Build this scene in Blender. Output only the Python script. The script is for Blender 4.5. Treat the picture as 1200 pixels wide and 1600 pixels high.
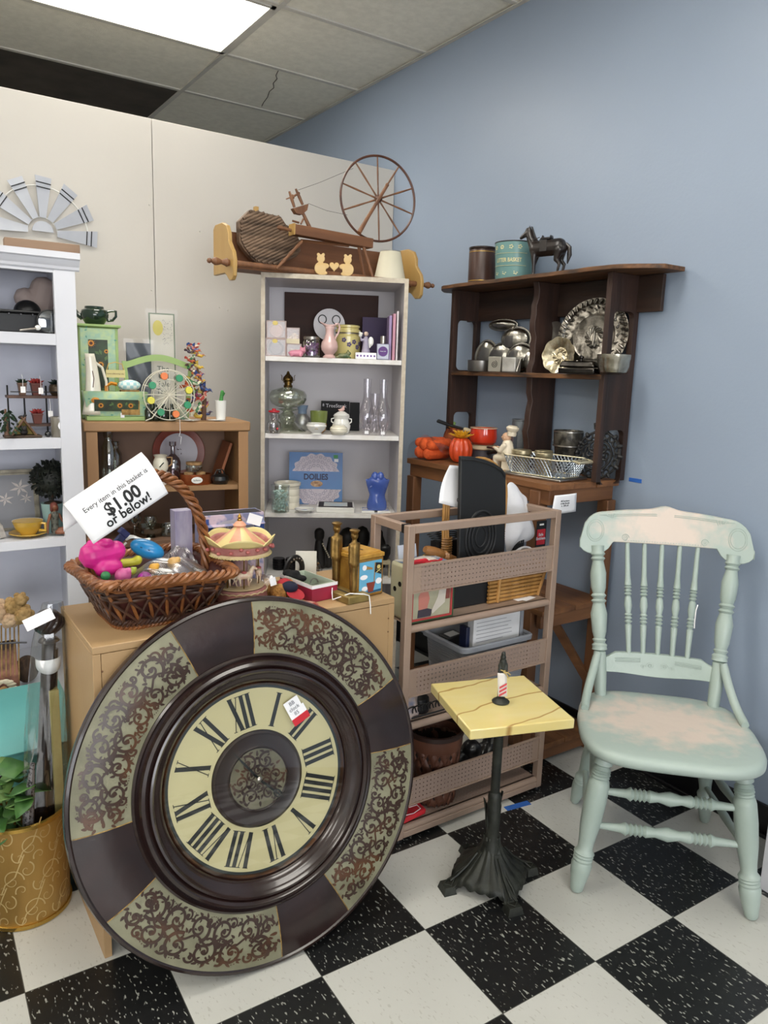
import bpy, math, random
import numpy as np
from mathutils import Matrix, Vector, Euler
random.seed(7)
PI = math.pi
for o in list(bpy.data.objects): bpy.data.objects.remove(o)
SC = bpy.context.scene
COL = SC.collection

# ------------------------------------------------------------------ camera
CAMP = Vector((-1.0908, -1.3565, 1.4291))
YAW, PITCH, ROLL, FPX = -0.5953, -0.1831, -0.0320, 1173.4
cy_, sy_, cp_, sp_ = math.cos(YAW), math.sin(YAW), math.cos(PITCH), math.sin(PITCH)
FWD = Vector((-sy_*cp_, cy_*cp_, sp_)); RT = Vector((cy_, sy_, 0)); DN = FWD.cross(RT)
R_ = RT*math.cos(ROLL) + DN*math.sin(ROLL); D_ = -RT*math.sin(ROLL) + DN*math.cos(ROLL)
cam = bpy.data.cameras.new('camera'); camo = bpy.data.objects.new('camera', cam); COL.objects.link(camo)
cam.sensor_fit = 'HORIZONTAL'; cam.sensor_width = 36; cam.lens = FPX*36/1200
cam.clip_start = .02
mw = Matrix((( R_.x, -D_.x, -FWD.x, CAMP.x), (R_.y, -D_.y, -FWD.y, CAMP.y), (R_.z, -D_.z, -FWD.z, CAMP.z), (0,0,0,1)))
camo.matrix_world = mw
SC.camera = camo

# ------------------------------------------------------------------ world, exposure, light strength
SC.view_settings.view_transform = 'Standard'; SC.view_settings.look = 'None'
SC.view_settings.gamma = 1; SC.view_settings.use_curve_mapping = False
SC.view_settings.exposure = 0.0
PANEL_W = 12.5          # emission of each ceiling light diffuser
wd = bpy.data.worlds.new('world'); SC.world = wd; wd.use_nodes = True
wd.node_tree.nodes['Background'].inputs[0].default_value = (.80, .86, 1, 1)
wd.node_tree.nodes['Background'].inputs[1].default_value = .35
WALLX, CEIL, PART, PARTZ = 1.195, 2.909, 2.017, 2.443
# added unseen fill lamp behind and left of the camera, tilted towards the ceiling
la = bpy.data.lights.new('front_fill_light', 'AREA'); la.shape = 'RECTANGLE'; la.size = 4.0; la.size_y = 2.0; la.energy = 195; la.color = (.95, .97, 1)
lo = bpy.data.objects.new('front_fill_light', la); COL.objects.link(lo); lo.location = (-2.2, -5.6, 1.6); lo.rotation_euler = (math.radians(113), 0, math.radians(-12))

# ------------------------------------------------------------------ placing helpers
def ray(u, v):
    return R_*((u-600)/FPX) + D_*((v-800)/FPX) + FWD
class Pl:                                   # a vertical plane an item stands in
    def __init__(s, p, n): s.p = Vector(p); s.n = Vector(n).normalized(); s.rz = math.atan2(s.n.x, -s.n.y) if s.n.y<0 else math.atan2(-s.n.x, s.n.y)
    def at(s, u, v):
        d = ray(u, v); return CAMP + d*(s.n.dot(s.p-CAMP)/s.n.dot(d))
def PX(x): p = Pl((x,0,0),(1,0,0)); p.obl = True; return p
def PY(y): return Pl((0,y,0),(0,1,0))
def PZ(z): return Pl((0,0,z),(0,0,1))
def fit(pl, u0, u1, v0, v1, z=None, flat=False):
    """base point, width, height of what spans u0..u1, v0..v1 in plane pl, standing at height z"""
    um, vm = (u0+u1)/2, (v0+v1)/2
    b = pl.at(um, v1); t = pl.at(um, v0)
    w = (pl.at(u1, vm)-pl.at(u0, vm)).length
    if not flat and getattr(pl,'obl',False): w = (u1-u0)*(pl.at(um,vm)-CAMP).dot(FWD)/FPX
    if z is not None: b.z = z
    return b, w, t.z-b.z

# ------------------------------------------------------------------ materials
def hx(h):
    h = h.lstrip('#'); c = [int(h[i:i+2], 16)/255 for i in (0,2,4)]
    return tuple([(x/12.92 if x <= .04045 else ((x+.055)/1.055)**2.4) for x in c])+(1,)
MATS = {}
def nodes(m):
    m.use_nodes = True; return m.node_tree.nodes, m.node_tree.links, m.node_tree.nodes['Principled BSDF']
def mat(name, c, rough=.5, metal=0, c2=None, scale=8, stretch=(1,1,1), bump=0, bscale=40, emit=0, trans=0, coat=0, lo=.35, hi=.65, detail=4, spec=.5, alpha=1, sss=0):
    if name in MATS: return MATS[name]
    m = bpy.data.materials.new(name); N, L, B = nodes(m)
    B.inputs['Base Color'].default_value = hx(c); B.inputs['Roughness'].default_value = rough; B.inputs['Metallic'].default_value = metal
    B.inputs['Specular IOR Level'].default_value = spec; B.inputs['Coat Weight'].default_value = coat; B.inputs['Coat Roughness'].default_value = .08
    B.inputs['Transmission Weight'].default_value = trans; B.inputs['Alpha'].default_value = alpha
    if sss: B.inputs['Subsurface Weight'].default_value = sss; B.inputs['Subsurface Radius'].default_value = (.02,.015,.008)
    tc = N.new('ShaderNodeTexCoord'); mp = N.new('ShaderNodeMapping'); mp.inputs['Scale'].default_value = stretch
    L.new(tc.outputs['Object'], mp.inputs['Vector'])
    nz = N.new('ShaderNodeTexNoise'); nz.inputs['Scale'].default_value = scale; nz.inputs['Detail'].default_value = detail
    L.new(mp.outputs[0], nz.inputs['Vector'])
    cr = N.new('ShaderNodeValToRGB'); cr.color_ramp.elements[0].position = lo; cr.color_ramp.elements[1].position = hi
    a = hx(c); b = hx(c2) if c2 else tuple([x*.86 for x in a[:3]])+(1,)
    cr.color_ramp.elements[0].color = b; cr.color_ramp.elements[1].color = a
    L.new(nz.outputs['Fac'], cr.inputs[0]); L.new(cr.outputs[0], B.inputs['Base Color'])
    if bump:
        n2 = N.new('ShaderNodeTexNoise'); n2.inputs['Scale'].default_value = bscale; n2.inputs['Detail'].default_value = 5; L.new(mp.outputs[0], n2.inputs['Vector'])
        bp = N.new('ShaderNodeBump'); bp.inputs['Strength'].default_value = bump; bp.inputs['Distance'].default_value = .004
        L.new(n2.outputs['Fac'], bp.inputs['Height']); L.new(bp.outputs[0], B.inputs['Normal'])
    if emit: B.inputs['Emission Color'].default_value = hx(c); B.inputs['Emission Strength'].default_value = emit
    MATS[name] = m; return m
def wood(name, c, c2, axis='x', rough=.55, scale=14, bump=.25):
    st = {'x': (.12,1,1), 'y': (1,.12,1), 'z': (1,1,.12)}[axis]
    return mat(name, c, rough, c2=c2, scale=scale*2, stretch=st, bump=bump, bscale=60, lo=.3, hi=.7, detail=6)
def clear(name, tint='#f4faf8', op=.14, rough=.03):
    """thin clear glass or film: mostly see-through, glossy where it grazes"""
    if name in MATS: return MATS[name]
    m = bpy.data.materials.new(name); N, L, B = nodes(m)
    t = N.new('ShaderNodeBsdfTransparent'); t.inputs[0].default_value = hx(tint)
    g = N.new('ShaderNodeBsdfGlossy'); g.inputs['Roughness'].default_value = rough
    lw = N.new('ShaderNodeLayerWeight'); lw.inputs['Blend'].default_value = .35
    ad = N.new('ShaderNodeMath'); ad.operation = 'MULTIPLY_ADD'; ad.inputs[1].default_value = .6; ad.inputs[2].default_value = op; ad.use_clamp = True
    mx = N.new('ShaderNodeMixShader'); L.new(lw.outputs['Facing'], ad.inputs[0]); L.new(ad.outputs[0], mx.inputs[0])
    L.new(t.outputs[0], mx.inputs[1]); L.new(g.outputs[0], mx.inputs[2]); L.new(mx.outputs[0], N['Material Output'].inputs[0])
    MATS[name] = m; return m

# ------------------------------------------------------------------ mesh builder
class MB:
    def __init__(s, M=None): s.v=[]; s.f=[]; s.mi=[]; s.M = M or Matrix(); s.k=0
    def add(s, vs, fs, M=None):
        T = s.M @ M if M is not None else s.M
        n = len(s.v); s.v += [tuple(T @ Vector(v)) for v in vs]
        s.f += [tuple(i+n for i in f) for f in fs]; s.mi += [s.k]*len(fs); return s
    def box(s, c, d, M=None, taper=1, tapery=None):
        x,y,z = c; a,b,h = d[0]/2, d[1]/2, d[2]/2; ty = taper if tapery is None else tapery
        vs = [(x-a,y-b,z-h),(x+a,y-b,z-h),(x+a,y+b,z-h),(x-a,y+b,z-h),(x-a*taper,y-b*ty,z+h),(x+a*taper,y-b*ty,z+h),(x+a*taper,y+b*ty,z+h),(x-a*taper,y+b*ty,z+h)]
        return s.add(vs, [(3,2,1,0),(4,5,6,7),(0,1,5,4),(1,2,6,5),(2,3,7,6),(3,0,4,7)], M)
    def bx(s, x0,x1,y0,y1,z0,z1, M=None): return s.box(((x0+x1)/2,(y0+y1)/2,(z0+z1)/2),(x1-x0,y1-y0,z1-z0),M)
    def lathe(s, prof, seg=24, M=None, caps=True):
        vs=[]; fs=[]; n=len(prof)
        for (r,z) in prof:
            for k in range(seg): a=2*PI*k/seg; vs.append((r*math.cos(a), r*math.sin(a), z))
        for i in range(n-1):
            for k in range(seg): k2=(k+1)%seg; fs.append((i*seg+k, i*seg+k2, (i+1)*seg+k2, (i+1)*seg+k))
        if caps:
            fs.append(tuple(range(seg-1,-1,-1))); fs.append(tuple((n-1)*seg+k for k in range(seg)))
        return s.add(vs, fs, M)
    def tube(s, pts, r, seg=8, closed=False, caps=True, flat=1):
        pts=[Vector(p) for p in pts]; n=len(pts); rr = r if isinstance(r,(list,tuple)) else [r]*n
        vs=[]; fs=[]; up=None
        for i,p in enumerate(pts):
            if closed: t=(pts[(i+1)%n]-pts[i-1])
            else: t=pts[min(i+1,n-1)]-pts[max(i-1,0)]
            if t.length<1e-9: t=Vector((0,0,1))
            t.normalize()
            if up is None: up = Vector((0,0,1)) if abs(t.z)<.9 else Vector((1,0,0))
            a=t.cross(up)
            if a.length<1e-6: a=t.orthogonal()
            a.normalize(); b=a.cross(t); up=b
            for k in range(seg):
                g=2*PI*k/seg; vs.append(tuple(p+a*(math.cos(g)*rr[i])+b*(math.sin(g)*rr[i]*flat)))
        m = n if closed else n-1
        for i in range(m):
            j=(i+1)%n
            for k in range(seg): k2=(k+1)%seg; fs.append((i*seg+k, i*seg+k2, j*seg+k2, j*seg+k))
        if caps and not closed: fs.append(tuple(range(seg-1,-1,-1))); fs.append(tuple((n-1)*seg+k for k in range(seg)))
        return s.add(vs, fs)
    def cyl(s, p0, p1, r0, r1=None, seg=16): return s.tube([p0,p1],[r0, r0 if r1 is None else r1],seg)
    def ball(s, c, r, seg=16, rings=10, M=None):
        r = r if isinstance(r,(tuple,list)) else (r,r,r)
        vs=[(c[0],c[1],c[2]-r[2])]; fs=[]
        for i in range(1,rings):
            a=-PI/2+PI*i/rings
            for k in range(seg): g=2*PI*k/seg; vs.append((c[0]+r[0]*math.cos(a)*math.cos(g), c[1]+r[1]*math.cos(a)*math.sin(g), c[2]+r[2]*math.sin(a)))
        vs.append((c[0],c[1],c[2]+r[2])); t=len(vs)-1
        for k in range(seg):
            k2=(k+1)%seg; fs.append((0,1+k2,1+k)); fs.append((t,t-seg+k,t-seg+k2))
            for i in range(rings-2): b=1+i*seg; fs.append((b+k,b+k2,b+seg+k2,b+seg+k))
        return s.add(vs,fs,M)
    def cap(s, a, b, ra, rb, seg=12):      # tapered limb with round ends
        a=Vector(a); b=Vector(b); t=(b-a); 
        if t.length<1e-6: return s.ball(a,ra)
        t.normalize(); pts=[]; rr=[]
        for k in (0.02,.5,.8,.95): g=PI/2*(1-k); pts.append(a-t*ra*math.sin(g)); rr.append(ra*math.cos(g))
        pts.append(a); rr.append(ra); pts.append(b); rr.append(rb)
        for k in (.95,.8,.5,.02): g=PI/2*(1-k); pts.append(b+t*rb*math.sin(g)); rr.append(rb*math.cos(g))
        return s.tube(pts, rr, seg)
    def prism(s, poly, z0, z1, M=None):     # polygon in xy pulled along z
        n=len(poly); vs=[(p[0],p[1],z0) for p in poly]+[(p[0],p[1],z1) for p in poly]
        fs=[tuple(range(n-1,-1,-1)), tuple(range(n,2*n))]+[(i,(i+1)%n,n+(i+1)%n,n+i) for i in range(n)]
        return s.add(vs,fs,M)
    def grid(s, fn, nu, nv, M=None):
        vs=[fn(i/nu, j/nv) for j in range(nv+1) for i in range(nu+1)]
        fs=[(j*(nu+1)+i, j*(nu+1)+i+1, (j+1)*(nu+1)+i+1, (j+1)*(nu+1)+i) for j in range(nv) for i in range(nu)]
        return s.add(vs,fs,M)
XZ = Matrix(((1,0,0,0),(0,0,-1,0),(0,1,0,0),(0,0,0,1)))     # polygon drawn in x-z, pulled towards -y
YZ = Matrix(((0,0,1,0),(1,0,0,0),(0,1,0,0),(0,0,0,1)))      # polygon drawn in y-z, pulled along x
def TR(x,y,z): return Matrix.Translation((x,y,z))
def RX(a): return Matrix.Rotation(a,4,'X')
def RY(a): return Matrix.Rotation(a,4,'Y')
def RZ(a): return Matrix.Rotation(a,4,'Z')

def obj(name, mb, m, parent=None, bevel=0, solid=0, smooth=35, remesh=0, sub=0, label=None, loc=None, rz=0):
    me = bpy.data.meshes.new(name); me.from_pydata(mb.v, [], mb.f)
    ms = m if isinstance(m,(list,tuple)) else [m]
    for q in ms: me.materials.append(q)
    me.polygons.foreach_set('material_index', mb.mi)
    me.update(); me.validate()
    if smooth: 
        me.polygons.foreach_set('use_smooth',[True]*len(me.polygons)); me.set_sharp_from_angle(angle=math.radians(smooth))
    o = bpy.data.objects.new(name, me); COL.objects.link(o)
    if parent: o.parent = parent
    if loc is not None: o.location = loc
    if rz: o.rotation_euler = (0,0,rz)
    if solid: md=o.modifiers.new('solidify','SOLIDIFY'); md.thickness=solid
    if remesh:
        md=o.modifiers.new('remesh','REMESH'); md.mode='VOXEL'; md.voxel_size=remesh; md.use_smooth_shade=True
        sm=o.modifiers.new('smooth','SMOOTH'); sm.iterations=3
    if sub: md=o.modifiers.new('sub','SUBSURF'); md.levels=sub; md.render_levels=sub
    if bevel: md=o.modifiers.new('bevel','BEVEL'); md.width=bevel; md.segments=2; md.limit_method='ANGLE'; md.angle_limit=math.radians(40); md.harden_normals=False
    if label: o['label']=label
    return o
LABELS = set()
def tag(o, label, cat, group=None):
    o['label']=label; o['category']=cat
    if group: o['group']=group
    elif label in LABELS: print('DUPLICATE LABEL', label)
    LABELS.add(label); return o
def T(name, label, cat, loc=(0,0,0), rz=0, group=None, rx=0):
    o = bpy.data.objects.new(name, None); COL.objects.link(o); o.location=loc; o.rotation_euler=(rx,0,rz); o.empty_display_size=.05
    return tag(o,label,cat,group)
def one(name, mb, m, label, cat, loc=(0,0,0), rz=0, group=None, **k):
    o = obj(name, mb, m, loc=loc, rz=rz, **k); return tag(o,label,cat,group)
def S(name, mb, m, **k):
    o = obj(name, mb, m, **k); 
    if not k.get('parent'): o['kind']='structure'
    return o
def text(name, s, size, m, parent, M, ext=.0004, align='CENTER', bold=0, sx=1, label=None):
    """letters in local x-y of M, facing +z"""
    cu = bpy.data.curves.new(name,'FONT'); cu.body=s; cu.size=size; cu.align_x=align; cu.align_y='CENTER'; cu.extrude=ext; cu.offset=bold; cu.resolution_u=3
    tmp = bpy.data.objects.new('tmp',cu); COL.objects.link(tmp)
    dg = bpy.context.evaluated_depsgraph_get(); me = bpy.data.meshes.new_from_object(tmp.evaluated_get(dg))
    bpy.data.objects.remove(tmp); me.transform(M @ Matrix.Scale(sx,4,(1,0,0))); me.materials.clear(); me.materials.append(m); me.name=name
    o = bpy.data.objects.new(name, me); COL.objects.link(o)
    if parent: o.parent = parent
    if label: o['label']=label
    return o
FRONT = RX(PI/2)          # text standing upright facing -y
def dup(root, loc, rz=None, label=None, group=None, scale=None):
    r = root.copy(); COL.objects.link(r); r.location = loc
    if rz is not None: r.rotation_euler = (0,0,rz)
    if scale: r.scale = (scale,)*3
    if label: r['label']=label; LABELS.add(label)
    if group: r['group']=group
    for ch in list(root.children):
        c = ch.copy(); COL.objects.link(c); c.parent = r
        for g in list(ch.children): d = g.copy(); COL.objects.link(d); d.parent = c
    return r

# ------------------------------------------------------------------ common materials
WHITE = mat('white_paint','#d3d4da',.45,c2='#cacbd2',scale=3)
PAPER = mat('paper_white','#f2f2f4',.7,c2='#ececf0',scale=5)
INK = mat('black_ink','#141416',.7)
BLACK = mat('black_plastic','#131314',.45,c2='#0e0e0f',scale=6)
BRASS = mat('brass','#b08a45',.32,metal=1,c2='#7d6234',scale=25)
GOLDP = mat('gold_paint','#c9a24e',.4,metal=.7)
SILVER = mat('silver_metal','#bdb9b2',.3,metal=1,c2='#8d8881',scale=12,bump=.15,bscale=60)
GLASS = clear('clear_glass')
FILM = clear('clear_plastic_film','#fafafa',.03,.2)
TAG = mat('tag_paper','#f0efee',.7)
RED = mat('red_plastic','#c42430',.4)
CREAM = mat('cream_ceramic','#e9e3d0',.22,coat=.4)
PORC = mat('white_porcelain','#e9e8e2',.15,coat=.5)
DGREEN = mat('dark_leaf','#1f3a22',.6,c2='#12240f',scale=30)
# ================================================================== the setting
def floor_mat():
    m = bpy.data.materials.new('checkered_vinyl_tile'); N,L,B = nodes(m)
    geo = N.new('ShaderNodeNewGeometry'); mp = N.new('ShaderNodeMapping'); mp.inputs['Rotation'].default_value=(0,0,.02133)
    L.new(geo.outputs['Position'], mp.inputs['Vector'])
    sc = N.new('ShaderNodeVectorMath'); sc.operation='SCALE'; sc.inputs['Scale'].default_value = 1/.3048; L.new(mp.outputs[0], sc.inputs[0])
    ad = N.new('ShaderNodeVectorMath'); ad.operation='ADD'; ad.inputs[1].default_value=(20,20,.5); L.new(sc.outputs[0], ad.inputs[0])
    ck = N.new('ShaderNodeTexChecker'); ck.inputs['Scale'].default_value=1; L.new(ad.outputs[0], ck.inputs['Vector'])
    # chips: small slanted flecks
    m2 = N.new('ShaderNodeMapping'); m2.inputs['Rotation'].default_value=(0,0,.9); m2.inputs['Scale'].default_value=(1,.38,1); L.new(geo.outputs['Position'], m2.inputs['Vector'])
    vo = N.new('ShaderNodeTexNoise'); vo.inputs['Scale'].default_value=150; vo.inputs['Detail'].default_value=1.5; L.new(m2.outputs[0], vo.inputs['Vector'])
    n2 = N.new('ShaderNodeTexNoise'); n2.inputs['Scale'].default_value=9; L.new(geo.outputs['Position'], n2.inputs['Vector'])
    sm = N.new('ShaderNodeMath'); sm.operation='MULTIPLY_ADD'; sm.inputs[1].default_value=.16; L.new(n2.outputs['Fac'], sm.inputs[0]); L.new(vo.outputs['Fac'], sm.inputs[2])
    r = N.new('ShaderNodeValToRGB'); r.color_ramp.elements[0].position=.715; r.color_ramp.elements[1].position=.76; L.new(sm.outputs[0], r.inputs[0])
    r.color_ramp.elements[0].color=(0,0,0,1); r.color_ramp.elements[1].color=(1,1,1,1)
    n3 = N.new('ShaderNodeTexNoise'); n3.inputs['Scale'].default_value=5; n3.inputs['Detail'].default_value=5; L.new(geo.outputs['Position'], n3.inputs['Vector'])
    def mixc(fac, a, b):
        q = N.new('ShaderNodeMix'); q.data_type='RGBA'
        if isinstance(fac,float): q.inputs[0].default_value=fac
        else: L.new(fac, q.inputs[0])
        for i,x in ((6,a),(7,b)):
            if isinstance(x,tuple): q.inputs[i].default_value=x
            else: L.new(x,q.inputs[i])
        return q.outputs[2]
    bl = mixc(n3.outputs['Fac'], hx('#0d0e0f'), hx('#1e1f20'))
    wh = mixc(n3.outputs['Fac'], hx('#c6c6c0'), hx('#b7b7b1'))
    fb = N.new('ShaderNodeMath'); fb.operation='MULTIPLY'; fb.inputs[1].default_value=.6; L.new(r.outputs[0], fb.inputs[0])
    fw = N.new('ShaderNodeMath'); fw.operation='MULTIPLY'; fw.inputs[1].default_value=.35; L.new(r.outputs[0], fw.inputs[0])
    bl = mixc(fb.outputs[0], bl, hx('#b9bab2')); wh = mixc(fw.outputs[0], wh, hx('#8e8b80'))
    base = mixc(ck.outputs['Fac'], wh, bl)
    # joint lines
    fr = N.new('ShaderNodeVectorMath'); fr.operation='FRACTION'; L.new(ad.outputs[0], fr.inputs[0]); sp = N.new('ShaderNodeSeparateXYZ'); L.new(fr.outputs[0], sp.inputs[0])
    ds=[]
    for i in (0,1):
        a=N.new('ShaderNodeMath'); a.operation='PINGPONG'; a.inputs[1].default_value=.5; L.new(sp.outputs[i],a.inputs[0]); ds.append(a)
    mn=N.new('ShaderNodeMath'); mn.operation='MINIMUM'; L.new(ds[0].outputs[0],mn.inputs[0]); L.new(ds[1].outputs[0],mn.inputs[1])
    lt=N.new('ShaderNodeMath'); lt.operation='LESS_THAN'; lt.inputs[1].default_value=.0035; L.new(mn.outputs[0],lt.inputs[0])
    L.new(mixc(lt.outputs[0], base, hx('#4a4a46')), B.inputs['Base Color'])
    B.inputs['Roughness'].default_value=.32; B.inputs['Specular IOR Level'].default_value=.45
    return m
S('floor', MB().bx(-5,WALLX,-6,6,-.06,0), floor_mat(), smooth=0)
BLUE = mat('blue_wall_paint','#93a1b4',.42,c2='#8f9db0',scale=1.2,bump=.12,bscale=90)
S('wall_right', MB().bx(WALLX,WALLX+.12,-6,6,0,CEIL), BLUE, smooth=0)
PARTM = mat('off_white_partition_paint','#cfcac1',.5,c2='#cac5bc',scale=1.5,bump=.06,bscale=70)
OFFW = mat('shop_wall_paint','#cfccc6',.7)
S('wall_left', MB().bx(-5.12,-5,-6,6,0,CEIL), OFFW, smooth=0)
S('wall_front', MB().bx(-5,WALLX,-6.12,-6,2.6,CEIL).bx(-5,WALLX,-6.12,-6,0,.4), OFFW, smooth=0)
S('wall_far', MB().bx(-5,WALLX,6,6.12,0,CEIL), OFFW, smooth=0)
# partition: 4 ft boards butted together (seams)
mb = MB(); xs=[-5,-3.70,-2.48,-1.262,-.043,WALLX-.001]
for a,b in zip(xs,xs[1:]): mb.bx(a+.0015,b-.0015,PART,PART+.09,0,PARTZ)
for x,z in ((-.06,2.1),(-.06,1.75),(-.03,1.4),(.02,1.62),(.25,1.7),(.29,1.69),(.16,2.02),(-.02,1.5)): mb.ball((x,PART,z),.004,6,4)
pw = S('wall_back', mb, PARTM, bevel=.001)
S('baseboard_right', MB().bx(WALLX-.012,WALLX,-6,6,0,.103).bx(WALLX-.03,WALLX-.012,-6,6,0,.012), mat('black_baseboard_rubber','#0d0d10',.4), bevel=.003)
# ceiling: lay-in tiles on a white grid
F2=.6096; GX,GY=.4274,2.3811
TILE = mat('ceiling_tile','#eae6d8',.9,c2='#e0dcce',scale=30,bump=.5,bscale=260)
TBAR = mat('ceiling_grid_metal','#cac6bc',.5)
lights = [(0,-1)]+[(0,-4),(0,-7),(-2,-1),(-2,-4),(-2,-7),(-2,2),(-4,-1),(-4,-4)]   # (column, row) of the lit panels
dark = [(0,1),(-1,1)]
mb=MB(); 
cols=[(c,GX+(c-1)*2*F2,GX+c*2*F2) for c in range(-4,2)]
for c,x0,x1 in cols:
    x1=min(x1,WALLX)
    for r in range(-14,7):
        y0,y1=GY+r*F2,GY+(r+1)*F2
        if (c,r) in lights or (c,r) in dark: continue
        y0=max(y0,-6); y1=min(y1,6)
        if y1<=y0: continue
        mb.bx(max(x0,-5)+.004,x1-.004,y0+.004,y1-.004,CEIL+.006,CEIL+.02)
S('ceiling', mb, TILE, smooth=0)
mb=MB()
for c,x0,x1 in cols: mb.bx(x0-.012,x0+.012,-6,6,CEIL-.001,CEIL+.008)
for r in range(-13,7): mb.bx(-5,WALLX,GY+r*F2-.012,GY+r*F2+.012,CEIL-.0005,CEIL+.0075)
mb.bx(WALLX-.022,WALLX,-6,6,CEIL-.004,CEIL)
S('trim_1', mb, TBAR, smooth=0)
# slab above the tiles so no light comes through
S('ceiling', MB().bx(-5,WALLX+.12,-6,6,CEIL+.12,CEIL+.2), OFFW, smooth=0)
def panel_mat():
    m=bpy.data.materials.new('lit_diffuser'); N,L,B=nodes(m)
    B.inputs['Base Color'].default_value=(.9,.9,.9,1); B.inputs['Emission Color'].default_value=hx('#fffaf0'); B.inputs['Emission Strength'].default_value=PANEL_W
    return m
PM=panel_mat()
for i,(c,r) in enumerate(lights):
    if i==0: lab='lit fluorescent ceiling panel at the upper left of the photo'
    x0,x1=GX+(c-1)*2*F2+.012,GX+c*2*F2-.012; y0,y1=GY+r*F2+.012,GY+(r+1)*F2-.012
    t=T('ceiling_light', lab if i==0 else 'lit fluorescent ceiling panel out of the picture, %s the visible one'%{(0,-4):'first towards the camera from',(0,-7):'second towards the camera from',(-2,-1):'straight left of',(-2,-4):'left and nearer than',(-2,-7):'left and far nearer than',(-2,2):'left and behind',(-4,-1):'far left of',(-4,-4):'far left and nearer than'}[(c,r)],'ceiling light',((x0+x1)/2,(y0+y1)/2,CEIL), group=None if i==0 else 'ceiling lights around the shop')
    w,d=x1-x0,y1-y0
    obj('diffuser', MB().bx(-w/2+.02,w/2-.02,-d/2+.02,d/2-.02,-.002,.004), PM, t, smooth=0)
    f=MB().bx(-w/2,w/2,-d/2,-d/2+.02,-.006,.03).bx(-w/2,w/2,d/2-.02,d/2,-.006,.03).bx(-w/2,-w/2+.02,-d/2,d/2,-.006,.03).bx(w/2-.02,w/2,-d/2,d/2,-.006,.03)
    obj('frame', f, TBAR, t, smooth=0)
VENT=mat('dark_ceiling_panel','#4a423a',.8,c2='#3a332c',scale=6)
for c,r in dark:
    x0,x1=GX+(c-1)*2*F2,GX+c*2*F2; y0,y1=GY+r*F2,GY+(r+1)*F2
    S('trim_2', MB().bx(x0+.012,x1-.012,y0+.012,y1-.012,CEIL+.004,CEIL+.02), VENT, smooth=0)
# crack in one tile
pts=[(435,110),(431,118),(433,123),(427,130),(428,137),(421,143),(418,152),(412,160),(409,166)]
mb=MB(); pl=PZ(CEIL+.0045)
mb.tube([pl.at(a,b) for a,b in pts],.0022,4)
S('trim_3', mb, mat('crack_dark','#5a564e',.9))
# ================================================================== big furniture
# ---- tan plywood box the clock leans on
TAN = mat('tan_painted_board','#b09169',.5,c2='#a78861',scale=4,bump=.12,bscale=80)
TANE = wood('raw_pine_edge','#b98457','#a5724a','z')
BX0,BX1,BY0,BY1,BZ = -.728,.10,.333,.68,.80
t=T('wooden_display_box','tan painted wooden display box under the wicker basket and behind the round clock','box',((BX0+BX1)/2,(BY0+BY1)/2,0))
w,d=(BX1-BX0),(BY1-BY0)
obj('top_panel', MB().bx(-w/2,w/2,-d/2,d/2,BZ-.018,BZ), TAN, t, bevel=.002)
for s in (-1,1): obj('side_panel', MB().bx(s*w/2-(.018 if s>0 else 0),s*w/2+(.018 if s<0 else 0),-d/2,d/2,0,BZ-.0185), TAN, t, bevel=.001)
obj('front_panel', MB().bx(-w/2+.019,w/2-.019,-d/2,-d/2+.012,.22,BZ-.019), TAN, t)
obj('back_panel', MB().bx(-w/2+.019,w/2-.019,d/2-.012,d/2,.02,BZ-.019), TAN, t)
for x,z in ((w/2-.02,.7),(w/2-.015,.55),(w/2-.02,.74),(-w/2+.02,.74),(-w/2+.012,.1)): obj('nail', MB().ball((x,-d/2-.001,z),.0025,6,4), mat('nail_dark','#6b4a2c',.5), t)

# ---- taupe metal rack
TAUPE = mat('taupe_powder_coat','#9c8676',.42,c2='#957f70',scale=10)
def perf():
    m=bpy.data.materials.new('taupe_perforated_sheet'); N,L,B=nodes(m)
    B.inputs['Base Color'].default_value=hx('#958074'); B.inputs['Roughness'].default_value=.45
    tc=N.new('ShaderNodeTexCoord'); s=N.new('ShaderNodeSeparateXYZ'); L.new(tc.outputs['Object'],s.inputs[0])
    sq=[]
    P_=.0142
    for ax in ('X','W'):
        if ax=='X': src=s.outputs['X']
        else:
            a=N.new('ShaderNodeMath'); a.operation='ADD'; L.new(s.outputs['Y'],a.inputs[0]); L.new(s.outputs['Z'],a.inputs[1]); src=a.outputs[0]
        f=N.new('ShaderNodeMath'); f.operation='PINGPONG'; f.inputs[1].default_value=P_/2; L.new(src,f.inputs[0])
        p=N.new('ShaderNodeMath'); p.operation='POWER'; p.inputs[1].default_value=2; L.new(f.outputs[0],p.inputs[0]); sq.append(p)
    a=N.new('ShaderNodeMath'); a.operation='ADD'; L.new(sq[0].outputs[0],a.inputs[0]); L.new(sq[1].outputs[0],a.inputs[1])
    lt=N.new('ShaderNodeMath'); lt.operation='LESS_THAN'; lt.inputs[1].default_value=.0021**2; L.new(a.outputs[0],lt.inputs[0])
    tr=N.new('ShaderNodeBsdfTransparent'); mx=N.new('ShaderNodeMixShader'); L.new(lt.outputs[0],mx.inputs[0]); L.new(B.outputs[0],mx.inputs[1]); L.new(tr.outputs[0],mx.inputs[2]); L.new(mx.outputs[0],N['Material Output'].inputs[0])
    return m
PERF=perf()
RKX,RKY,RKW,RKD,RKH=.45,.332,.62,.20,1.003
t=T('metal_display_rack','taupe metal display rack with perforated front panels beside the tan box','rack',(RKX,RKY,0))
q=.024; hw=RKW/2
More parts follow.
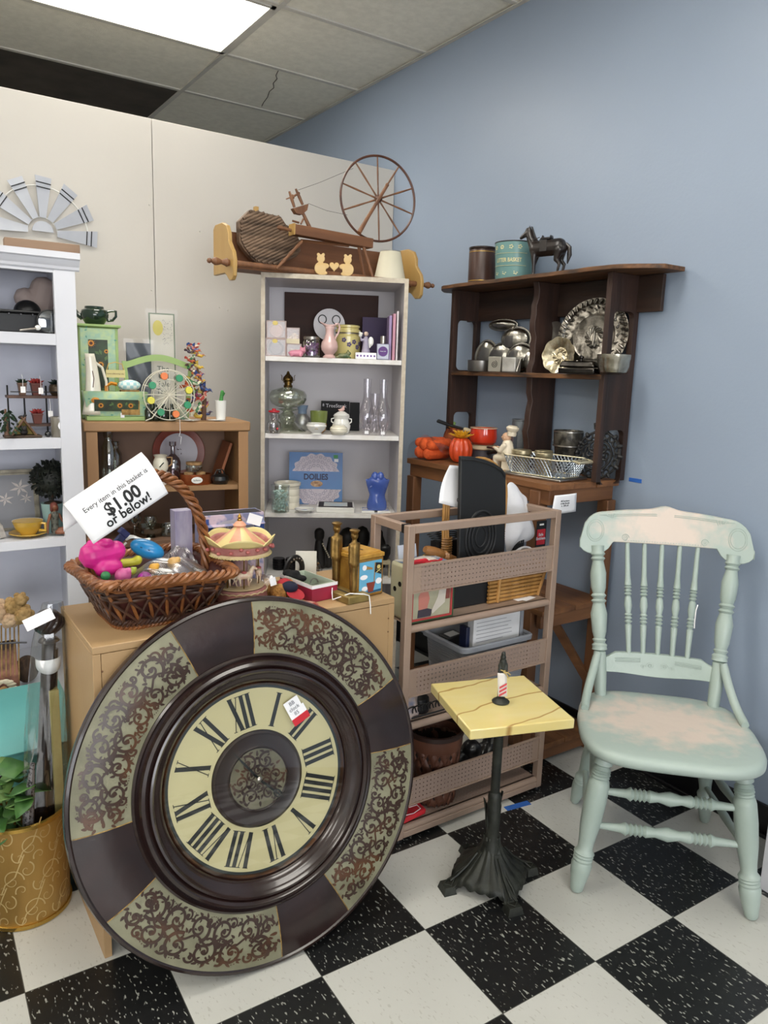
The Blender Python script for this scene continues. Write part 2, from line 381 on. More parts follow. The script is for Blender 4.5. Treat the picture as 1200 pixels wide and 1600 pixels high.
for x in (-1,1):
    for y in (0,RKD-q):
        x0=-hw if x<0 else hw-q
        post=obj('post', MB().bx(x0,x0+q,y,y+q,.012,RKH), TAUPE, t, bevel=.002)
        obj('foot', MB().lathe([(.012,0),(.013,.004),(.011,.012)],12,TR(x0+q/2,y+q/2,0)), BLACK, post)
for y in (0,RKD-q): obj('top_rail', MB().bx(-hw+q,hw-q,y+.0005,y+q-.0005,RKH-q,RKH-.0005), TAUPE, t, bevel=.002)
for x in (-hw,hw-q):
    r=obj('side_rail', MB().bx(x+.0005,x+q-.0005,q,RKD-q,RKH-q,RKH-.0005), TAUPE, t, bevel=.002)
    if x<0: obj('black_joint_cap', MB().bx(x-.0005,x+q+.0005,q+.001,q+.012,RKH-q-.0005,RKH+.0005), BLACK, r)
for z in (.014,): 
    for y in (0,RKD-q): obj('bottom_rail', MB().bx(-hw+q,hw-q,y,y+q,z,z+.02), TAUPE, t, bevel=.002)
for zs,zp in ((.70,.80),(.39,.477),(.052,.118)):
    sh=obj('shelf', MB().bx(-hw+q,hw-q,.012,RKD-.01,zs-.002,zs), PERF if zs<.5 else TAUPE, t, smooth=0)
    lip=MB(); n=10
    prof=[(.014+.012*math.cos(PI/2+PI*k/n)-.0, zs-.012+.012*math.sin(PI/2+PI*k/n)) for k in range(n+1)]
    lip.prism([(a,b) for a,b in prof]+[(.02,zs-.024),(.02,zs)],-hw+q,hw-q,YZ)
    obj('lip', lip, TAUPE, sh)
    g=obj('front_guard', MB().bx(-hw+q+.03,hw-q-.03,.004,.0055,zp+.004,zp+.081), PERF, t, smooth=0)
    g2=MB().bx(-hw+q,-hw+q+.03,.004,.0055,zp+.004,zp+.081).bx(hw-q-.03,hw-q,.004,.0055,zp+.004,zp+.081).bx(-hw+q,hw-q,.0,.009,zp+.081,zp+.086).bx(-hw+q,hw-q,.0,.009,zp,zp+.004)
    obj('guard_edge', g2, TAUPE, g, smooth=0)

# ---- rustic brown work table against the blue wall
PINE = wood('stained_pine','#8c5e38','#5e3b22','y',scale=10)
PINEZ = wood('stained_pine_upright','#845a3a','#5f3d26','z',scale=10)
PINEX = wood('stained_pine_cross','#855a38','#5f3c24','x',scale=10)
TX0,TX1,TY0,TY1,TZ=.822,1.178,.450,1.30,1.067
t=T('rustic_wooden_table','rustic stained wood work table with two lower shelves against the blue wall','table',((TX0+TX1)/2,(TY0+TY1)/2,0))
hw,hd=(TX1-TX0)/2,(TY1-TY0)/2
EDGE = wood('rough_sawn_edge','#a87544','#3e2512','y',scale=30)
def rough_board(mb,x0,x1,y0,y1,z0,z1,along='y',amp=.004,n=22,edge=True):
    # board with slightly ragged long edges
    pts=[]
    if along=='y':
        for i in range(n+1): pts.append((x0-random.random()*amp, y0+(y1-y0)*i/n))
        for i in range(n,-1,-1): pts.append((x1, y0+(y1-y0)*i/n))
    else:
        for i in range(n+1): pts.append((x0+(x1-x0)*i/n, y0-random.random()*amp))
        for i in range(n,-1,-1): pts.append((x0+(x1-x0)*i/n, y1))
    return mb.prism(pts[::-1],z0,z1)
k=3
for i in range(k):
    a=-hw+2*hw*i/k; b=-hw+2*hw*(i+1)/k-.002
    obj('top_board', rough_board(MB(),a,b,-hd-random.random()*.008,hd,TZ-.022,TZ,amp=.005 if i==0 else .001), PINE, t, bevel=.0015)
obj('front_apron', MB().bx(-hw+.01,-hw+.035,-hd+.01,hd-.01,TZ-.075,TZ-.0225), PINE, t, bevel=.002)
obj('end_apron', MB().bx(-hw+.036,hw-.01,-hd+.012,-hd+.035,TZ-.075,TZ-.0225), PINEX, t, bevel=.002)
for (x,y) in ((-1,-1),(1,-1),(-1,1),(1,1)):
    x0=-hw+.002 if x<0 else hw-.052; y0=-hd-.004 if y<0 else hd-.05
    if x<0 and y<0: y0=-hd+.05
    obj('leg', MB().bx(x0,x0+.045,y0,y0+.05,0,TZ-.0755 if not(x<0 and y<0) else TZ-.03), PINEZ, t, bevel=.003)
for z,ex in ((.61,0),(.085,.03)):
    for i in range(2):
        a=-hw+.006+(2*hw-.02)*i/2; b=a+(2*hw-.02)/2-.003
        obj('shelf_board', rough_board(MB(),a,b,-hd-.005,hd-.0,z-.02,z,amp=.004 if i==0 else .001), PINE, t, bevel=.0015)
    obj('shelf_rail', MB().bx(-hw+.01,hw-.055,-hd+.008,-hd+.03,z-.07,z-.0205), PINEX, t, bevel=.002)
    obj('shelf_rail', MB().bx(-hw+.048,-hw+.07,-hd+.031,hd-.05,z-.07,z-.0205), PINE, t, bevel=.002)
a=Vector((-hw+.10,-hd+.04,.56)); b=Vector((hw-.03,-hd+.04,.27))
obj('brace', MB().tube([a,b],.02,4), PINEX, t)
# masking tape on the wall at the table end and on the floor
TAPE=mat('blue_masking_tape','#2c64b8',.6)
one('painters_tape', MB().bx(-.0015,0,-.025,.03,-.007,.007), TAPE, 'short strip of blue masking tape on the blue wall at the table corner','tape',(WALLX,.385,1.072))
p=PZ(0).at(790,1264); q_=PZ(0).at(827,1254); ang=math.atan2(q_.y-p.y,q_.x-p.x); 
one('painters_tape', MB().bx(0,(q_-p).length,-.012,.012,0,.0008), TAPE, 'strip of blue masking tape stuck on the checkered floor in front of the rack','tape',p,rz=ang)

# ---- dark rustic shelf standing on the table
DW = wood('dark_weathered_board','#3f2920','#20130e','z',scale=9,bump=.5)
DWY = wood('dark_weathered_plank','#3f2a20','#20140e','y',scale=9,bump=.5)
LW = wood('worn_plank_edge','#7a5230','#21140c','y',scale=26,bump=.5)
DX0,DX1=1.02,1.185
t=T('rustic_wall_shelf','dark weathered wooden shelf unit with handle cutouts standing on the table','shelf',(DX1,.86,TZ))
def endboard(x0,x1,y,z0,z1,cut):
    # board in the x-z plane with stadium cutouts, made as frame pieces
    mb=MB(); th=.022; xm=(x0+x1)/2
    xa,xb=x0+.025,x1-.024
    zs=[z0]
    N=14
    def q2(poly): mb.prism(poly,y,y+th,Matrix(((1,0,0,0),(0,0,1,0),(0,1,0,0),(0,0,0,1))))
    q2([(x0,z0),(x0,z1),(xa,z1),(xa,z0)]); q2([(xb,z0),(xb,z1),(x1,z1),(x1,z0)])
    zc=z0
    for (ca,cb) in cut+[(None,None)]:
        top = z1 if ca is None else ca
        if top>zc+.001:
            lower_round = zc>z0
            q2([(xa,zc),(xa,top),(xb,top),(xb,zc)])
        if ca is None: break
        r=.022
        for (cx,cz,sx,sz) in ((xa,ca,1,1),(xb,ca,-1,1),(xa,cb,1,-1),(xb,cb,-1,-1)):
            pl_=[(cx,cz),(cx+sx*r,cz)]+[(cx+sx*(r-r*math.sin(PI/2*k/5)),cz+sz*(r-r*math.cos(PI/2*k/5))) for k in range(1,6)]
            if sx*sz>0: pl_=pl_[::-1]
            q2(pl_)
        zc=cb
    return mb
H1=.725
def loc(x): return x-DX1
obj('end_board', endboard(loc(DX0+.01),loc(DX1),-.43,0,H1,[(-.01,.185),(.385,.60)]), DW, t, bevel=.002)
obj('end_board', endboard(loc(DX0+.01),loc(DX1),.42,0,H1,[(-.01,.20),(.385,.60)]), DW, t, bevel=.002)
mb=MB(); e=[]
n=24
L_=[(loc(DX0+.035)+.006*math.sin(i*.9)+.004*math.sin(i*2.3), H1*i/n) for i in range(n+1)]
mb.prism([(a,b) for a,b in L_]+[(0,H1),(0,0)],-.055,-.025,Matrix(((1,0,0,0),(0,0,1,0),(0,1,0,0),(0,0,0,1))))
obj('middle_board', mb, DW, t, bevel=.002)
def liveedge(x0,x1,y0,y1,z0,z1,amp,n=40,tip=0):
    pts=[]
    for i in range(n+1):
        f=i/n; y=y0+(y1-y0)*f; pinch = tip*(max(0,1-f*8)**1.5+max(0,1-(1-f)*9)**1.5)
        pts.append((x0+pinch+amp*(.5*math.sin(f*23)+.5*math.sin(f*51+1)+random.random()*.5), y))
    pts += [(x1,y1),(x1,y0)]
    return MB().prism(pts[::-1],z0,z1)
obj('top_plank', liveedge(loc(DX0-.045),0,-.60,.56,H1+.001,H1+.016,.006,tip=.10), LW, t, bevel=.002)
sh=obj('shelf_plank', liveedge(loc(DX0+.005),-.001,-.417,.418,.362,.380,.004), LW, t, bevel=.002)
obj('back_rail', MB().bx(-.016,0,-.53,.50,H1-.125,H1-.001), DWY, t, bevel=.002)

# ---- grey-white laminate bookcase, turned a little
BKR=math.radians(-28); BKO=Vector((.195,1.45,0)); BEX=Vector((math.cos(BKR),math.sin(BKR),0)); BEY=Vector((-math.sin(BKR),math.cos(BKR),0))
def BK(d): return Pl(BKO+BEY*d, -BEY)
LAM=mat('bookcase_white_laminate','#d3cfd2',.5,c2='#cbc7cb',scale=2); LAMS=mat('bookcase_shelf_white','#e4e2e0',.45,c2='#d6d2cc',scale=20)
CHIP=mat('bookcase_worn_edge','#c9bfae',.7,c2='#b7ab98',scale=50)
BW,BD,BH=.582,.36,1.80
t=T('bookcase','tall white laminate bookcase with worn edges between the tan box and the rustic table','bookcase',BKO,BKR)
th=.016
for x in (0,BW-th):
    s=obj('side_panel', MB().bx(x,x+th,.001,BD,0,BH), LAM, t)
    obj('edge_band', MB().bx(x,x+th,0,.001,0,BH), CHIP, s)
s=obj('top_panel', MB().bx(th,BW-th,.001,BD,BH-.018,BH), LAM, t); obj('edge_band', MB().bx(th,BW-th,0,.001,BH-.018,BH), CHIP, s)
obj('back_panel', MB().bx(th,BW-th,BD-.006,BD,.02,BH-.018), LAM, t)
SZ=[]
for v0,v1,rec in ((556,570,.008),(677,690,.008),(801,812,.008),(905,918,.012),(1100,1115,.01)):
    z=BK(rec).at(413,v0).z; z1=BK(rec).at(413,v1).z; SZ.append(z)
    obj('shelf', MB().bx(th+.001,BW-th-.001,rec,BD-.007,z-.019,z), LAMS, t, bevel=.001)
print('BOOKCASE SHELVES',SZ)

# ---- honey brown cabinet
HON=wood('honey_maple_veneer','#a27c55','#93704b','x',scale=8,bump=.05); HONZ=wood('honey_maple_upright','#9f7850','#906c47','z',scale=8,bump=.05)
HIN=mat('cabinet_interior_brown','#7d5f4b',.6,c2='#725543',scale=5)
BRR=math.radians(-8); BRO=Vector((-.512,1.30,0)); REX=Vector((math.cos(BRR),math.sin(BRR),0)); REY=Vector((-math.sin(BRR),math.cos(BRR),0))
def BR(d): return Pl(BRO+REY*d, -REY)
RW_,RD_,RH_=.556,.27,1.238
t=T('wooden_cabinet','honey brown open wooden cabinet holding jars with green country items on top','cabinet',BRO,BRR)
obj('top', MB().bx(-.008,RW_+.008,-.012,RD_,RH_-.035,RH_), HON, t, bevel=.005)
for x in (0,RW_-.022): obj('side_panel', MB().bx(x,x+.022,.001,RD_,0,RH_-.0355), HONZ, t)
for x in (0,RW_-.036): obj('stile', MB().bx(x,x+.036,-.008,.0005,0,RH_-.0355), HONZ, t, bevel=.001)
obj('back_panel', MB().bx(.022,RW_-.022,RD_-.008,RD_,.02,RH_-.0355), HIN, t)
BRS=BR(.02).at(300,759).z
obj('shelf', MB().bx(.0225,RW_-.0225,.012,RD_-.009,BRS-.018,BRS), HON, t, bevel=.001)
BRS2=BR(.06).at(215,842).z
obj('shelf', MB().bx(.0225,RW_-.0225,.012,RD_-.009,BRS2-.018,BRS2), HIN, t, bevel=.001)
print('BROWN',BRS,BRS2)

# ---- white painted bookcase on the far left
WY=1.15
t=T('white_bookcase','white painted bookcase with crown moulding on the far left','bookcase',(-.95,WY,0))
xr=.393; xl=-.36; WH=1.742; WD=.34
fr=.062
for x in (xl,xr-fr): obj('stile', MB().bx(x,x+fr,0,.02,0,WH-.02), WHITE, t, bevel=.001)
for x in (xl,xr-.02): obj('side_panel', MB().bx(x,x+.02,.0205,WD,0,WH-.02), WHITE, t, bevel=.001)
z=PY(WY).at(50,423).z
obj('top_rail', MB().bx(xl+fr,xr-fr,.001,.02,z,WH-.02), WHITE, t, bevel=.001)
cr=[(-.022,WH+.012),(-.022,WH-.006),(-.016,WH-.010),(-.012,WH-.020),(-.006,WH-.028),(-.004,WH-.036),(-.0005,WH-.04),(-.0005,WH+.012)]
obj('crown_moulding', MB().prism(cr[::-1],xl-.01,xr+.012,YZ), WHITE, t, smooth=20)
obj('top_panel', MB().bx(xl,xr,0,WD,WH-.0195,WH+.0115), WHITE, t, bevel=.001)
obj('back_panel', MB().bx(xl+.02,xr-.02,WD-.008,WD,.02,WH-.02), mat('white_cabinet_back','#cfd1dc',.5,c2='#c6c8d4',scale=6), t)
WS=[]
for v0,v1,d in ((520,538,0),(685,702,0),(844,858,.0)):
    z=PY(WY).at(50,v0).z; z1=PY(WY).at(50,v1).z; WS.append(z)
    obj('shelf', MB().bx(xl+.0205,xr-.0205,d+.021,WD-.009,z1,z), WHITE, t, bevel=.001)
    obj('shelf_edge', MB().bx(xl+fr,xr-fr,d+.001,.0205,z1,z), WHITE, t, bevel=.001)
z=PY(WY+.02).at(50,1062).z; WS.append(z)
obj('shelf', MB().bx(xl+.0205,xr-.0205,-.12,WD-.009,z-.03,z), WHITE, t, bevel=.001)
obj('base_panel', MB().bx(xl+fr,xr-fr,.001,.02,0,z-.03), WHITE, t)
for z in (1.27,1.31,.75,.72): obj('pin_hole', MB().ball((xr-.021,.12,z),.003,6,4), BLACK, t)
print('WHITE',WS)

# ---- white unit just entering on the right
t=T('white_shelf_unit','small white shelf unit cut off by the right edge behind the pale green chair','shelf unit',(.925,-.515,0))
obj('side_panel', MB().bx(0,.02,-.14,.14,0,.34), WHITE, t, bevel=.001)
obj('side_panel', MB().bx(.235,.255,-.14,.14,0,.34), WHITE, t, bevel=.001)
obj('shelf', MB().bx(.0205,.2345,-.14,.14,.06,.08), WHITE, t, bevel=.001)
obj('top_panel', MB().bx(0,.255,-.14,.14,.3405,.36), WHITE, t, bevel=.001)
# ================================================================== round wall clock
LEA = mat('dark_brown_leather','#2b1a18',.3,c2='#1c100f',scale=9,bump=.25,bscale=28,coat=.2)
MOLD = mat('polished_dark_wood','#281815',.25,c2='#1c0f0e',scale=14,coat=.4)
SAGE = mat('aged_sage_plaster','#84826a',.5,c2='#67654f',scale=11,bump=.3,bscale=70,lo=.3,hi=.6)
SCR = mat('embossed_brown_scroll','#35231b',.35,c2='#53341e',scale=9,lo=.36,hi=.5)
DIAL= mat('cream_dial','#cfc699',.5,c2='#c5bb8d',scale=4)
BLKP= mat('black_print','#101410',.5)
R=.449
ck=T('round_clock','huge round wall clock with roman numerals and embossed panels leaning on the tan box','clock',(-.3812,.103,0),rz=-.0519,rx=-.2374)
def LY(prof,seg=160,M=None):      # lathe about the clock axis; prof = (r, y)
    Mx=Matrix(((1,0,0,0),(0,0,1,0),(0,1,0,R),(0,0,0,1)))
    return MB().lathe([(r,y) for r,y in prof],seg,Mx,caps=False)
obj('backboard', LY([(.20,.012),(.44,.012),(.445,.022),(.44,.03),(.2,.03)]), MOLD, ck)
obj('rim', LY([(.436,-.009),(.440,-.012),(.446,-.010),(R,-.002),(R,.008),(.445,.013),(.436,.012)]), MOLD, ck)
def pol(r,a,y): return (r*math.sin(a), y, R+r*math.cos(a))
def face_y(r):                     # gently domed ring
    f=(r-.305)/(.436-.305); return -.009-.008*math.sin(PI*min(max(f,0),1))
def sector(a0,a1,r0=.300,r1=.437,na=40,nr=8,dy=0):
    return MB().grid(lambda u,v: pol(r0+(r1-r0)*v, a0+(a1-a0)*u, face_y(r0+(r1-r0)*v)+dy),na,nr)
def strip(mb,pts,wd,M_):
    """flat band following 2-D pts (s,r-offset) with widths, mapped by M_"""
    vs=[];n=len(pts)
    for i,(x,y) in enumerate(pts):
        x2,y2=pts[min(i+1,n-1)]; x1,y1=pts[max(i-1,0)]
        tx,ty=x2-x1,y2-y1; l=math.hypot(tx,ty) or 1; nx,ny=-ty/l,tx/l; w=wd(i/(n-1))/2
        vs+= [M_(x+nx*w,y+ny*w),M_(x-nx*w,y-ny*w)]
    mb.add(vs,[(2*i,2*i+2,2*i+3,2*i+1) for i in range(n-1)])
def blob(mb,x,y,a,l,w,M_,n=10):
    vs=[]
    for k in range(n):
        g=2*PI*k/n; px=l*math.cos(g); py=w*math.sin(g)*(1-.45*math.cos(g)); vs.append(M_(x+px*math.cos(a)-py*math.sin(a), y+px*math.sin(a)+py*math.cos(a)))
    mb.add(vs,[tuple(range(n))])
def spiral(mb,cx,cy,r0,a0,turns,dr,M_,w0=.0055,leaf=6):
    n=int(26*abs(turns))+6; pts=[]
    for i in range(n):
        f=i/(n-1); r=r0*(1-f)**.85*1.0+.0015; a=a0+2*PI*turns*f; pts.append((cx+r*math.cos(a),cy+r*math.sin(a)))
    w0*=1.45; strip(mb,pts,lambda f: w0*(1-.5*f),M_)
    blob(mb,cx,cy,0,w0*.75,w0*.75,M_)
    if leaf:
        for k in range(int(leaf)):
            f=k/leaf*.62; i=int(f*(n-1)); x,y=pts[i]; a=math.atan2(y-cy,x-cx)
            blob(mb,x+.0075*math.cos(a),y+.0075*math.sin(a),a+(.9 if turns>0 else -.9),.0062,.0029,M_)
            if k%2==0: blob(mb,x-.007*math.cos(a),y-.007*math.sin(a),a+PI*.8,.0040,.0020,M_)
def scrollwork(length,half,M_,seed):
    rnd=random.Random(seed); mb=MB(); n=max(3,round(length/.062)); st=length/n; R0=min(half*.56,st*.46)
    for i in range(n):
        cx=-length/2+st*(i+.5)
        for s,dx in ((1,-.22),(-1,.22)):
            x=cx+st*dx; d=s*(1 if i%2 else -1)
            spiral(mb,x,s*half*.47,R0,-s*PI/2+rnd.uniform(-.5,.5),1.45*d,0,M_,.0054,7)
            spiral(mb,x+s*st*.36,s*half*.80,R0*.38,rnd.uniform(0,6),1.1*s,0,M_,.0038,0)
            for k in range(3): blob(mb,x-s*st*.30+k*.004,s*half*(.93-.1*k),rnd.uniform(0,6),.0048,.0022,M_)
            for k in range(4): blob(mb,cx-st*.4+k*.006,s*half*(1.04-.03*abs(k-1.5)),0,.0014,.0014,M_,6)
        strip(mb,[(cx-st*.5+st*k/12, half*.16*math.sin(2*PI*k/12)) for k in range(13)],lambda f:.0046,M_)
        for k in range(3): blob(mb,cx+(k-1)*st*.3,half*.12*(1-k),.8*k,.0065,.0028,M_)
    for s in (-1,1):
        for e in (-1,1): spiral(mb,s*(length/2+.004),e*half*.42,half*.34,PI/2*(1-s),1.2*s*e,0,M_,.0054,5)
        blob(mb,s*(length/2+.018),0,0,.010,.0035,M_)
    return mb
rm=.37
for i,(a0,a1) in enumerate(((2,66),(91,152),(178,240),(267,334.5))):
    A0,A1=math.radians(a0),math.radians(a1); am=(A0+A1)/2
    p=obj('embossed_panel', sector(A0,A1), SAGE, ck)
    M_=lambda s,h,am=am: pol(rm+h, am+s/rm, face_y(rm+h)-.0009)
    obj('scrollwork', scrollwork((A1-A0)*rm-.070,.051,M_,i), SCR, p, smooth=0, solid=.0006)
    b0,b1=a1,{0:91,1:178,2:267,3:362}[i]
    l=obj('leather_panel', sector(math.radians(b0),math.radians(b1),na=20), LEA, ck)
    for a in (b0,b1): obj('gilt_seam', MB().tube([pol(r,math.radians(a),face_y(r)-.0006) for r in np.linspace(.302,.435,9)],.0013,5), mat('worn_gilt_line','#a8894e',.5,c2='#6d5530',scale=60), l)
obj('moulding', LY([(.309,-.008),(.308,-.014),(.303,-.017),(.298,-.013),(.295,-.018),(.290,-.030),(.283,-.033),(.277,-.029),(.2745,-.024),(.271,-.030),(.266,-.031),(.262,-.025),(.258,-.021),(.250,-.017),(.242,-.010),(.237,-.001),(.235,.004)]), MOLD, ck)
obj('inner_bezel', LY([(.2352,.0035),(.232,.0),(.229,.004),(.2275,.010)]), mat('bronze_bezel','#6b4426',.3,metal=.6,c2='#3b2618',scale=20), ck)
dial=obj('dial', LY([(.118,.010),(.222,.010)]), DIAL, ck)
obj('dial_border', LY([(.221,.0098),(.2285,.0098)]), mat('dial_dark_border','#1c2420',.4), ck)
cd=obj('dial_center', LY([(.001,.006),(.074,.006),(.077,.003),(.080,.0055),(.105,.007),(.110,.0045),(.114,.0075),(.116,.0098)]), mat('dial_center_brown','#30211d',.35,c2='#241814',scale=12), ck)
mb=LY([(.001,.0052),(.073,.0052)],60); obj('center_medallion', mb, mat('medallion_olive','#75705a',.5,c2='#56523f',scale=14), cd)
M_=lambda x,y: (x,.0046,R+y)
mb=MB()
for k in range(6):
    a=2*PI*k/6; spiral(mb,.046*math.cos(a),.046*math.sin(a),.020,a,1.4*(1 if k%2 else -1),0,M_,.0045); blob(mb,.062*math.cos(a+.5),.062*math.sin(a+.5),a+.5,.007,.003,M_)
    spiral(mb,.02*math.cos(a+.5),.02*math.sin(a+.5),.011,a,1.2,0,M_,.0035,0)
obj('medallion_scrollwork', mb, SCR, cd, smooth=0)
# numerals: strokes in a local frame (x across, y outward), condensed serif style
def numeral(s):
    mb=MB(); wI,wV,wX=.0165,.027,.027; hN=.084
    tot=sum({'I':wI,'V':wV,'X':wX}[c] for c in s); x=-tot/2
    def st(x0,y0,x1,y1,w): 
        mb.prism([(x0-w/2,y0),(x0+w/2,y0),(x1+w/2,y1),(x1-w/2,y1)],0,.0006)
    lo,hi=-hN/2,hN/2
    for c in s:
        if c=='I': st(x+wI/2,lo,x+wI/2,hi,.0100); st(x+wI/2,lo,x+wI/2,lo+.0015,wI*.98); st(x+wI/2,hi-.0015,x+wI/2,hi,wI*.98); x+=wI
        elif c=='V': st(x+wV/2-.001,lo,x+.006,hi,.0105); st(x+wV/2+.001,lo,x+wV-.003,hi,.002); st(x+.006,hi-.0015,x+.006,hi,.013); st(x+wV-.003,hi-.0015,x+wV-.003,hi,.009); x+=wV
        else: st(x+wX-.005,lo,x+.005,hi,.0105); st(x+.004,lo,x+wX-.004,hi,.002); st(x+wX-.006,lo,x+wX-.006,lo+.0015,.013); st(x+.006,hi-.0015,x+.006,hi,.013); st(x+.004,lo,x+.004,lo+.0015,.009); st(x+wX-.004,hi-.0015,x+wX-.004,hi,.009); x+=wX
    return mb
for k,s in enumerate(['XII','I','II','III','IIII','V','VI','VII','VIII','IX','X','XI']):
    a=math.radians(30*k-9); M=Matrix.Translation((0,.0096,R)) @ RY(a) @ TR(0,0,.169) @ FRONT
    nb=numeral(s); m2=MB(); m2.add(nb.v,nb.f,M); obj('numeral', m2, BLKP, dial, smooth=0)
def hand(a,l,loop):
    mb=MB(); M=Matrix.Translation((0,.0015,R)) @ RY(math.radians(a)) @ FRONT
    mb.prism([(-.0022,-.02),(.0022,-.02),(.0028,l*.55),(.0012,l),(-.0012,l),(-.0028,l*.55)],0,.0008,M)
    if loop: 
        for q in range(1): mb.tube([M @ Vector((.008*math.cos(2*PI*k/16), l*.72+.010*math.sin(2*PI*k/16),.0004)) for k in range(16)],.0018,5,closed=True)
    return mb
obj('hour_hand', hand(136,.088,True), BLKP, ck, smooth=0); obj('minute_hand', hand(-38,.098,False), BLKP, ck, smooth=0)
obj('center_pin', MB().add(*(lambda b:(b.v,b.f))(MB().lathe([(.006,0),(.006,.003),(.003,.005)],16,TR(0,0,0))),Matrix.Translation((0,.001,R)) @ FRONT), SILVER, ck)
g=LY([(.0005,-.001),(.234,-.001)],96); obj('glass', g, clear('clock_glass','#fbfcfb',.045,.02), ck, smooth=0)
tg=T('price_tag','white handwritten price tag with a red band hung over numeral two of the clock','tag')
Mck=Matrix.Translation((-.3812,.103,0)) @ RZ(-.0519) @ RX(-.2374)
tg.matrix_world = Mck @ Matrix.Translation((.108,-.0045,R+.150)) @ RY(math.radians(-24))
tg.rotation_euler = tg.matrix_world.to_euler(); 
obj('card', MB().bx(-.021,.021,-.001,0,-.026,.03), PAPER, tg)
obj('card', MB().bx(-.012,.026,-.0022,-.0012,-.026,.004), PAPER, tg)
obj('red_band', MB().bx(-.0215,.0265,-.003,-.0023,-.036,-.018), RED, tg)
text('writing','BB\nclock\n85', .014, mat('pencil_grey','#7a7d85',.7), tg, Matrix.Translation((-.001,-.0032,.006)) @ FRONT, ext=.0002)

# ================================================================== pale green pressed-back chair
MINT = mat('pale_mint_paint','#a3b1aa',.38,c2='#99a8a0',scale=5,bump=.18,bscale=60)
def mint_pink():
    m=bpy.data.materials.new('mint_paint_with_pink_rub'); N,L,B=nodes(m); B.inputs['Roughness'].default_value=.4
    tc=N.new('ShaderNodeTexCoord'); at=N.new('ShaderNodeAttribute'); 
    nz=N.new('ShaderNodeTexNoise'); nz.inputs['Scale'].default_value=22; nz.inputs['Detail'].default_value=8; L.new(tc.outputs['Object'],nz.inputs['Vector'])
    # patch: distance from the middle in the object's own x/y (or x/z), given by UV-free maths
    mp=N.new('ShaderNodeMapping'); mp.name='patch'; L.new(tc.outputs['Object'],mp.inputs['Vector'])
    ln=N.new('ShaderNodeVectorMath'); ln.operation='LENGTH'; L.new(mp.outputs[0],ln.inputs[0])
    ad=N.new('ShaderNodeMath'); ad.operation='MULTIPLY_ADD'; ad.inputs[1].default_value=1.7; L.new(nz.outputs['Fac'],ad.inputs[0]); L.new(ln.outputs['Value'],ad.inputs[2])
    cr=N.new('ShaderNodeValToRGB'); cr.color_ramp.elements[0].position=0; cr.color_ramp.elements[1].position=1
    e=cr.color_ramp.elements; e[0].position=.0; e[0].color=hx('#cfc0b4'); e[1].position=1.0; e[1].color=hx('#a3b1aa')
    sc=N.new('ShaderNodeMapRange'); sc.inputs['From Min'].default_value=1.35; sc.inputs['From Max'].default_value=2.05; L.new(ad.outputs[0],sc.inputs[0]); L.new(sc.outputs[0],cr.inputs[0])
    L.new(cr.outputs[0],B.inputs['Base Color'])
    n2=N.new('ShaderNodeTexNoise'); n2.inputs['Scale'].default_value=40; L.new(tc.outputs['Object'],n2.inputs['Vector'])
    bp=N.new('ShaderNodeBump'); bp.inputs['Strength'].default_value=.25; bp.inputs['Distance'].default_value=.003; L.new(n2.outputs['Fac'],bp.inputs['Height']); L.new(bp.outputs[0],B.inputs['Normal'])
    return m,mp
CR=math.atan2(-.705,.71)
ch=T('wooden_chair','pale mint green painted pressed-back chair with pink rubbed seat on the checkered floor','chair',(.782,-.103,0),CR)
SH=.45
def seatpt(a,k=1):
    c,s=math.cos(a),math.sin(a); p=.52
    x=.248*abs(c)**p*(1 if c>0 else -1); y=abs(s)**p*(1 if s>0 else -1)
    x*= (1-.10*max(0,y)); y = y*.21 if y>0 else y*.255
    return x*k,y*k-.03
def seat(z):
    mb=MB(); n=56
    ring=[(.0,SH-.008),(.35,SH-.006),(.7,SH-.002),(.92,SH),(.975,SH-.003),(1.0,SH-.011),(1.0,SH-.026),(.975,SH-.034),(.9,SH-.036),(0,SH-.036)]
    vs=[];fs=[]
    for k,zz in ring:
        for i in range(n): x,y=seatpt(2*PI*i/n,max(k,.002)); vs.append((x,y,zz))
    for j in range(len(ring)-1):
        for i in range(n): i2=(i+1)%n; fs.append((j*n+i,(j+1)*n+i,(j+1)*n+i2,j*n+i2))
    return mb.add(vs,fs)
sm_,mp=mint_pink(); mp.inputs['Scale'].default_value=(4.4,6.2,0); mp.inputs['Location'].default_value=(0,.15,0)
obj('seat', seat(0), sm_, ch, smooth=50)
LEGP=[(0,.019),(.03,.020),(.05,.025),(.085,.026),(.10,.017),(.11,.021),(.12,.025),(.128,.020),(.137,.026),(.146,.021),(.156,.027),(.166,.022),(.178,.026),(.186,.021),(.20,.027),(.235,.030),(.36,.031),(.52,.028),(.64,.022),(.69,.021),(.71,.026),(.72,.029),(.73,.025),(.742,.028),(.753,.024),(.765,.028),(.78,.026),(.80,.029),(.86,.027),(.95,.020),(.985,.018),(1,.013)]
def turned(a,b,prof,seg=18,sc=1):
    a=Vector(a);b=Vector(b); return MB().tube([a.lerp(b,f) for f,_ in prof],[r*sc for _,r in prof],seg)
tops={'fl':(-.185,-.19),'fr':(.185,-.19)}
bots={'fl':(-.23,-.23),'fr':(.235,-.233),'bl':(-.21,.238),'br':(.21,.224)}
TP={'fl':(-.178,-.185),'fr':(.180,-.185),'bl':(-.150,.115),'br':(.150,.115)}
for k in TP:
    pr=LEGP if k[0]=='f' else [(f,r*.86) for f,r in LEGP]
    obj('leg', turned((*TP[k],SH-.037),(*bots[k],0.002),pr), MINT, ch)
def legpt(k,z): f=(SH-.037-z)/(SH-.037); return Vector((TP[k][0]+(bots[k][0]-TP[k][0])*f, TP[k][1]+(bots[k][1]-TP[k][1])*f, z))
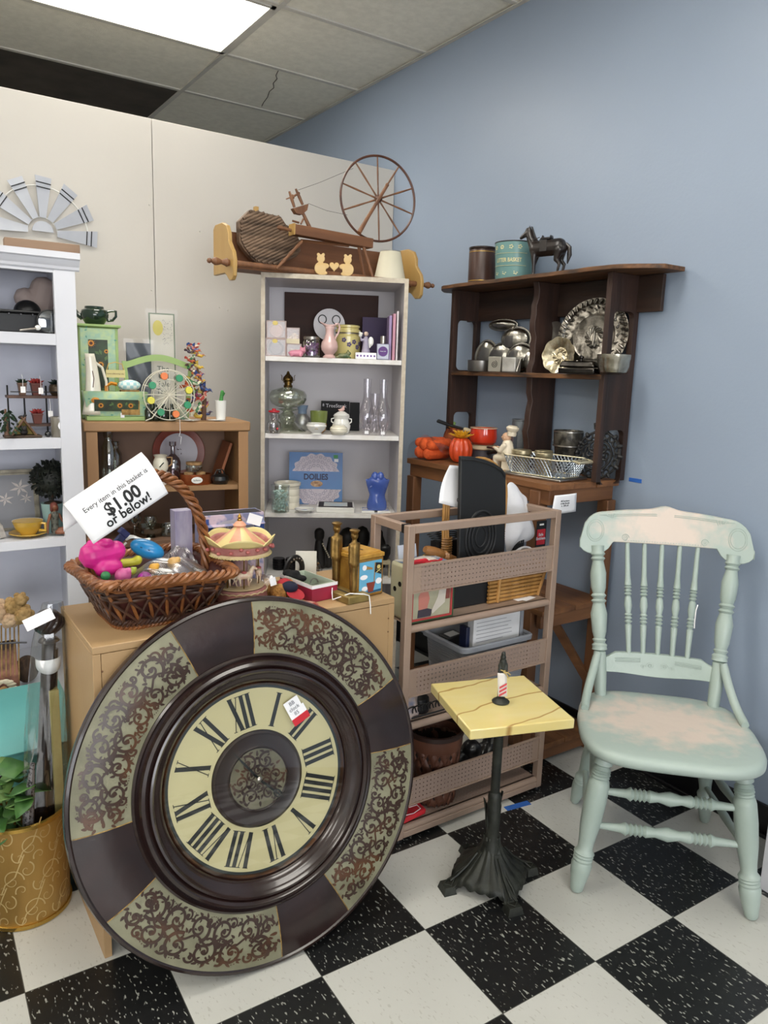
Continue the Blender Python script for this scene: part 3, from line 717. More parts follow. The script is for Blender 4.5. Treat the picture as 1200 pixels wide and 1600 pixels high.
STP=[(0,.008),(.12,.011),(.20,.013),(.23,.020),(.25,.013),(.265,.019),(.28,.013),(.295,.019),(.31,.013),(.325,.019),(.34,.013),(.36,.018),(.42,.013),(.5,.021),(.58,.013),(.64,.018),(.66,.013),(.675,.019),(.69,.013),(.705,.019),(.72,.013),(.735,.019),(.75,.013),(.77,.020),(.80,.013),(.88,.011),(1,.008)]
for a,b,z in (('fl','fr',.30),('fl','fr',.20)): obj('stretcher', turned(legpt(a,z),legpt(b,z),STP,sc=.95), MINT, ch)
PLN=[(0,.007),(.3,.010),(.5,.013),(.7,.010),(1,.007)]
for a,b,z1,z2 in (('fl','bl',.28,.24),('fl','bl',.18,.15),('fr','br',.28,.24),('fr','br',.18,.15),('bl','br',.21,.21)): obj('stretcher', turned(legpt(a,z1),legpt(b,z2),PLN), MINT, ch)
# back: leans
def bk(s,z,dt=0): return Vector((s, .128+(z-SH)*.235+dt, z))
POST=[(0,.017),(.15,.020),(.30,.019),(.305,.015),(.315,.024),(.33,.022),(.345,.024),(.36,.017),(.38,.022),(.39,.017),(.43,.022),(.55,.026),(.62,.018),(.635,.024),(.65,.017),(.67,.024),(.685,.018),(.72,.023),(.82,.025),(.90,.017),(.915,.023),(.93,.017),(.945,.023),(.965,.018),(1,.020)]
for s in (-1,1): 
    a=bk(s*.168,SH-.012); b=bk(s*.205,.905)
    obj('back_post', turned(a,b,POST), MINT, ch)
    P0=bk(s*.186,.585,-.024); P1=Vector((s*.205,.105,.50)); P2=Vector((s*.222,.055,SH+.012)); P3=Vector((s*.226,-.01,SH+.006))
    pts=[ (P0*(1-f)**3+P1*3*f*(1-f)**2+P2*3*f*f*(1-f)+P3*f**3) for f in [i/12 for i in range(13)]]
    obj('seat_brace', MB().tube(pts,[.011]+[.013]*11+[.011],12), MINT, ch)
def slab(outline_top,outline_bot,th,curve,n=40):
    """curved back rail: outlines z(s) top and bottom over s in -1..1 half width hwid"""
    mb=MB(); vs=[]; 
    for i in range(n+1):
        f=-1+2*i/n; s=f*curve['hw']; zt=outline_top(f); zb=outline_bot(f); dy=curve['bow']*(1-f*f)
        for z in (zb,(zb+zt)/2,zt):
            p=bk(s,z,dy); vs.append((p.x,p.y-th/2,p.z))
        for z in (zt,(zb+zt)/2,zb):
            p=bk(s,z,dy); vs.append((p.x,p.y+th/2,p.z))
    fs=[]
    for i in range(n):
        for k in range(6): fs.append((i*6+k,(i+1)*6+k,(i+1)*6+(k+1)%6,i*6+(k+1)%6))
    fs.append((5,4,3,2,1,0)); fs.append(tuple(n*6+k for k in range(6)))
    return mb.add(vs,fs)
def ctop(f):
    a=abs(f); e = 1.025-.028*a**2
    if a>.72: e = .92+ (1.0105-.92)*math.sqrt(max(0,1-((a-.72)/.28)**2.2))
    return e + .012*math.exp(-(f/.12)**2)
def cbot(f):
    a=abs(f)
    if a>.62: return .918-.04*math.sqrt(max(0,1-((a-.82)/.20)**2)) if abs(a-.82)<.2 else .918
    return .918
sm2,mp2=mint_pink(); sm2.name='mint_crest_with_pink_rub'; mp2.inputs['Scale'].default_value=(5.6,0,13); mp2.inputs['Location'].default_value=(0,0,-12.65)
crest=obj('crest_rail', slab(ctop,cbot,.020,{'hw':.262,'bow':.028}), sm2, ch, bevel=.003)
def carve(mb,pts,r=.0012):
    mb.tube(pts,r,5)
def crp(f,z): p=bk(f*.262,z,.028*(1-f*f)); return Vector((p.x,p.y-.0105,p.z))
mb=MB()
for s in (-1,1):
    for rr in (.03,.024):
        mb.tube([crp(s*.82+rr/.262*math.cos(g)*.9, .953+rr*math.sin(g)*1.15) for g in [2*PI*k/24 for k in range(24)]],.0011,5,closed=True)
    for k in range(7): mb.tube([crp(s*(.60+.02*k),.99+.002*k),crp(s*(.57+.035*k),1.008-.001*k)],.0011,4)
    for w_ in (0,.005): mb.tube([crp(s*f,1.012-w_-.02*f*f) for f in np.linspace(.1,.66,12)],.0009,4)
    sp=[crp(s*.46+ (.012*(1-k/30)/.262)*math.cos(k*.5),.934+.012*(1-k/30)*math.sin(k*.5)) for k in range(30)]
    mb.tube(sp,.001,4)
for k in range(30): mb.ball(crp(-.45+.9*k/29,.925),.0016,5,3)
obj('pressed_carving', mb, MINT, crest)
def rt(f): return .580-.003*f*f-.014*max(0,min(1,(abs(f)-.70)/.14))
def rb(f): return .514-.004*math.cos(f*4)
rail=obj('lower_back_rail', slab(rt,rb,.016,{'hw':.186,'bow':.022}), MINT, ch, bevel=.002)
def rlp(f,z): p=bk(f*.172,z,.022*(1-f*f)); return Vector((p.x,p.y-.0085,p.z))
mb=MB()
for s in (-1,1):
    sp=[rlp(s*.12+(.013*(1-k/26)/.172)*math.cos(k*.5)*s,.545+.010*(1-k/26)*math.sin(k*.5)) for k in range(26)]; mb.tube(sp,.0009,4)
    sp=[rlp(s*.25+(.009*(1-k/20)/.172)*math.cos(k*.5),.541+.007*(1-k/20)*math.sin(k*.5)) for k in range(20)]; mb.tube(sp,.0009,4)
    for w_ in (0,.005,.010): mb.tube([rlp(s*f,.566-w_-.004*f) for f in np.linspace(.3,.75,10)],.0009,4)
obj('pressed_carving', mb, MINT, rail)
SPP=[(0,.0075),(.10,.008),(.26,.0105),(.27,.006),(.29,.0125),(.305,.007),(.32,.0125),(.335,.007),(.35,.0125),(.365,.008),(.43,.0125),(.50,.010),(.515,.006),(.53,.0125),(.545,.007),(.56,.0125),(.575,.007),(.59,.0125),(.60,.007),(.61,.011),(.70,.008),(1,.007)]
for i in range(5):
    a=-.088+.044*i; b=-.112+.054*i
    f0=a/.172; f1=b/.262
    obj('spindle', turned(bk(a,.572,.022*(1-f0*f0)),bk(b,.922,.028*(1-f1*f1)),SPP,14), MINT, ch)
st=MB().tube([bk(.105,.75,-.012),bk(.10,.735,-.016),bk(.097,.70,-.018),bk(.098,.68,-.016)],.0018,6)
one('tag_string', st, TAG, 'thin white string tied around the rightmost chair spindle','string',(.782,-.103,0),rz=CR)

# ================================================================== pedestal stand with onyx top
IRON = mat('black_cast_iron','#33352f',.5,metal=.35,c2='#1f211e',scale=22,bump=.4,bscale=60)
ONYX = mat('yellow_onyx','#d8c47c',.16,c2='#dccf96',scale=3,stretch=(1,3,1),coat=.5,sss=.15)
def onyx():
    m=ONYX.copy(); m.name='veined_yellow_onyx'; N=m.node_tree.nodes; L=m.node_tree.links; B=N['Principled BSDF']
    tc=N.new('ShaderNodeTexCoord'); wv=N.new('ShaderNodeTexWave'); wv.inputs['Scale'].default_value=2.6; wv.inputs['Distortion'].default_value=3.5; wv.inputs['Detail'].default_value=3; wv.inputs['Detail Scale'].default_value=1.2
    mp=N.new('ShaderNodeMapping'); mp.inputs['Rotation'].default_value=(0,0,1.2); L.new(tc.outputs['Object'],mp.inputs['Vector']); L.new(mp.outputs[0],wv.inputs['Vector'])
    cr=N.new('ShaderNodeValToRGB'); cr.color_ramp.elements[0].position=.0; cr.color_ramp.elements[0].color=(0,0,0,1); cr.color_ramp.elements[1].position=.010; cr.color_ramp.elements[1].color=(1,1,1,1); L.new(wv.outputs['Fac'],cr.inputs[0])
    src=B.inputs['Base Color'].links[0].from_socket; mx=N.new('ShaderNodeMix'); mx.data_type='RGBA'; L.new(cr.outputs[0],mx.inputs[0]); mx.inputs[6].default_value=hx('#a8874e'); L.new(src,mx.inputs[7]); L.new(mx.outputs[2],B.inputs['Base Color'])
    return m
STX,STY,STZ=.257,.045,.564
t=T('pedestal_table','small pedestal stand with square yellow onyx top and black cast iron foot','table',(STX,STY,0),math.radians(-17.7))
obj('tabletop', MB().bx(-.146,.146,-.146,.146,STZ-.027,STZ), onyx(), t, bevel=.003)
PR=[(.045,STZ-.027),(.045,STZ-.033),(.02,STZ-.036),(.0135,STZ-.05),(.013,.285),(.017,.28),(.019,.27),(.018,.255),(.021,.245),(.018,.17),(.017,.15),(.022,.13),(.028,.10)]
obj('pole', MB(TR(.01,.012,0)).lathe(PR[::-1],24), IRON, t)
mb=MB()
for a in (.3,PI+.3): mb.prism([(.016,.20),(.034,.285),(.026,.265),(.020,.19)],-.004,.004,RZ(a) @ Matrix(((1,0,0,0),(0,0,1,0),(0,1,0,0),(0,0,0,1))))
obj('pole_fin', mb, IRON, t)
# four flared panels with fan tops
def skirt(mb,a):
    def fn(u,v):
        w=.016+.066*v**1.5; x=(u-.5)*2*w; rr=.014+.092*v**1.6+.010*math.cos((u-.5)*PI); z=.145-.112*v**.75+.003*math.cos((u-.5)*22)
        if v>.98: z-=.012*abs(math.cos((u-.5)*14))
        return (rr,x,z)
    mb.grid(fn,20,10,RZ(a))
mb=MB(TR(.012,.018,0) @ Matrix.Diagonal((.86,.86,1,1)))
for k in range(4): skirt(mb,PI/4+k*PI/2+.1)
mb.lathe([(.018,.15),(.026,.12),(.045,.08),(.04,.05)],16)
obj('base', mb, IRON, t, solid=.004)
for k in range(4):
    a=k*PI/2+.08
    mb=MB(TR(.012,.018,0) @ Matrix.Diagonal((.86,.86,1,1)) @ RZ(a)); 
    pts=[(.04,.105,.012),(.065,.08,.014),(.09,.055,.016),(.115,.036,.020),(.145,.022,.024)]
    vs=[]
    for r,z,w in pts: vs+=[(r,-w,z),(r,w,z),(r+.0,w*.8,z-.02),(r,-w*.8,z-.02),]
    fs=[(0,1,2,3)][::-1]
    for i in range(len(pts)-1):
        for q in range(4): fs.append((i*4+q,(i+1)*4+q,(i+1)*4+(q+1)%4,i*4+(q+1)%4))
    fs.append(tuple((len(pts)-1)*4+q for q in (3,2,1,0)))
    mb.add(vs,fs); mb.box((.155,0,.011),(.045,.056,.022),taper=.75); mb.tube([(.05,0,.10),(.085,0,.066),(.12,0,.042),(.145,0,.03)],.004,6)
    mb.tube([(.148,-.016,.024),(.168,0,.024),(.148,.016,.024),(.13,0,.038)],.0025,5,closed=True)
    obj('foot', mb, IRON, t, bevel=.003)
# ================================================================== bookcase contents
def lz(name,label,cat,f,parts,rz=0,group=None,seg=28):
    b,w,h=f
    def mk(pr): return MB().lathe([(max(r,.001)*w/2,z*h) for r,z in pr],seg,caps=True)
    if len(parts)==1:
        return one(name, mk(parts[0][1]), parts[0][2], label, cat, b, rz, group)
    t=T(name,label,cat,b,rz,group)
    for p in parts:
        o=obj(p[0], mk(p[1]), p[2], t)
        if len(p)>3: o['label']=p[3]
    return t
SH1,SH2,SH3,SH4=SZ[0]+.0005,SZ[1]+.0005,SZ[2]+.0005,SZ[3]+.0005
SH5=SZ[4]
def bookitem(name,label,cat,f,dep,m,rz=0,lean=0,bevel=.001):
    b,w,h=f; mb=MB(RX(-lean)).bx(-w/2,w/2,0,dep,0,h/math.cos(lean)); return one(name,mb,m,label,cat,b,rz,bevel=bevel)
WAL=wood('dark_walnut','#3c1d13','#28120c','x',scale=6,bump=.05,rough=.7)
bookitem('serving_board','large dark walnut board standing at the back of the bookcase top shelf','board',fit(BK(.335),444,590,459,556,SH1),.014,WAL,BKR)
t=T('wall_plaque','round white plaque with two black rings standing before the walnut board','plaque',*(lambda f:(f[0],))(fit(BK(.29),489,538,485,558,SH1)),rz=BKR)
f=fit(BK(.29),489,538,485,530); r=f[1]/2; zc=f[0].z+f[2]/2-SH1
obj('disc', MB(TR(0,0,zc) @ FRONT).lathe([(.001,0),(r,0),(r,.006),(.001,.006)],40), mat('plaque_white','#dcd8dc',.4), t)
for s in (-1,1):
    obj('ring', MB(TR(s*.030,-.009,zc+.022) @ FRONT).tube([(.017*math.cos(a),.018*math.sin(a),0) for a in [2*PI*k/24 for k in range(24)]],.0022,6,closed=True), BLACK, t)
obj('stand', MB().bx(-.02,.02,-.004,.03,0,.012).bx(-.004,.004,0,.008,.012,zc-r*.9), PORC, t)
# soap boxes
SOAPB=clear('soap_box_window','#f4eeea',.05,.1); KRAFT=mat('pale_mauve_card','#b59f98',.6); SOAP=[mat('tan_soap','#b08a6e',.6,c2='#9a7358',scale=60),mat('dark_soap','#2c211e',.4),mat('cream_shells','#dccfae',.6,c2='#c0ac80',scale=90),mat('peach_soap','#cf9a7c',.6,c2='#c2b27a',scale=40)]
def soapbox(f,label,soap,sticker=True,band=False,dep=.05):
    b,w,h=f; t=T('soap_box',label,'gift soap box',b,BKR)
    e=.004
    fr=MB().bx(-w/2,w/2,0,e,0,e).bx(-w/2,w/2,0,e,h-e,h).bx(-w/2,-w/2+e,0,e,e,h-e).bx(w/2-e,w/2,0,e,e,h-e).bx(-w/2,w/2,dep-e,dep,0,h).bx(-w/2,-w/2+.001,e,dep-e,0,h).bx(w/2-.001,w/2,e,dep-e,0,h).bx(-w/2,w/2,e,dep-e,0,.001).bx(-w/2,w/2,e,dep-e,h-.001,h)
    obj('card_frame', fr, KRAFT, t); obj('clear_window', MB().bx(-w/2+e,w/2-e,.001,.002,e,h-e), SOAPB, t)
    if soap<2: obj('soap', MB(TR(0,.02,h*.45) @ FRONT).lathe([(.001,0),(w*.36,0),(w*.38,.008),(w*.30,.014),(w*.28,.011),(.001,.013)],24), SOAP[soap], t)
    else:
        mb=MB()
        for k in range(9): mb.ball((random.uniform(-w*.3,w*.3),.02+random.uniform(0,.015),h*.3+random.uniform(0,h*.3)),random.uniform(.006,.009),8,6)
        obj('soap', mb, SOAP[soap], t, smooth=30)
    if sticker: obj('oval_sticker', MB(TR(-w*.05,-.0012,h*.86) @ FRONT @ Matrix.Diagonal((1.3,1,1,1))).lathe([(.001,0),(h*.12,0),(h*.12,.001),(.001,.001)],20), mat('yellow_sticker','#d9c26a',.5), t)
    if band: obj('printed_band', MB().bx(-w/2,w/2,-.001,-.0002,0,h*.3), mat('cream_card','#ded3b4',.6), t)
    return b,h
b,h=soapbox(fit(BK(.04),415,447,529,557,SH1),'lower clear boxed dark soap with yellow sticker at the top shelf left end',1)
f=fit(BK(.04),416,447,501,529); b2=f[0].copy(); b2.z=SH1+h+.0003; soapbox((b2,f[1],f[2]),'upper clear boxed tan soap with yellow sticker stacked on the dark one',0)
b,h=soapbox(fit(BK(.07),447,471,537,557,SH1),'small clear box of peach soaps behind the pink figurine',3,False)
f=fit(BK(.07),447,468,512,537); b2=f[0].copy(); b2.z=SH1+h+.0003; soapbox((b2,f[1],f[2]),'small clear box of cream shell soaps stacked above the peach soaps',2,False,True)
def critter(name,label,cat,f,limbs,m,rz=0,vox=.0022,extra=None):
    b,w,h=f; mb=MB()
    for l in limbs:
        if len(l)==6: a,bb,ra,rb=(l[0],l[1],l[2]),(l[3],l[4],l[5]),0,0
        (ax,ay,az),(bx_,by,bz),ra,rb=l
        mb.cap((ax*h,ay*h,az*h),(bx_*h,by*h,bz*h),ra*h,rb*h)
    return one(name,mb,m,label,cat,b,rz,remesh=vox)
critter('animal_figurine','small pink piggy figurine lying in front of the shell soaps','figurine',fit(BK(.02),454,476,541,559,SH1),[((-.55,0,.32),(.25,0,.35),.30,.34),((.45,-.05,.62),(.52,-.08,.60),.30,.27),((.62,-.3,.58),(.62,-.42,.56),.12,.11),((.30,0,.88),(.28,0,1.0),.10,.05),((.65,0,.86),(.70,0,.98),.10,.05),((-.5,-.2,.15),(-.6,-.35,.08),.13,.10),((.25,-.2,.2),(.3,-.42,.09),.13,.10),((-.7,.1,.3),(-.9,.1,.38),.10,.06)],mat('pink_ceramic','#d98aa0',.3,coat=.3),BKR,.0015)
# potpourri jar
f=fit(BK(.06),473,500,526,558,SH1); b,w,h=f; t=T('potpourri_jar','glass jar of purple potpourri with silver lid left of the pink pitcher','jar',b,BKR)
obj('jar', MB().lathe([(.001,.001),(w*.44,.001),(w*.5,h*.08),(w*.5,h*.72),(w*.44,h*.86)],28,caps=False), GLASS, t)
obj('lid', MB().lathe([(w*.45,h*.86),(w*.47,h*.87),(w*.47,h*.99),(w*.44,h),(.001,h)],28), SILVER, t)
mb=MB()
for k in range(60):
    a=random.uniform(0,6.28); rr=w*.40*math.sqrt(random.random()); z=random.uniform(.01,h*.74); mb.ball((rr*math.cos(a),rr*math.sin(a),z),(random.uniform(.004,.008),random.uniform(.004,.008),.004),6,4)
o=obj('potpourri', mb, mat('purple_potpourri','#9a5fa0',.8,c2='#6d3a78',scale=70), t); o['kind']='stuff'
# pink pitcher
f=fit(BK(.03),500,529,503,560,SH1); b,w,h=f; PINKC=mat('pink_glazed_ceramic','#d9b5b0',.18,coat=.5)
t=T('pitcher','tall pink ceramic pitcher with curled handle in the middle of the top shelf','pitcher',b,BKR)
w2=w*.88
mb=MB().lathe([(.001,0),(w2*.36,0),(w2*.38,h*.03),(w2*.24,h*.09),(w2*.28,h*.12),(w2*.46,h*.22),(w2*.5,h*.32),(w2*.46,h*.43),(w2*.30,h*.55),(w2*.22,h*.68),(w2*.23,h*.80),(w2*.30,h*.88)],32,caps=False)
mb.grid(lambda u,v:((w2*.30+v*w2*.12)*math.cos(2*PI*u)-(v*w2*.18*max(0,-math.cos(2*PI*u))**3), (w2*.30+v*w2*.12)*math.sin(2*PI*u)*(1-.4*v), h*.88+v*h*(.03+.09*max(0,-math.cos(2*PI*u))**2+.02*max(0,math.cos(2*PI*u)))),32,4)
obj('body', mb, PINKC, t, solid=-.002)
obj('handle', MB().tube([(w2*.22,0,h*.84),(w2*.36,0,h*.95),(w2*.52,0,h*.96),(w2*.60,0,h*.86),(w2*.52,0,h*.70),(w2*.36,0,h*.58),(w2*.34,0,h*.52)],.004,8), PINKC, t)
# yellow canister
f=fit(BK(.12),522,563,508,560,SH1); b,w,h=f; YC=mat('yellow_glazed_canister','#c9bd80',.2,c2='#bdb072',scale=6,coat=.4); PUR=mat('purple_glaze','#4f4468',.3)
t=T('canister','round yellow ceramic canister with purple flowers and clamp lid','canister',b,BKR)
obj('body', MB().lathe([(.001,0),(w*.46,0),(w*.49,h*.04),(w*.49,h*.66),(w*.43,h*.70),(w*.43,h*.74)],36), YC, t)
obj('lid', MB().lathe([(w*.44,h*.76),(w*.48,h*.78),(w*.48,h*.86),(w*.42,h*.88),(w*.42,h*.91),(w*.46,h*.93),(w*.46,h*.98),(w*.40,h),(.001,h)],36), YC, t)
obj('clamp_band', MB().lathe([(w*.435,h*.735),(w*.455,h*.74),(w*.455,h*.765),(w*.435,h*.77)],30), SILVER, t)
for a,zz in ((-1.9,.55),(-1.5,.42),(-1.1,.5),(-.8,.35),(-.5,.45)):
    mb=MB(RZ(a) @ TR(w*.49,0,h*zz))
    for k in range(5): g=2*PI*k/5; mb.ball((.0,.006*math.cos(g),.006*math.sin(g)),(.0015,.0045,.0045),8,4)
    obj('painted_flower', mb, PUR, t)
critter('frog_figurine','green glazed frog figurine crouching before the yellow canister','figurine',fit(BK(.02),524,548,547,560,SH1),[((-.4,0,.3),(.5,0,.35),.30,.33),((.6,-.05,.65),(.75,-.1,.62),.27,.22),((.6,.1,.95),(.62,.1,.97),.12,.10),((.5,-.2,.3),(.9,-.4,.1),.12,.10),((-.5,-.2,.2),(-.9,-.35,.1),.18,.1),((-.5,.2,.2),(-.9,.3,.1),.18,.1)],mat('green_glaze','#3f5a3c',.25,c2='#7b7a50',scale=60),BKR,.0015)
bookitem('notebook','upright deep purple book leaning behind the angel figurine','book',fit(BK(.26),565,611,496,557,SH1),.012,mat('deep_purple_cloth','#3b2a52',.6),BKR)
# purple printed tin + angel
f=fit(BK(.03),555,588,551,562,SH1); b,w,h=f
t=T('trinket_box','small white trinket box with purple flowers under the angel figurine','box',b,BKR)
obj('body', MB().bx(-w/2,w/2,-.005,.04,0,h), PORC, t, bevel=.002)
for k in range(6): obj('violet_print', MB(TR(-w*.4+w*.16*k,-.0056,h*.5) @ FRONT).lathe([(.001,0),(.0045,0),(.0045,.0006),(.001,.0006)],7), mat('violet_print','#6a4790',.5), t)
AL=mat('lilac_grey_ceramic','#a79fb4',.35); bb=b+BEX*.000+BEY*.018; bb.z=SH1+h+.0005
f=fit(BK(.05),562,582,517,551); hh=f[2]
t=T('angel_figurine','lilac angel figurine with white wings holding a posy','figurine',bb,BKR)
mb=MB(); mb.cap((0,0,hh*.02),(0,0,hh*.05),hh*.20,hh*.20); mb.cap((0,0,hh*.05),(0,0,hh*.5),hh*.19,hh*.12); mb.cap((0,0,hh*.5),(0,0,hh*.66),hh*.13,hh*.10); mb.cap((0,-.002,hh*.62),(-hh*.22,-hh*.08,hh*.55),hh*.07,hh*.05); mb.cap((-hh*.22,-hh*.08,hh*.55),(-hh*.26,-hh*.1,hh*.72),hh*.045,hh*.04)
obj('robe', mb, AL, t, remesh=.0015)
obj('head', MB().ball((hh*.0,0,hh*.86),hh*.11,12,8), mat('pale_flesh_glaze','#d8bfae',.4), t)
obj('wings', MB().ball((hh*.24,hh*.06,hh*.52),(hh*.13,hh*.04,hh*.22),10,8).ball((hh*.18,hh*.07,hh*.42),(hh*.1,hh*.03,hh*.2),10,8), PORC, t)
obj('posy', MB().ball((-hh*.27,-hh*.1,hh*.78),hh*.09,8,6).ball((-hh*.22,-hh*.12,hh*.86),hh*.06,8,6).ball((-hh*.30,-hh*.08,hh*.9),hh*.06,8,6), PORC, t)
# perfume
f=fit(BK(.02),588,608,525,563,SH1); b,w,h=f
t=T('perfume_bottle','square grey perfume bottle with silver cap and round purple label','bottle',b,BKR)
obj('bottle', MB().bx(-w/2,w/2,0,.022,0,h*.68), mat('smoked_lavender_glass','#6f6f86',.1,coat=.5), t, bevel=.003)
obj('cap', MB().lathe([(w*.2,h*.68),(w*.2,h*.76),(w*.21,h*.76),(w*.21,h),(.001,h)],20,TR(0,.011,0)), SILVER, t)
l=obj('round_label', MB(TR(0,-.0003,h*.35) @ FRONT).lathe([(.001,0),(w*.38,0),(w*.38,.0008),(.001,.0008)],28), mat('label_purple','#5a2a7c',.5), t)
text('lettering','PARIS PM',.006,WHITE,t,TR(0,-.0014,h*.35) @ FRONT,ext=.0002)
for i,(u0,u1,v,lab,c) in enumerate(((606,611,493,'thin lilac booklet standing left of the pink patterned one','#9a86ae'),(612,617,490,'pink patterned paper packet standing on edge at the right end of the top shelf','#c58fa0'),(618,621,486,'white card standing on edge against the bookcase right side','#d9d2d6'))):
    f=fit(BK(.03),u0,u1,v,561,SH1); f=(f[0],f[1]*.85,f[2]); bookitem('booklet',lab,'booklet',f,.09,mat('booklet_%d'%i,c,.6,c2=None,scale=30),BKR)
# ---------------- shelf 2
f=fit(BK(.10),425,474,580,681,SH2); b,w,h=f; W=fit(BK(.10),420,478,600,681)[1]
t=T('oil_lamp','clear glass oil lamp with bulbous font and brass burner on the second bookcase shelf','oil lamp',b,BKR)
obj('font', MB().lathe([(.012,h*.40),(W*.30,h*.42),(W*.44,h*.47),(W*.5,h*.54),(W*.5,h*.62),(W*.44,h*.68),(W*.25,h*.72),(.017,h*.74)],40,caps=False), clear('lamp_glass','#eef3e6',.22), t)
obj('stem', MB().lathe([(W*.48,.001),(W*.50,.006),(W*.46,.012),(W*.34,h*.10),(W*.20,h*.18),(W*.26,h*.24),(W*.20,h*.30),(W*.12,h*.34),(W*.30,h*.38),(.012,h*.40)],18,caps=False), clear('lamp_glass','#eef3e6',.22), t, smooth=20)
BZ_=mat('aged_brass','#7a6136',.35,metal=1,c2='#4a3a22',scale=60)
br=obj('burner', MB().lathe([(.018,h*.74),(.019,h*.77),(.015,h*.775),(.015,h*.81),(.02,h*.815),(.02,h*.83),(.017,h*.835),(.022,h*.86),(.020,h*.90),(.008,h*.95),(.006,h*.975),(.003,h)],24), BZ_, t)
for k in range(4):
    a=PI/2*k+.4; obj('prong', MB().tube([(.018*math.cos(a),.018*math.sin(a),h*.84),(.028*math.cos(a),.028*math.sin(a),h*.855),(.027*math.cos(a),.027*math.sin(a),h*.92),(.031*math.cos(a),.031*math.sin(a),h*.94)],.0015,5), BZ_, br)
f=fit(BK(.02),417,439,638,684,SH2); b,w,h=f
t=T('bear_jar','small clear glass bear jar with red lid at the left of the second shelf','jar',b,BKR)
obj('jar', MB().lathe([(.001,.001),(w*.42,.001),(w*.5,h*.15),(w*.5,h*.4),(w*.3,h*.52),(w*.36,h*.62),(w*.38,h*.78),(w*.3,h*.84)],24,caps=False), clear('bear_jar_glass','#f0eef0',.25), t)
obj('lid', MB().lathe([(w*.36,h*.84),(w*.40,h*.86),(w*.40,h*.91),(w*.14,h*.93),(w*.14,h*.99),(.001,h)],20), RED, t)
obj('red_heart', MB().ball((w*.25,-w*.45,h*.2),(.004,.002,.005),8,6), RED, t)
f=fit(BK(.22),458,486,633,677,SH2); lz('jug','pale blue and white frosted jug behind the glass lamp','jug',f,[('body',[(0,0),(.6,0),(.9,.15),(1,.3),(.85,.5),(.5,.66)],clear('frosted_white_glass','#dfe3e2',.5,.4)),('neck',[(.5,.66),(.48,.8),(.62,.95),(.66,1)],mat('blue_grey_glaze','#7f92ab',.3))],BKR)
f=fit(BK(.10),484,512,642,672,SH2); t=lz('cup','iridescent green and orange glass cup behind the footed white bowl','cup',f,[('upper_band',[(.86,.42),(.95,.6),(1,1),(.94,1),(.8,.45)],mat('carnival_green','#6f7c3e',.2,coat=.6)),('lower_body',[(0,0),(.5,0),(.8,.12),(.9,.4),(.86,.44),(.02,.43)],mat('carnival_orange','#b88645',.2,coat=.6))],BKR)
f=fit(BK(.02),477,511,661,684,SH2); b,w,h=f
t=T('footed_bowl','white porcelain footed bowl with tiny gilt sprig at the front of the second shelf','bowl',b,BKR)
obj('bowl', MB().lathe([(.001,h*.12),(w*.22,h*.12),(w*.40,h*.45),(w*.48,h*.75),(w*.42,h*.95),(w*.45,h),(w*.42,h),(w*.39,h*.93),(w*.43,h*.75),(w*.3,h*.4),(.001,h*.2)],32), PORC, t)
obj('foot', MB().lathe([(w*.28,0),(w*.26,h*.05),(w*.2,h*.14)],28), PORC, t)
obj('gilt_sprig', MB().tube([(-.006,-w*.41,h*.5),(0,-w*.425,h*.56),(.006,-w*.41,h*.5)],.0012,4), GOLDP, t)
BKC=mat('black_gloss_card','#0b0b0e',.6,spec=.3)
t=bookitem('picture_box','black boxed set with white old style lettering at the back of the second shelf','box',fit(BK(.25),501,545,627,679,SH2),.02,BKC,BKR)
f=fit(BK(.25),501,545,627,679,SH2)
text('lettering','TreeSteak',.022,mat('pale_print','#c9c6cc',.6),t,TR(.004,-.0006,f[2]*.84) @ FRONT,ext=.0003)
text('figure_mark','8',.016,mat('pale_print','#c9c6cc',.6),t,TR(-f[1]*.42,-.0006,f[2]*.86) @ FRONT,ext=.0003)
bookitem('case','plain black case right of the boxed set on the second shelf','case',fit(BK(.24),546,561,629,679,SH2),.02,BKC,BKR)
f=fit(BK(.10),518,548,641,682,SH2); b,w,h=f
t=T('sugar_jar','white lidded porcelain jar with scalloped rim and pink bird finial','jar',b,BKR)
obj('body', MB().lathe([(.001,0),(w*.34,0),(w*.38,.02*h),(w*.46,h*.2),(w*.48,h*.34),(w*.40,h*.50),(w*.36,h*.62),(w*.44,h*.76),(w*.42,h*.77),(w*.3,h*.72)],32), PORC, t)
ld=obj('lid', MB().lathe([(w*.42,h*.78),(w*.38,h*.83),(w*.15,h*.95),(.001,h*.97)],32), PORC, t)
obj('bird_finial', MB().cap((-.005,0,h*1.0),(.006,0,h*1.05),.006,.007).cap((.006,0,h*1.12),(.008,0,h*1.14),.005,.005).cap((-.010,0,h*1.0),(-.013,0,h*1.03),.003,.002), mat('pink_bisque','#dcb4ac',.5), ld, remesh=.0012)
for s in (-1,1): obj('handle', MB().tube([(s*w*.36,0,h*.66),(s*w*.52,0,h*.62),(s*w*.52,0,h*.50),(s*w*.42,0,h*.44)],.003,6), PORC, t)
f=fit(BK(.02),515,543,664,686,SH2); lz('lidded_bowl','squat cream lidded bowl at the front of the second shelf','bowl',f,[('bowl',[(0,0),(.6,0),(.66,.06),(.96,.3),(1,.48),(.95,.56)],CREAM),('lid',[(.96,.575),(1,.6),(.9,.8),(.7,.9),(.72,1),(.001,1)],CREAM)],BKR)
CHP=[(.5,.0),(.48,.02),(.66,.08),(.98,.24),(1,.36),(.86,.48),(.62,.58),(.52,.68),(.50,.80),(.53,1.0)]
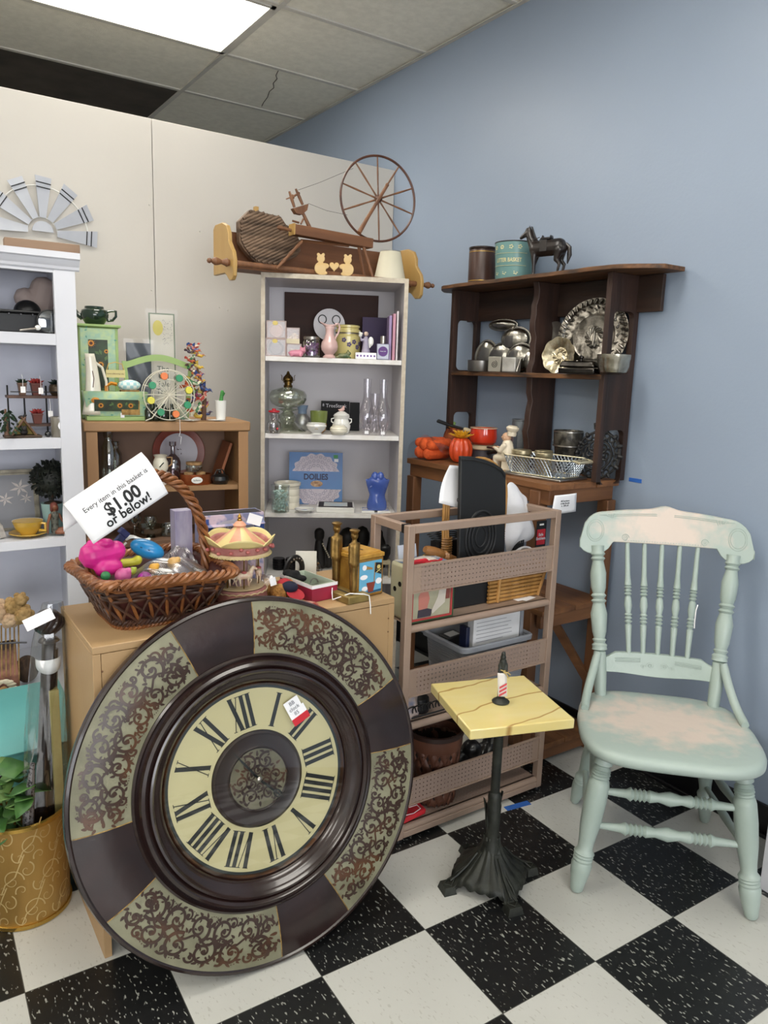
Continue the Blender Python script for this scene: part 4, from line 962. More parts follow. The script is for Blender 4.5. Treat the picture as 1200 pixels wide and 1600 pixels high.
for i,(u0,u1,v0,v1,d,lab) in enumerate(((560,584,592,683,.04,'tall clear glass lamp chimney with white tag, nearest the white jar'),(585,609,593,684,.02,'tall clear glass lamp chimney with white tag, at the right end of the second shelf'),(572,597,615,678,.16,'clear glass chimney behind the two tagged ones on the second shelf'))):
    b,w,h=fit(BK(d),u0,u1,v0,v1,SH2); t=T('lamp_chimney',lab,'lamp chimney',b,BKR)
    obj('chimney', MB().lathe([(r*w*.49,z*h+.0005) for r,z in CHP],30,caps=False), clear('chimney_glass','#f6f4f8',.12), t)
    if i<2: obj('price_label', MB().bx(-.008,.008,-w*.36,-w*.355,.006,.018), PAPER, t)
# ---------------- shelf 3
b,w,h=fit(BK(.22),451,535,708,782,SH3); BL1=mat('doily_pack_blue','#2e5fa0',.35,c2='#2a72b0',scale=5); LACE=mat('lace_white','#d8cfd8',.7)
t=T('doily_package','blue packet of white lace doilies leaning at the back of the third shelf','package',b,BKR)
lean=.16; ML=RX(-lean)
obj('backing_card', MB(ML).bx(-w/2,w/2,0,.004,0,h*1.01), BL1, t)
def doily(cx,cz,rr,a0,a1,name):
    mb=MB(ML @ TR(cx,-.0015,cz) @ FRONT)
    def poly(r,off,z):
        n=40; pts=[(0,0)]
        for k in range(n+1): a=a0+(a1-a0)*k/n; q=r*(1+.05*math.cos(14*a)); pts.append((q*math.cos(a),q*math.sin(a)*.78))
        mb.prism(pts,z,z+.0006)
    poly(rr,0,0); o=obj(name, mb, LACE, t, smooth=0)
    m2=MB(ML @ TR(cx,-.0022,cz) @ FRONT)
    for q in (.35,.6,.85):
        nn=int(14*q)+2
        for k in range(nn):
            a=a0+(a1-a0)*(k+.5)/nn; m2.tube([(rr*q*math.cos(a)+.006*math.cos(g),rr*q*.78*math.sin(a)+.006*math.sin(g),.0003) for g in [2*PI*j/8 for j in range(8)]],.0007,4,closed=True)
    obj('lace_holes', m2, mat('lace_shadow_grey','#8e8aa6',.8), o)
doily(0,h*.64,w*.42,.0,PI,'doily'); doily(.01,h*.30,w*.42,PI+.02,2*PI-.02,'doily')
text('lettering','DOILIES',.036,mat('navy_print','#14204c',.5),t,ML @ TR(.0,-.001,h*.53) @ FRONT,ext=.0004,bold=.0012,sx=.85)
obj('cookie_photo', MB(ML @ TR(.004,-.001,h*.40) @ FRONT @ Matrix.Diagonal((1.9,1,1,1))).lathe([(.001,0),(.014,0),(.014,.0008),(.001,.0008)],24), mat('cookie_photo','#8a5a3c',.6,c2='#d8b890',scale=60), t)
obj('price_sticker', MB(ML).bx(w*.33,w*.41,-.001,0,h*.90,h*.965), mat('green_sticker','#58a860',.6), t)
obj('price_sticker', MB(ML).bx(w*.34,w*.42,-.001,0,h*.83,h*.89), PAPER, t)
b,w,h=fit(BK(.03),424,452,758,802,SH3); t=T('bead_jar','glass jar filled with pale aqua glass beads at the left of the third shelf','jar',b,BKR)
obj('jar', MB().lathe([(.001,.001),(w*.48,.001),(w*.5,.006),(w*.5,h*.93),(w*.53,h)],28,caps=False), GLASS, t)
mb=MB(); 
for k in range(110):
    a=random.uniform(0,6.28); rr=w*.43*math.sqrt(random.random()); mb.ball((rr*math.cos(a),rr*math.sin(a),random.uniform(.008,h*.8)),random.uniform(.004,.006),8,5)
o=obj('beads', mb, mat('aqua_bead_glass','#dcebe6',.08,c2='#bcd6d0',scale=60,coat=1), t); o['kind']='stuff'
b,w,h=fit(BK(.13),428,470,753,797,SH3); RG=MB(); lz('ceramic_crock','cream woven texture ceramic crock behind the bead jar','crock',(b,w,h),[('body',[(0,0),(.86,0),(.9,.02),(.9,.22),(.88,.24),(.9,.26),(.9,.48),(.88,.5),(.9,.52),(.9,.74),(.88,.76),(.9,.78),(.9,.86),(.82,.88),(.8,.2),(0,.15)],CREAM),('rim',[(.82,.88),(.98,.89),(1,.93),(1,.98),(.96,1),(.86,1),(.84,.9)],CREAM)],BKR)
b,w,h=fit(BK(.02),460,491,790,803,SH3); t=T('saucer','small blue and white dish in front of the crock','dish',b,BKR)
obj('dish', MB().lathe([(.001,.001),(w*.25,0),(w*.5,h*.5),(w*.49,h*.6),(w*.26,h*.2),(.001,h*.15)],32), PORC, t); obj('painted_motif', MB().lathe([(.001,h*.16),(w*.24,h*.21),(w*.30,h*.30)],5), mat('delft_blue','#3f5fb0',.3), t, smooth=0)
b,w,h=fit(BK(.02),488,560,790,803,SH3); t=T('framed_print','white box frame with dark mat and coastal print lying on the third shelf','picture frame',b,BKR-.05)
dd=.15; w=.16
obj('frame', MB().bx(-w/2,w/2,0,dd,0,.022), PORC, t, bevel=.002)
obj('mat_board', MB().bx(-w/2+.008,w/2-.008,.012,dd-.01,.0222,.0232), mat('dark_mat_board','#2a2124',.6), t)
obj('print', MB().bx(-w/2+.03,w/2-.03,.03,dd-.03,.0234,.0242), mat('coastal_print','#b9c6cf',.5,c2='#d8d0c4',scale=20), t)
for i,(u0,u1,lab) in enumerate(((562,588,'pale blue rimmed tile lying under the left side of the blue torso vase'),(588,612,'pale blue rimmed tile lying under the right side of the blue torso vase'))):
    b,w,h=fit(BK(.03),u0,u1,794,803,SH3); w=.055
    tt=T('ceramic_tile',lab,'tile',b,BKR); obj('tile', MB().bx(-w/2,w/2,0,.09,0,.008), PORC, tt, bevel=.001); obj('painted_border', MB().tube([(-w*.36,.02,.0085),(w*.36,.02,.0085),(w*.36,.075,.0085),(-w*.36,.075,.0085)],.0012,4,closed=True), mat('delft_blue','#3f5fb0',.3), tt)
b,w,h=fit(BK(.07),570,607,737,797,SH3+.0085); TB=mat('cobalt_blue_glaze','#4d68b4',.25,c2='#3f57a4',scale=12,coat=.5,bump=.3,bscale=20)
t=T('torso_vase','cobalt blue ceramic torso vase on tiles at the right of the third shelf','vase',b,BKR)
def torso(u,v):
    z=v*h*.80; wx={0:.36,.1:.40,.25:.37,.4:.31,.5:.30,.65:.36,.8:.42,.92:.46,1:.40}
    ks=sorted(wx); 
    for a,b_ in zip(ks,ks[1:]):
        if a<=v<=b_: q=(v-a)/(b_-a); r=wx[a]*(1-q)+wx[b_]*q; break
    x=w*r*math.cos(2*PI*u); y=w*.27*math.sin(2*PI*u)*(1+.12*math.sin(v*9+u*8)); return (x,y,z)
obj('torso', MB().grid(torso,40,24), TB, t, solid=-.003)
obj('bust', MB().ball((-w*.12,-.002,h*.86),(w*.16,w*.18,h*.14),14,10).ball((w*.12,-.002,h*.86),(w*.16,w*.18,h*.14),14,10).cap((-w*.2,0,h*.75),(w*.2,0,h*.75),w*.2,w*.2), TB, t, remesh=.002)
for s in (-1,1): obj('shoulder_fold', MB().cap((s*w*.30,0,h*.66),(s*w*.46,-.002,h*.78),w*.12,w*.05).cap((s*w*.1,-w*.2,h*.72),(s*w*.32,-w*.22,h*.6),w*.05,w*.04), TB, t, remesh=.002)
# ---------------- shelf 4: dark figures
EB=mat('black_carved_wood','#17120f',.5,c2='#0e0b0a',scale=30)
f=fit(BK(.20),490,519,823,900,SH4); b,w,h=f
t=T('carved_figure','black carved figure with white bead string and clasped hands on the fourth shelf','carving',b,BKR)
obj('body', MB().cap((-.1*h,0,.86*h),(-.1*h,0,.76*h),.12*h,.115*h).cap((-.08*h,0,.12*h),(-.10*h,0,.62*h),.17*h,.10*h).cap((.12*h,0,.12*h),(.16*h,0,.72*h),.12*h,.05*h), EB, t, remesh=.003)
mb=MB()
for k in range(8): mb.ball((-.02*h+.022*h*k,-.15*h,.62*h-.045*h*k),.022*h,8,6)
obj('bead_string', mb, mat('bone_bead','#d6ccb8',.5), t)
def bust(u0,u1,v0,d,lab,prof):
    f=fit(BK(d),u0,u1,v0,900,SH4); lz('carved_bust',lab,'carving',f,[('body',prof,EB)],BKR,seg=20)
HB=[(0,0),(.7,0),(.75,.08),(.5,.2),(.42,.34),(.8,.5),(1,.66),(.96,.82),(.6,.95),(.1,1)]
bust(528,556,824,.25,'large round headed black carving behind the brass soldiers',HB)
bust(553,576,822,.28,'second black carved head, behind the rack corner post',HB)
bust(583,603,828,.22,'narrow pointed black carving at the right of the fourth shelf',[(0,0),(.8,0),(.9,.2),(1,.45),(.7,.7),(.35,.85),(.3,.95),(.1,1)])
f=fit(BK(.14),555,586,840,880); b=f[0].copy(); b.z=SH4; w=f[1]; zc=w/2
t=T('round_plate','cream ribbed round dish standing on edge on the fourth shelf','dish',b,BKR)
obj('dish', MB(TR(0,0,w*.75) @ FRONT).lathe([(.001,-.008),(w*.30,-.008),(w*.36,.004),(w*.44,.008),(w*.5,.006),(w*.5,.0),(.001,-.014)],36), mat('stone_cream','#b3a88c',.6,c2='#968b70',scale=30), t)
obj('easel', MB().bx(-.03,.03,-.012,.02,0,w*.26), mat('stone_cream','#b3a88c',.6), t)
f=fit(BK(.06),591,608,852,900,SH4); b,w,h=f
t=T('small_pot','small black bowl on a cream wooden stand at the right of the fourth shelf','bowl',b,BKR)
obj('bowl', MB().lathe([(.001,h*.55),(w*.3,h*.55),(w*.55,h*.75),(w*.55,h*.95),(w*.42,h),(w*.4,h*.9),(.001,h*.7)],24), BLACK, t)
obj('stand', MB().bx(-w*.55,w*.55,-.02,.02,h*.42,h*.54).bx(-w*.5,-w*.4,-.02,.02,0,h*.42).bx(w*.4,w*.5,-.02,.02,0,h*.42), mat('stone_cream','#b3a88c',.6), t)
for i in range(2):
    for k in range(4):
        f=fit(BK(.18),426+20*i,445+20*i,880,894,SH4); b=f[0]; b.z=SH4+.0125*k
        one('disc_case', MB().lathe([(.001,0),(.026,0),(.027,.002),(.027,.009),(.026,.0115),(.001,.0115)],28), mat('black_tin','#1a191b',.25,metal=.6), '%s of the %s stack of round black tins on the fourth shelf'%(['lowest','second','third','topmost'][k],['left','right'][i]),'tin',b)
f=fit(BK(.12),468,503,865,897,SH4); b,w,h=f
mb=MB(); mb.grid(lambda u,v:((u-.5)*w*1.1*(1-.3*v), (v-.5)*.09, h*(.15+.75*math.sin(PI*v)*math.sin(PI*u)**.6)+.006*math.sin(u*23+v*17)),16,12)
t=T('plastic_bag','clear bag of brown dried botanicals on the fourth shelf','bag',b,BKR); obj('bag', mb, FILM, t)
m2=MB()
for k in range(26): m2.ball((random.uniform(-.35,.35)*w,random.uniform(-.03,.03),random.uniform(.08,.6)*h),(random.uniform(.006,.012),.006,.005),6,4)
o=obj('dried_botanicals', m2, mat('dried_brown','#4e3524',.8,c2='#8a6a48',scale=50), t); o['kind']='stuff'

# ================================================================== peg shelf, slab, spinning wheel etc. on the bookcase
TOPZ=BH+.0005
PN=mat('yellow_pine_varnished','#b8975e',.4,c2='#a9854a',scale=9,stretch=(1,1,.2)); OAK=wood('red_brown_oak','#7d5233','#593822','x',scale=10); OAKZ=wood('oak_turned','#855a3a','#5f3d27','z',scale=14)
b0=PY(1.40); PKR=0
pL=b0.at(360,417); pR=b0.at(650,438); pR.z=pL.z=TOPZ+.012; 
mid=(pL+pR)/2; half=(pR-pL).length/2
def tl(u,v): p=b0.at(u,v)-mid; return (p.dot(BEX), p.z+mid.z-TOPZ)
t=T('peg_shelf','pine wall shelf with scalloped end brackets and turned dowel lying across the bookcase top','shelf',(mid.x,mid.y,TOPZ),PKR)
prof=[(0.0,-.07),(.03,-.075),(.045,-.05),(.05,0),(.07,.03),(.115,.06),(.16,.10),(.165,.15),(.17,.205),(.15,.225),(.02,.225),(.0,.20)]
prof=[(-.035,-.055),(-.015,-.068),(.0,-.05),(.01,0),(.0,.04),(-.005,.07),(.02,.11),(.05,.125),(.06,.16),(.10,.21),(.145,.215),(.15,.0),(.15,-.03)]
# bracket profile in (y,z): front low lobe, back tall
prof=[(-.045,-.035),(-.03,-.05),(-.005,-.05),(.02,-.03),(.04,-.02),(.15,-.02),(.15,.15),(.13,.165),(.06,.165),(.02,.15),(.0,.12),(-.002,.09),(-.02,.07),(-.04,.05),(-.05,.02)]
for s in (-1,1): obj('end_bracket', MB(TR(s*half,0,0)).prism([(y,z) for y,z in prof],-.008,.008,YZ), PN, t, bevel=.003)
obj('back_board', MB().bx(-half+.009,half-.009,.135,.149,.004,.15), OAK, t, bevel=.001)
obj('shelf_board', MB().bx(-half+.009,half-.009,.02,.134,.0,.012), OAK, t, bevel=.001)
dz=.013
obj('dowel', MB().cyl((-half-.02,-.008,dz),(half+.02,-.008,dz),.0115), OAKZ, t)
for s in (-1,1):
    x0=s*(half+.009); pr=[(0,.010),(.1,.016),(.2,.012),(.35,.008),(.5,.013),(.62,.015),(.74,.010),(.8,.006),(.88,.010),(.96,.008),(1,.002)]
    obj('finial', MB().tube([(x0+s*f*.085,-.008,dz) for f,_ in pr],[r for _,r in pr],14), OAKZ, t)
# split wood slab
def MW(d): return BK(d)
f0=PY(1.46); poly=[(374,345),(381,338),(392,327),(404,329),(414,332),(440,338),(449,352),(458,354),(470,377),(471,392),(464,401),(440,412),(429,415),(404,411),(395,405),(383,391),(375,378)]
c0=f0.at(422,372); P2=[((f0.at(a,b)-c0).x,f0.at(a,b).z-c0.z) for a,b in poly]
SLAB=mat('split_driftwood','#7b6450',.7,c2='#4a3a2d',scale=14,stretch=(.25,1,2.2),bump=.9,bscale=26,lo=.35,hi=.6)
t=T('wood_slab','many sided slab of split grooved driftwood leaning in the peg shelf','wood slab',(c0.x,c0.y,c0.z),PKR)
pc=[(x,z) for x,z in P2]; Mx=Matrix(((1,0,0,0),(0,0,1,0),(0,1,0,0),(0,0,0,1)))
mb=MB(); mb.prism(pc,.004,.035,Mx)
obj('back', mb, SLAB, t, bevel=.003)
# ridges: clip slanted bars to the outline
def inside(x,z):
    c=False;n=len(pc)
    for i in range(n):
        x1,z1=pc[i];x2,z2=pc[(i+1)%n]
        if (z1>z)!=(z2>z) and x<(x2-x1)*(z-z1)/(z2-z1)+x1: c=not c
    return c
rd=math.radians(28)
for k in range(-13,14):
    off=k*.0115; pts=[]
    seg=[]
    for j in range(-60,61):
        s=j*.003; x=s*math.cos(rd)-off*math.sin(rd); z=s*math.sin(rd)+off*math.cos(rd)
        if inside(x*1.03,z*1.03): seg.append((x,z))
    if len(seg)>5:
        seg=seg[::3]; 
        hh=.004+random.random()*.010
        mb=MB(); mb.tube([(x,.002-hh*.4,z+random.uniform(-.0007,.0007)) for x,z in seg],[.0058+random.uniform(-.0012,.0015) for _ in seg],6,flat=1.0)
        obj('ridge', mb, SLAB, t)
obj('slab_foot', MB().bx(-.062,-.048,.0,.02,pc[2][1]-.004,pc[2][1]+.014), PN, t)
# spinning wheel (miniature)
t=T('spinning_wheel','miniature wooden spinning wheel with ten spoked wheel standing on the bookcase top','spinning wheel',(PY(1.38).at(520,424).x,1.38,TOPZ),PKR)
O=PY(1.38).at(520,424)
def sw(u,v,d=.05):
    p=PY(1.38-.05+d).at(u,v); q=p-O; return Vector((q.x, q.y, p.z-TOPZ))
WD=OAKZ
a=sw(459,358);b=sw(579,380)
dirv=(b-a); up=Vector((0,0,1)); L_=dirv.length; ang=math.atan2(dirv.z,dirv.x)
obj('bench', MB(Matrix.Translation(a) @ RY(-ang)).bx(-.004,L_,-.022,.022,-.022,.016), OAK, t, bevel=.002)
obj('bench_end', MB(Matrix.Translation(a) @ RY(-ang)).bx(-.010,-.0045,-.023,.023,-.024,.018), PN, t)
h0=a+Vector((-.012,0,-.006)); obj('tension_screw', MB().tube([h0,h0+Vector((-.02,0,.002)),h0+Vector((-.045,0,.004)),h0+Vector((-.056,0,.005))],[.006,.006,.009,.006],10), WD, t)
for (u,v,w_,x_,dy) in ((472,377,432,419,-.02),(567,382,584,426,-.03),(560,382,571,426,.03)):
    p0=sw(u,v,.05+dy*.3); p1=sw(w_,x_,.05+dy); p1.z=.006; pr=[.006,.0075,.005,.008,.005,.0075,.006,.004]
    obj('leg', MB().tube([p0.lerp(p1,i/7) for i in range(8)],pr,10), WD, t)
obj('cross_board', MB().tube([sw(470,376,.05),sw(545,384,.05)],.006,4), OAK, t)
hub=sw(591,311,.05+.02); pb=sw(561,364,.05-.01); 
obj('wheel_post', MB().tube([pb,(hub+pb)/2,sw(604,291,.035)],[.009,.0075,.007],10).ball(sw(605,289,.035),.008,8,6), WD, t)
rx_=(sw(647,311,.07)-sw(535,311,.07)).length/2; rz_=(sw(591,249,.07)-sw(591,373,.07)).length/2; RWH=(rx_+rz_)/2
Mw=Matrix.Translation(hub) @ RZ(-.17) @ RX(PI/2) @ RZ(.05)
wh=obj('wheel_rim', MB(Mw).tube([(RWH*math.cos(g),RWH*math.sin(g),0) for g in [2*PI*k/64 for k in range(64)]],.0048,8,closed=True,flat=1.2), mat('dark_oak_rim','#5a3524',.4,c2='#432518',scale=30), t)
obj('hub', MB(Mw).lathe([(.004,-.022),(.010,-.018),(.014,-.01),(.014,.01),(.010,.018),(.004,.022)],16), wh.data.materials[0], wh)
for k in range(10):
    g=2*PI*k/10+.32
    obj('spoke', MB(Mw).tube([(r*math.cos(g),r*math.sin(g),0) for r in (.012,RWH*.3,RWH*.6,RWH*.98)],[.0042,.003,.004,.003],8), WD, wh)
p0=sw(484,356); p1=sw(472,330)
obj('maiden_post', MB().tube([p0,p1],[.008,.006],10), WD, t)
m0=sw(456,326);m1=sw(480,319)
hb=obj('maiden_head', MB().prism([(m0.x,m0.z),(m0.x+.004,m0.z+.001),(m1.x,m1.z),(sw(478,329).x,sw(478,329).z),(sw(470,336).x,sw(470,336).z),(sw(461,334).x,sw(461,334).z)],-.012,.012,Mx), WD, t)
for (u,v,w_,x_) in ((460,324,452,299),(473,320,462,295)): obj('maiden_upright', MB().tube([sw(u,v),sw((u+w_)/2,(v+x_)/2),sw(w_,x_)],[.005,.0065,.004],10), WD, hb)
obj('bobbin', MB().tube([sw(447,311),sw(455,308),sw(458,307),sw(459,306.5),sw(465,303),sw(466,302.5),sw(468,301)],[.002,.003,.009,.004,.004,.009,.003],12), WD, hb)
TH=mat('grey_thread','#5a554e',.8)
obj('drive_band', MB().tube([sw(466,297),sw(500,285),sw(552,263,.07)],.0008,4), TH, t); obj('drive_band', MB().tube([sw(482,318),sw(510,329),sw(543,336,.07)],.0008,4), TH, t)
obj('peg', MB().tube([sw(467,348),sw(457,345)],.004,8).tube([sw(470,350),sw(474,342)],.004,8), WD, t)
# bear cutouts
f=BK(.012); c0=f.at(522,425); c0.z=TOPZ
def bp(x,z): return x,z
w_=(f.at(552,410)-f.at(492,410)).length; h_=f.at(522,396).z-TOPZ-.0005; u=h_
def circ(cx,cz,r,n=18,sx=1): return [(cx+r*sx*math.cos(2*PI*k/n),cz+r*math.sin(2*PI*k/n)) for k in range(n)]
YP=mat('light_pine_cutout','#cdb180',.5,c2='#cba768',scale=16,stretch=(.3,1,2))
t=T('bear_cutout','light pine cutout of two bears holding a heart at the front of the bookcase top','wooden ornament',c0,BKR)
for s in (-1,1):
    mb=MB(); x=s*w_*.36
    for q,(cx,cz,r,sx) in enumerate(((x,u*.30,u*.29,.95),(x-s*u*.02,u*.74,u*.19,1.0),(x-s*u*.13-0,u*.92,u*.075,1),(x+s*u*.10,u*.92,u*.075,1),(x-s*u*.22,u*.42,u*.13,1.5),(x-s*u*.10,u*.10,u*.10,2.4))): mb.prism(circ(cx,cz,r,18,sx),-.006+.0002*q,.006-.0002*q,Mx)
    obj('bear', mb, YP, t, remesh=.0013)
hp=[]
for k in range(28):
    g=2*PI*k/28; hp.append((.016*math.sin(g)**3*w_/.14*1.1, u*.42+(13*math.cos(g)-5*math.cos(2*g)-2*math.cos(3*g)-math.cos(4*g))*.0011*w_/.14))
obj('heart', MB().prism(hp,-.0068,.0068,Mx), YP, t)
# lampshade
b,w,h=fit(BK(.05),587,641,376,434,TOPZ+.019)
b=PY(1.45).at(609,430); b.z=TOPZ+.0125
t=lz('lampshade','plain cream empire lampshade standing at the right end of the bookcase top','lampshade',(b,w*1.02,h),[('shade',[(1,0),(.62,1)],mat('cream_lampshade','#d8d2bc',.7,c2='#cec8b0',scale=5)),('wire_ring',[(.61,.97),(.63,.98),(.63,1),(.61,1.005)],SILVER)],BKR,seg=40)
# ================================================================== on top of the dark shelf
DT=TZ+H1+.0165
t=lz('tin_canister','brown oval tin canister with gold lines at the left end of the dark shelf top','canister',fit(PX(1.10),731,773,388,438,DT),[('body',[(.96,.0),(1,.02),(1,.9),(.97,.93)],mat('brown_tin','#4a3128',.35,c2='#3b261f',scale=8)),('rim',[(.97,.93),(1.02,.95),(1.02,1),(.9,1),(.9,.9)],mat('dark_tin_rim','#2a1c17',.3,metal=.5))])
b,w,h=fit(PX(1.10),731,773,388,438,DT)
for zz in (.10,.86): obj('gold_line', MB().lathe([(w*.503,h*zz),(w*.506,h*zz+.0012),(w*.503,h*zz+.0025)],40,caps=False), GOLDP, t)
b,w,h=fit(PX(1.085),771,832,381,435,DT); TEAL=mat('teal_tin','#6f9693',.35,c2='#648a88',scale=10)
t=T('litter_tin','teal tin bin with gilt lettering LITTER BASKET beside the horse','bin',b,math.radians(-62))
obj('body', MB().lathe([(w*.44,.0),(w*.45,.003),(w*.5,h*.97),(w*.5,h),(w*.48,h*.97),(w*.43,.004),(.001,.003)],44), TEAL, t)
obj('rim', MB().lathe([(w*.495,h*.975),(w*.512,h*.98),(w*.512,h),(w*.495,h)],44,caps=False), mat('dark_tin_rim','#2a1c17',.3,metal=.5), t)
GL=mat('pale_gilt_print','#d8cf9c',.4)
FA=math.radians(0)     # direction facing the viewer in local space
def wrap(mb_v,r,a0=-PI/2): 
    return [((r)*math.cos(a0+x/r), (r)*math.sin(a0+x/r), z) for x,z in mb_v]
tx=text('lettering','LITTER BASKET',.021,GL,t,Matrix(),ext=.0002,bold=.0004,sx=.78)
for v in tx.data.vertices:
    x,y,z=v.co; r=w*.475+.0012+z; v.co=(r*math.cos(-PI/2+x/r), r*math.sin(-PI/2+x/r), h*.5+y)
for zz in (.36,.68): obj('gilt_line', MB().tube([((w*.47+.006*zz+.001)*math.cos(a),(w*.47+.006*zz+.001)*math.sin(a),h*zz) for a in np.linspace(-PI/2-1.0,-PI/2+1.0,24)],.0008,4), GL, t)
for zz,sets in ((.84,(-.8,-.35,.15,.6)),(.18,(-.75,-.2,.45))):
    for a in sets:
        r=w*(.44+.06*zz)+.0006; mb=MB(RZ(-PI/2+a) @ TR(r,0,h*zz)); n=random.choice((5,6,7))
        for k in range(n): g=2*PI*k/n; mb.ball((0,.006*math.cos(g),.006*math.sin(g)),(.0008,.0042,.0022),6,4)
        obj('gilt_motif', mb, GL, t)
# horse
b,w,h=fit(PX(1.06),820,884,350,428,DT); HB_=mat('dark_bronze_leather','#231a16',.38,c2='#120d0b',scale=30,bump=.3,bscale=60,coat=.2)
t=T('horse_figurine','dark bronze horse figurine with saddle looking back over the dark shelf top','figurine',b,math.radians(-90+22))
u=h
mb=MB()
C=mb.cap
C((-.22*u,0,.53*u),(.24*u,0,.55*u),.155*u,.165*u); C((.20*u,0,.54*u),(.30*u,0,.52*u),.15*u,.13*u)
C((-.26*u,0,.56*u),(-.36*u,0,.74*u),.115*u,.085*u); C((-.36*u,0,.74*u),(-.40*u,0,.86*u),.085*u,.062*u)
C((-.40*u,0,.88*u),(-.56*u,-.015*u,.76*u),.062*u,.036*u); C((-.40*u,0,.88*u),(-.42*u,0,.90*u),.066*u,.06*u)
for s in (-1,1):
    C((-.38*u,s*.035*u,.93*u),(-.37*u,s*.04*u,1.0*u),.02*u,.006*u)
    C((-.24*u,s*.07*u,.46*u),(-.26*u-s*.03*u,s*.08*u,.25*u),.075*u,.04*u); C((-.26*u-s*.03*u,s*.08*u,.25*u),(-.25*u-s*.03*u,s*.08*u,.05*u),.036*u,.027*u); C((-.25*u-s*.03*u,s*.08*u,.03*u),(-.27*u-s*.03*u,s*.08*u,.02*u),.036*u,.03*u)
    C((.28*u,s*.07*u,.48*u),(.25*u+s*.02*u,s*.08*u,.30*u),.10*u,.05*u); C((.25*u+s*.02*u,s*.08*u,.30*u),(.33*u+s*.02*u,s*.08*u,.22*u),.045*u,.034*u); C((.33*u+s*.02*u,s*.08*u,.22*u),(.29*u+s*.02*u,s*.08*u,.05*u),.033*u,.026*u); C((.29*u+s*.02*u,s*.08*u,.03*u),(.27*u+s*.02*u,s*.08*u,.02*u),.036*u,.03*u)
obj('body', mb, HB_, t, remesh=u*.018)
obj('mane', MB().tube([(-.34*u,0,.96*u),(-.31*u,0,.86*u),(-.27*u,0,.76*u),(-.20*u,0,.68*u)],[.018*u,.035*u,.04*u,.02*u],8,flat=.6), HB_, t)
obj('tail', MB().tube([(.38*u,0,.60*u),(.46*u,0,.52*u),(.47*u,0,.38*u),(.44*u,0,.22*u)],[.03*u,.045*u,.05*u,.012*u],8), HB_, t)
sd=obj('saddle', MB().box((-.02*u,0,.715*u),(.22*u,.20*u,.035*u),taper=.8).box((-.10*u,0,.75*u),(.03*u,.12*u,.06*u),taper=.6).box((.08*u,0,.745*u),(.03*u,.16*u,.05*u),taper=.7), HB_, t, bevel=.003)
for s in (-1,1): obj('saddle_flap', MB().box((-.02*u,s*.165*u,.56*u),(.15*u,.012*u,.22*u)), HB_, sd, bevel=.002)
obj('bridle', MB().tube([(-.50*u,.05*u,.80*u),(-.40*u,.075*u,.76*u),(-.28*u,.11*u,.68*u),(-.14*u,.06*u,.74*u)],.008*u,5).tube([(-.50*u,-.06*u,.80*u),(-.40*u,-.085*u,.76*u),(-.28*u,-.12*u,.68*u),(-.14*u,-.06*u,.74*u)],.008*u,5), HB_, t)
# ---------------- middle plank of the dark shelf
DM=TZ+.3805
PAN=mat('polished_aluminium','#b9b6ad',.22,metal=1,c2='#8d8a82',scale=14,bump=.35,bscale=22)
def relief(name,label,cat,b,rz,shapes,lean=.2,th=.012,extra=None,m=PAN,rim=.003):
    t=T(name,label,cat,b,rz); M0=RX(-lean) @ Matrix(((1,0,0,0),(0,0,1,0),(0,1,0,0),(0,0,0,1)))
    mb=MB(RX(-lean))
    for (x,z,rx,rz_) in shapes: mb.ball((x,0,z),(rx,th*1.6,rz_),20,12)
    obj('mould', mb, m, t, remesh=.003)
    mb=MB(RX(-lean))
    for (x,z,rx,rz_) in shapes: mb.lathe([(.001,-.0015),(1,-.0015),(1,.0015),(.001,.0015)],28,TR(x,.004,z) @ RX(PI/2) @ Matrix.Diagonal((rx+.007,rz_+.007,1,1)))
    obj('rim_flange', mb, m, t, remesh=.0016)
    return t
b,w,h=fit(PX(1.135),744,818,498,577,DM,True); RZW=math.radians(-80)
relief('cake_mould','bunny shaped aluminium cake mould leaning on the blue wall','baking mould',b,RZW,[(-w*.30,h*.30,w*.19,h*.30),(-w*.02,h*.28,w*.24,h*.26),(w*.20,h*.62,w*.24,h*.22),(-w*.06,h*.90,w*.24,h*.09)],lean=.12)
b,w,h=fit(PX(1.115),791,838,535,579,DM,True)
relief('cake_mould','rounded aluminium lamb mould with wire clip in front of the bunny mould','baking mould',b,RZW,[(-w*.1,h*.5,w*.38,h*.46),(w*.22,h*.4,w*.24,h*.36)],lean=.12)
b=PX(1.07).at(812,577); b.z=DM
one('wire_clip', MB().tube([(.0,-.02,.004),(0,.0,.05),(.006,.004,.062),(.014,.004,.058),(.012,.004,.048)],.0022,6), SILVER,'bent silver wire clip leaning against the lamb mould','clip',b,rz=RZW)
b,w,h=fit(PX(1.06),730,770,563,577,DM); lz('cake_pan','small round aluminium cake pan at the left of the middle plank','cake pan',(b,w,h),[('pan',[(0,0),(.92,0),(.95,.05),(.98,.95),(1.02,1),(1,1),(.95,.9),(.92,.08),(0,.06)],mat('dull_aluminium','#8f8c88',.35,metal=.9))],0)
b,w,h=fit(PX(1.06),769,787,557,578,DM); WS_=mat('silvered_ceramic','#a9a59a',.35,metal=.5)
t=T('cube_candle','square silver holder with black spiral beside the cake pan','candle holder',b,RZW+.1); q=h*.98
obj('cube', MB().bx(-q/2,q/2,-q/2,q/2,0,q), WS_, t, bevel=.003)
obj('spiral', MB().tube([( (.0015+.0011*k*.5)*math.cos(k*.55), -q/2-.0006, q/2+(.0015+.0011*k*.5)*math.sin(k*.55)) for k in range(26)],.0012,5), BLACK, t)
b,w,h=fit(PX(1.06),788,809,557,579,DM); q=h*.95
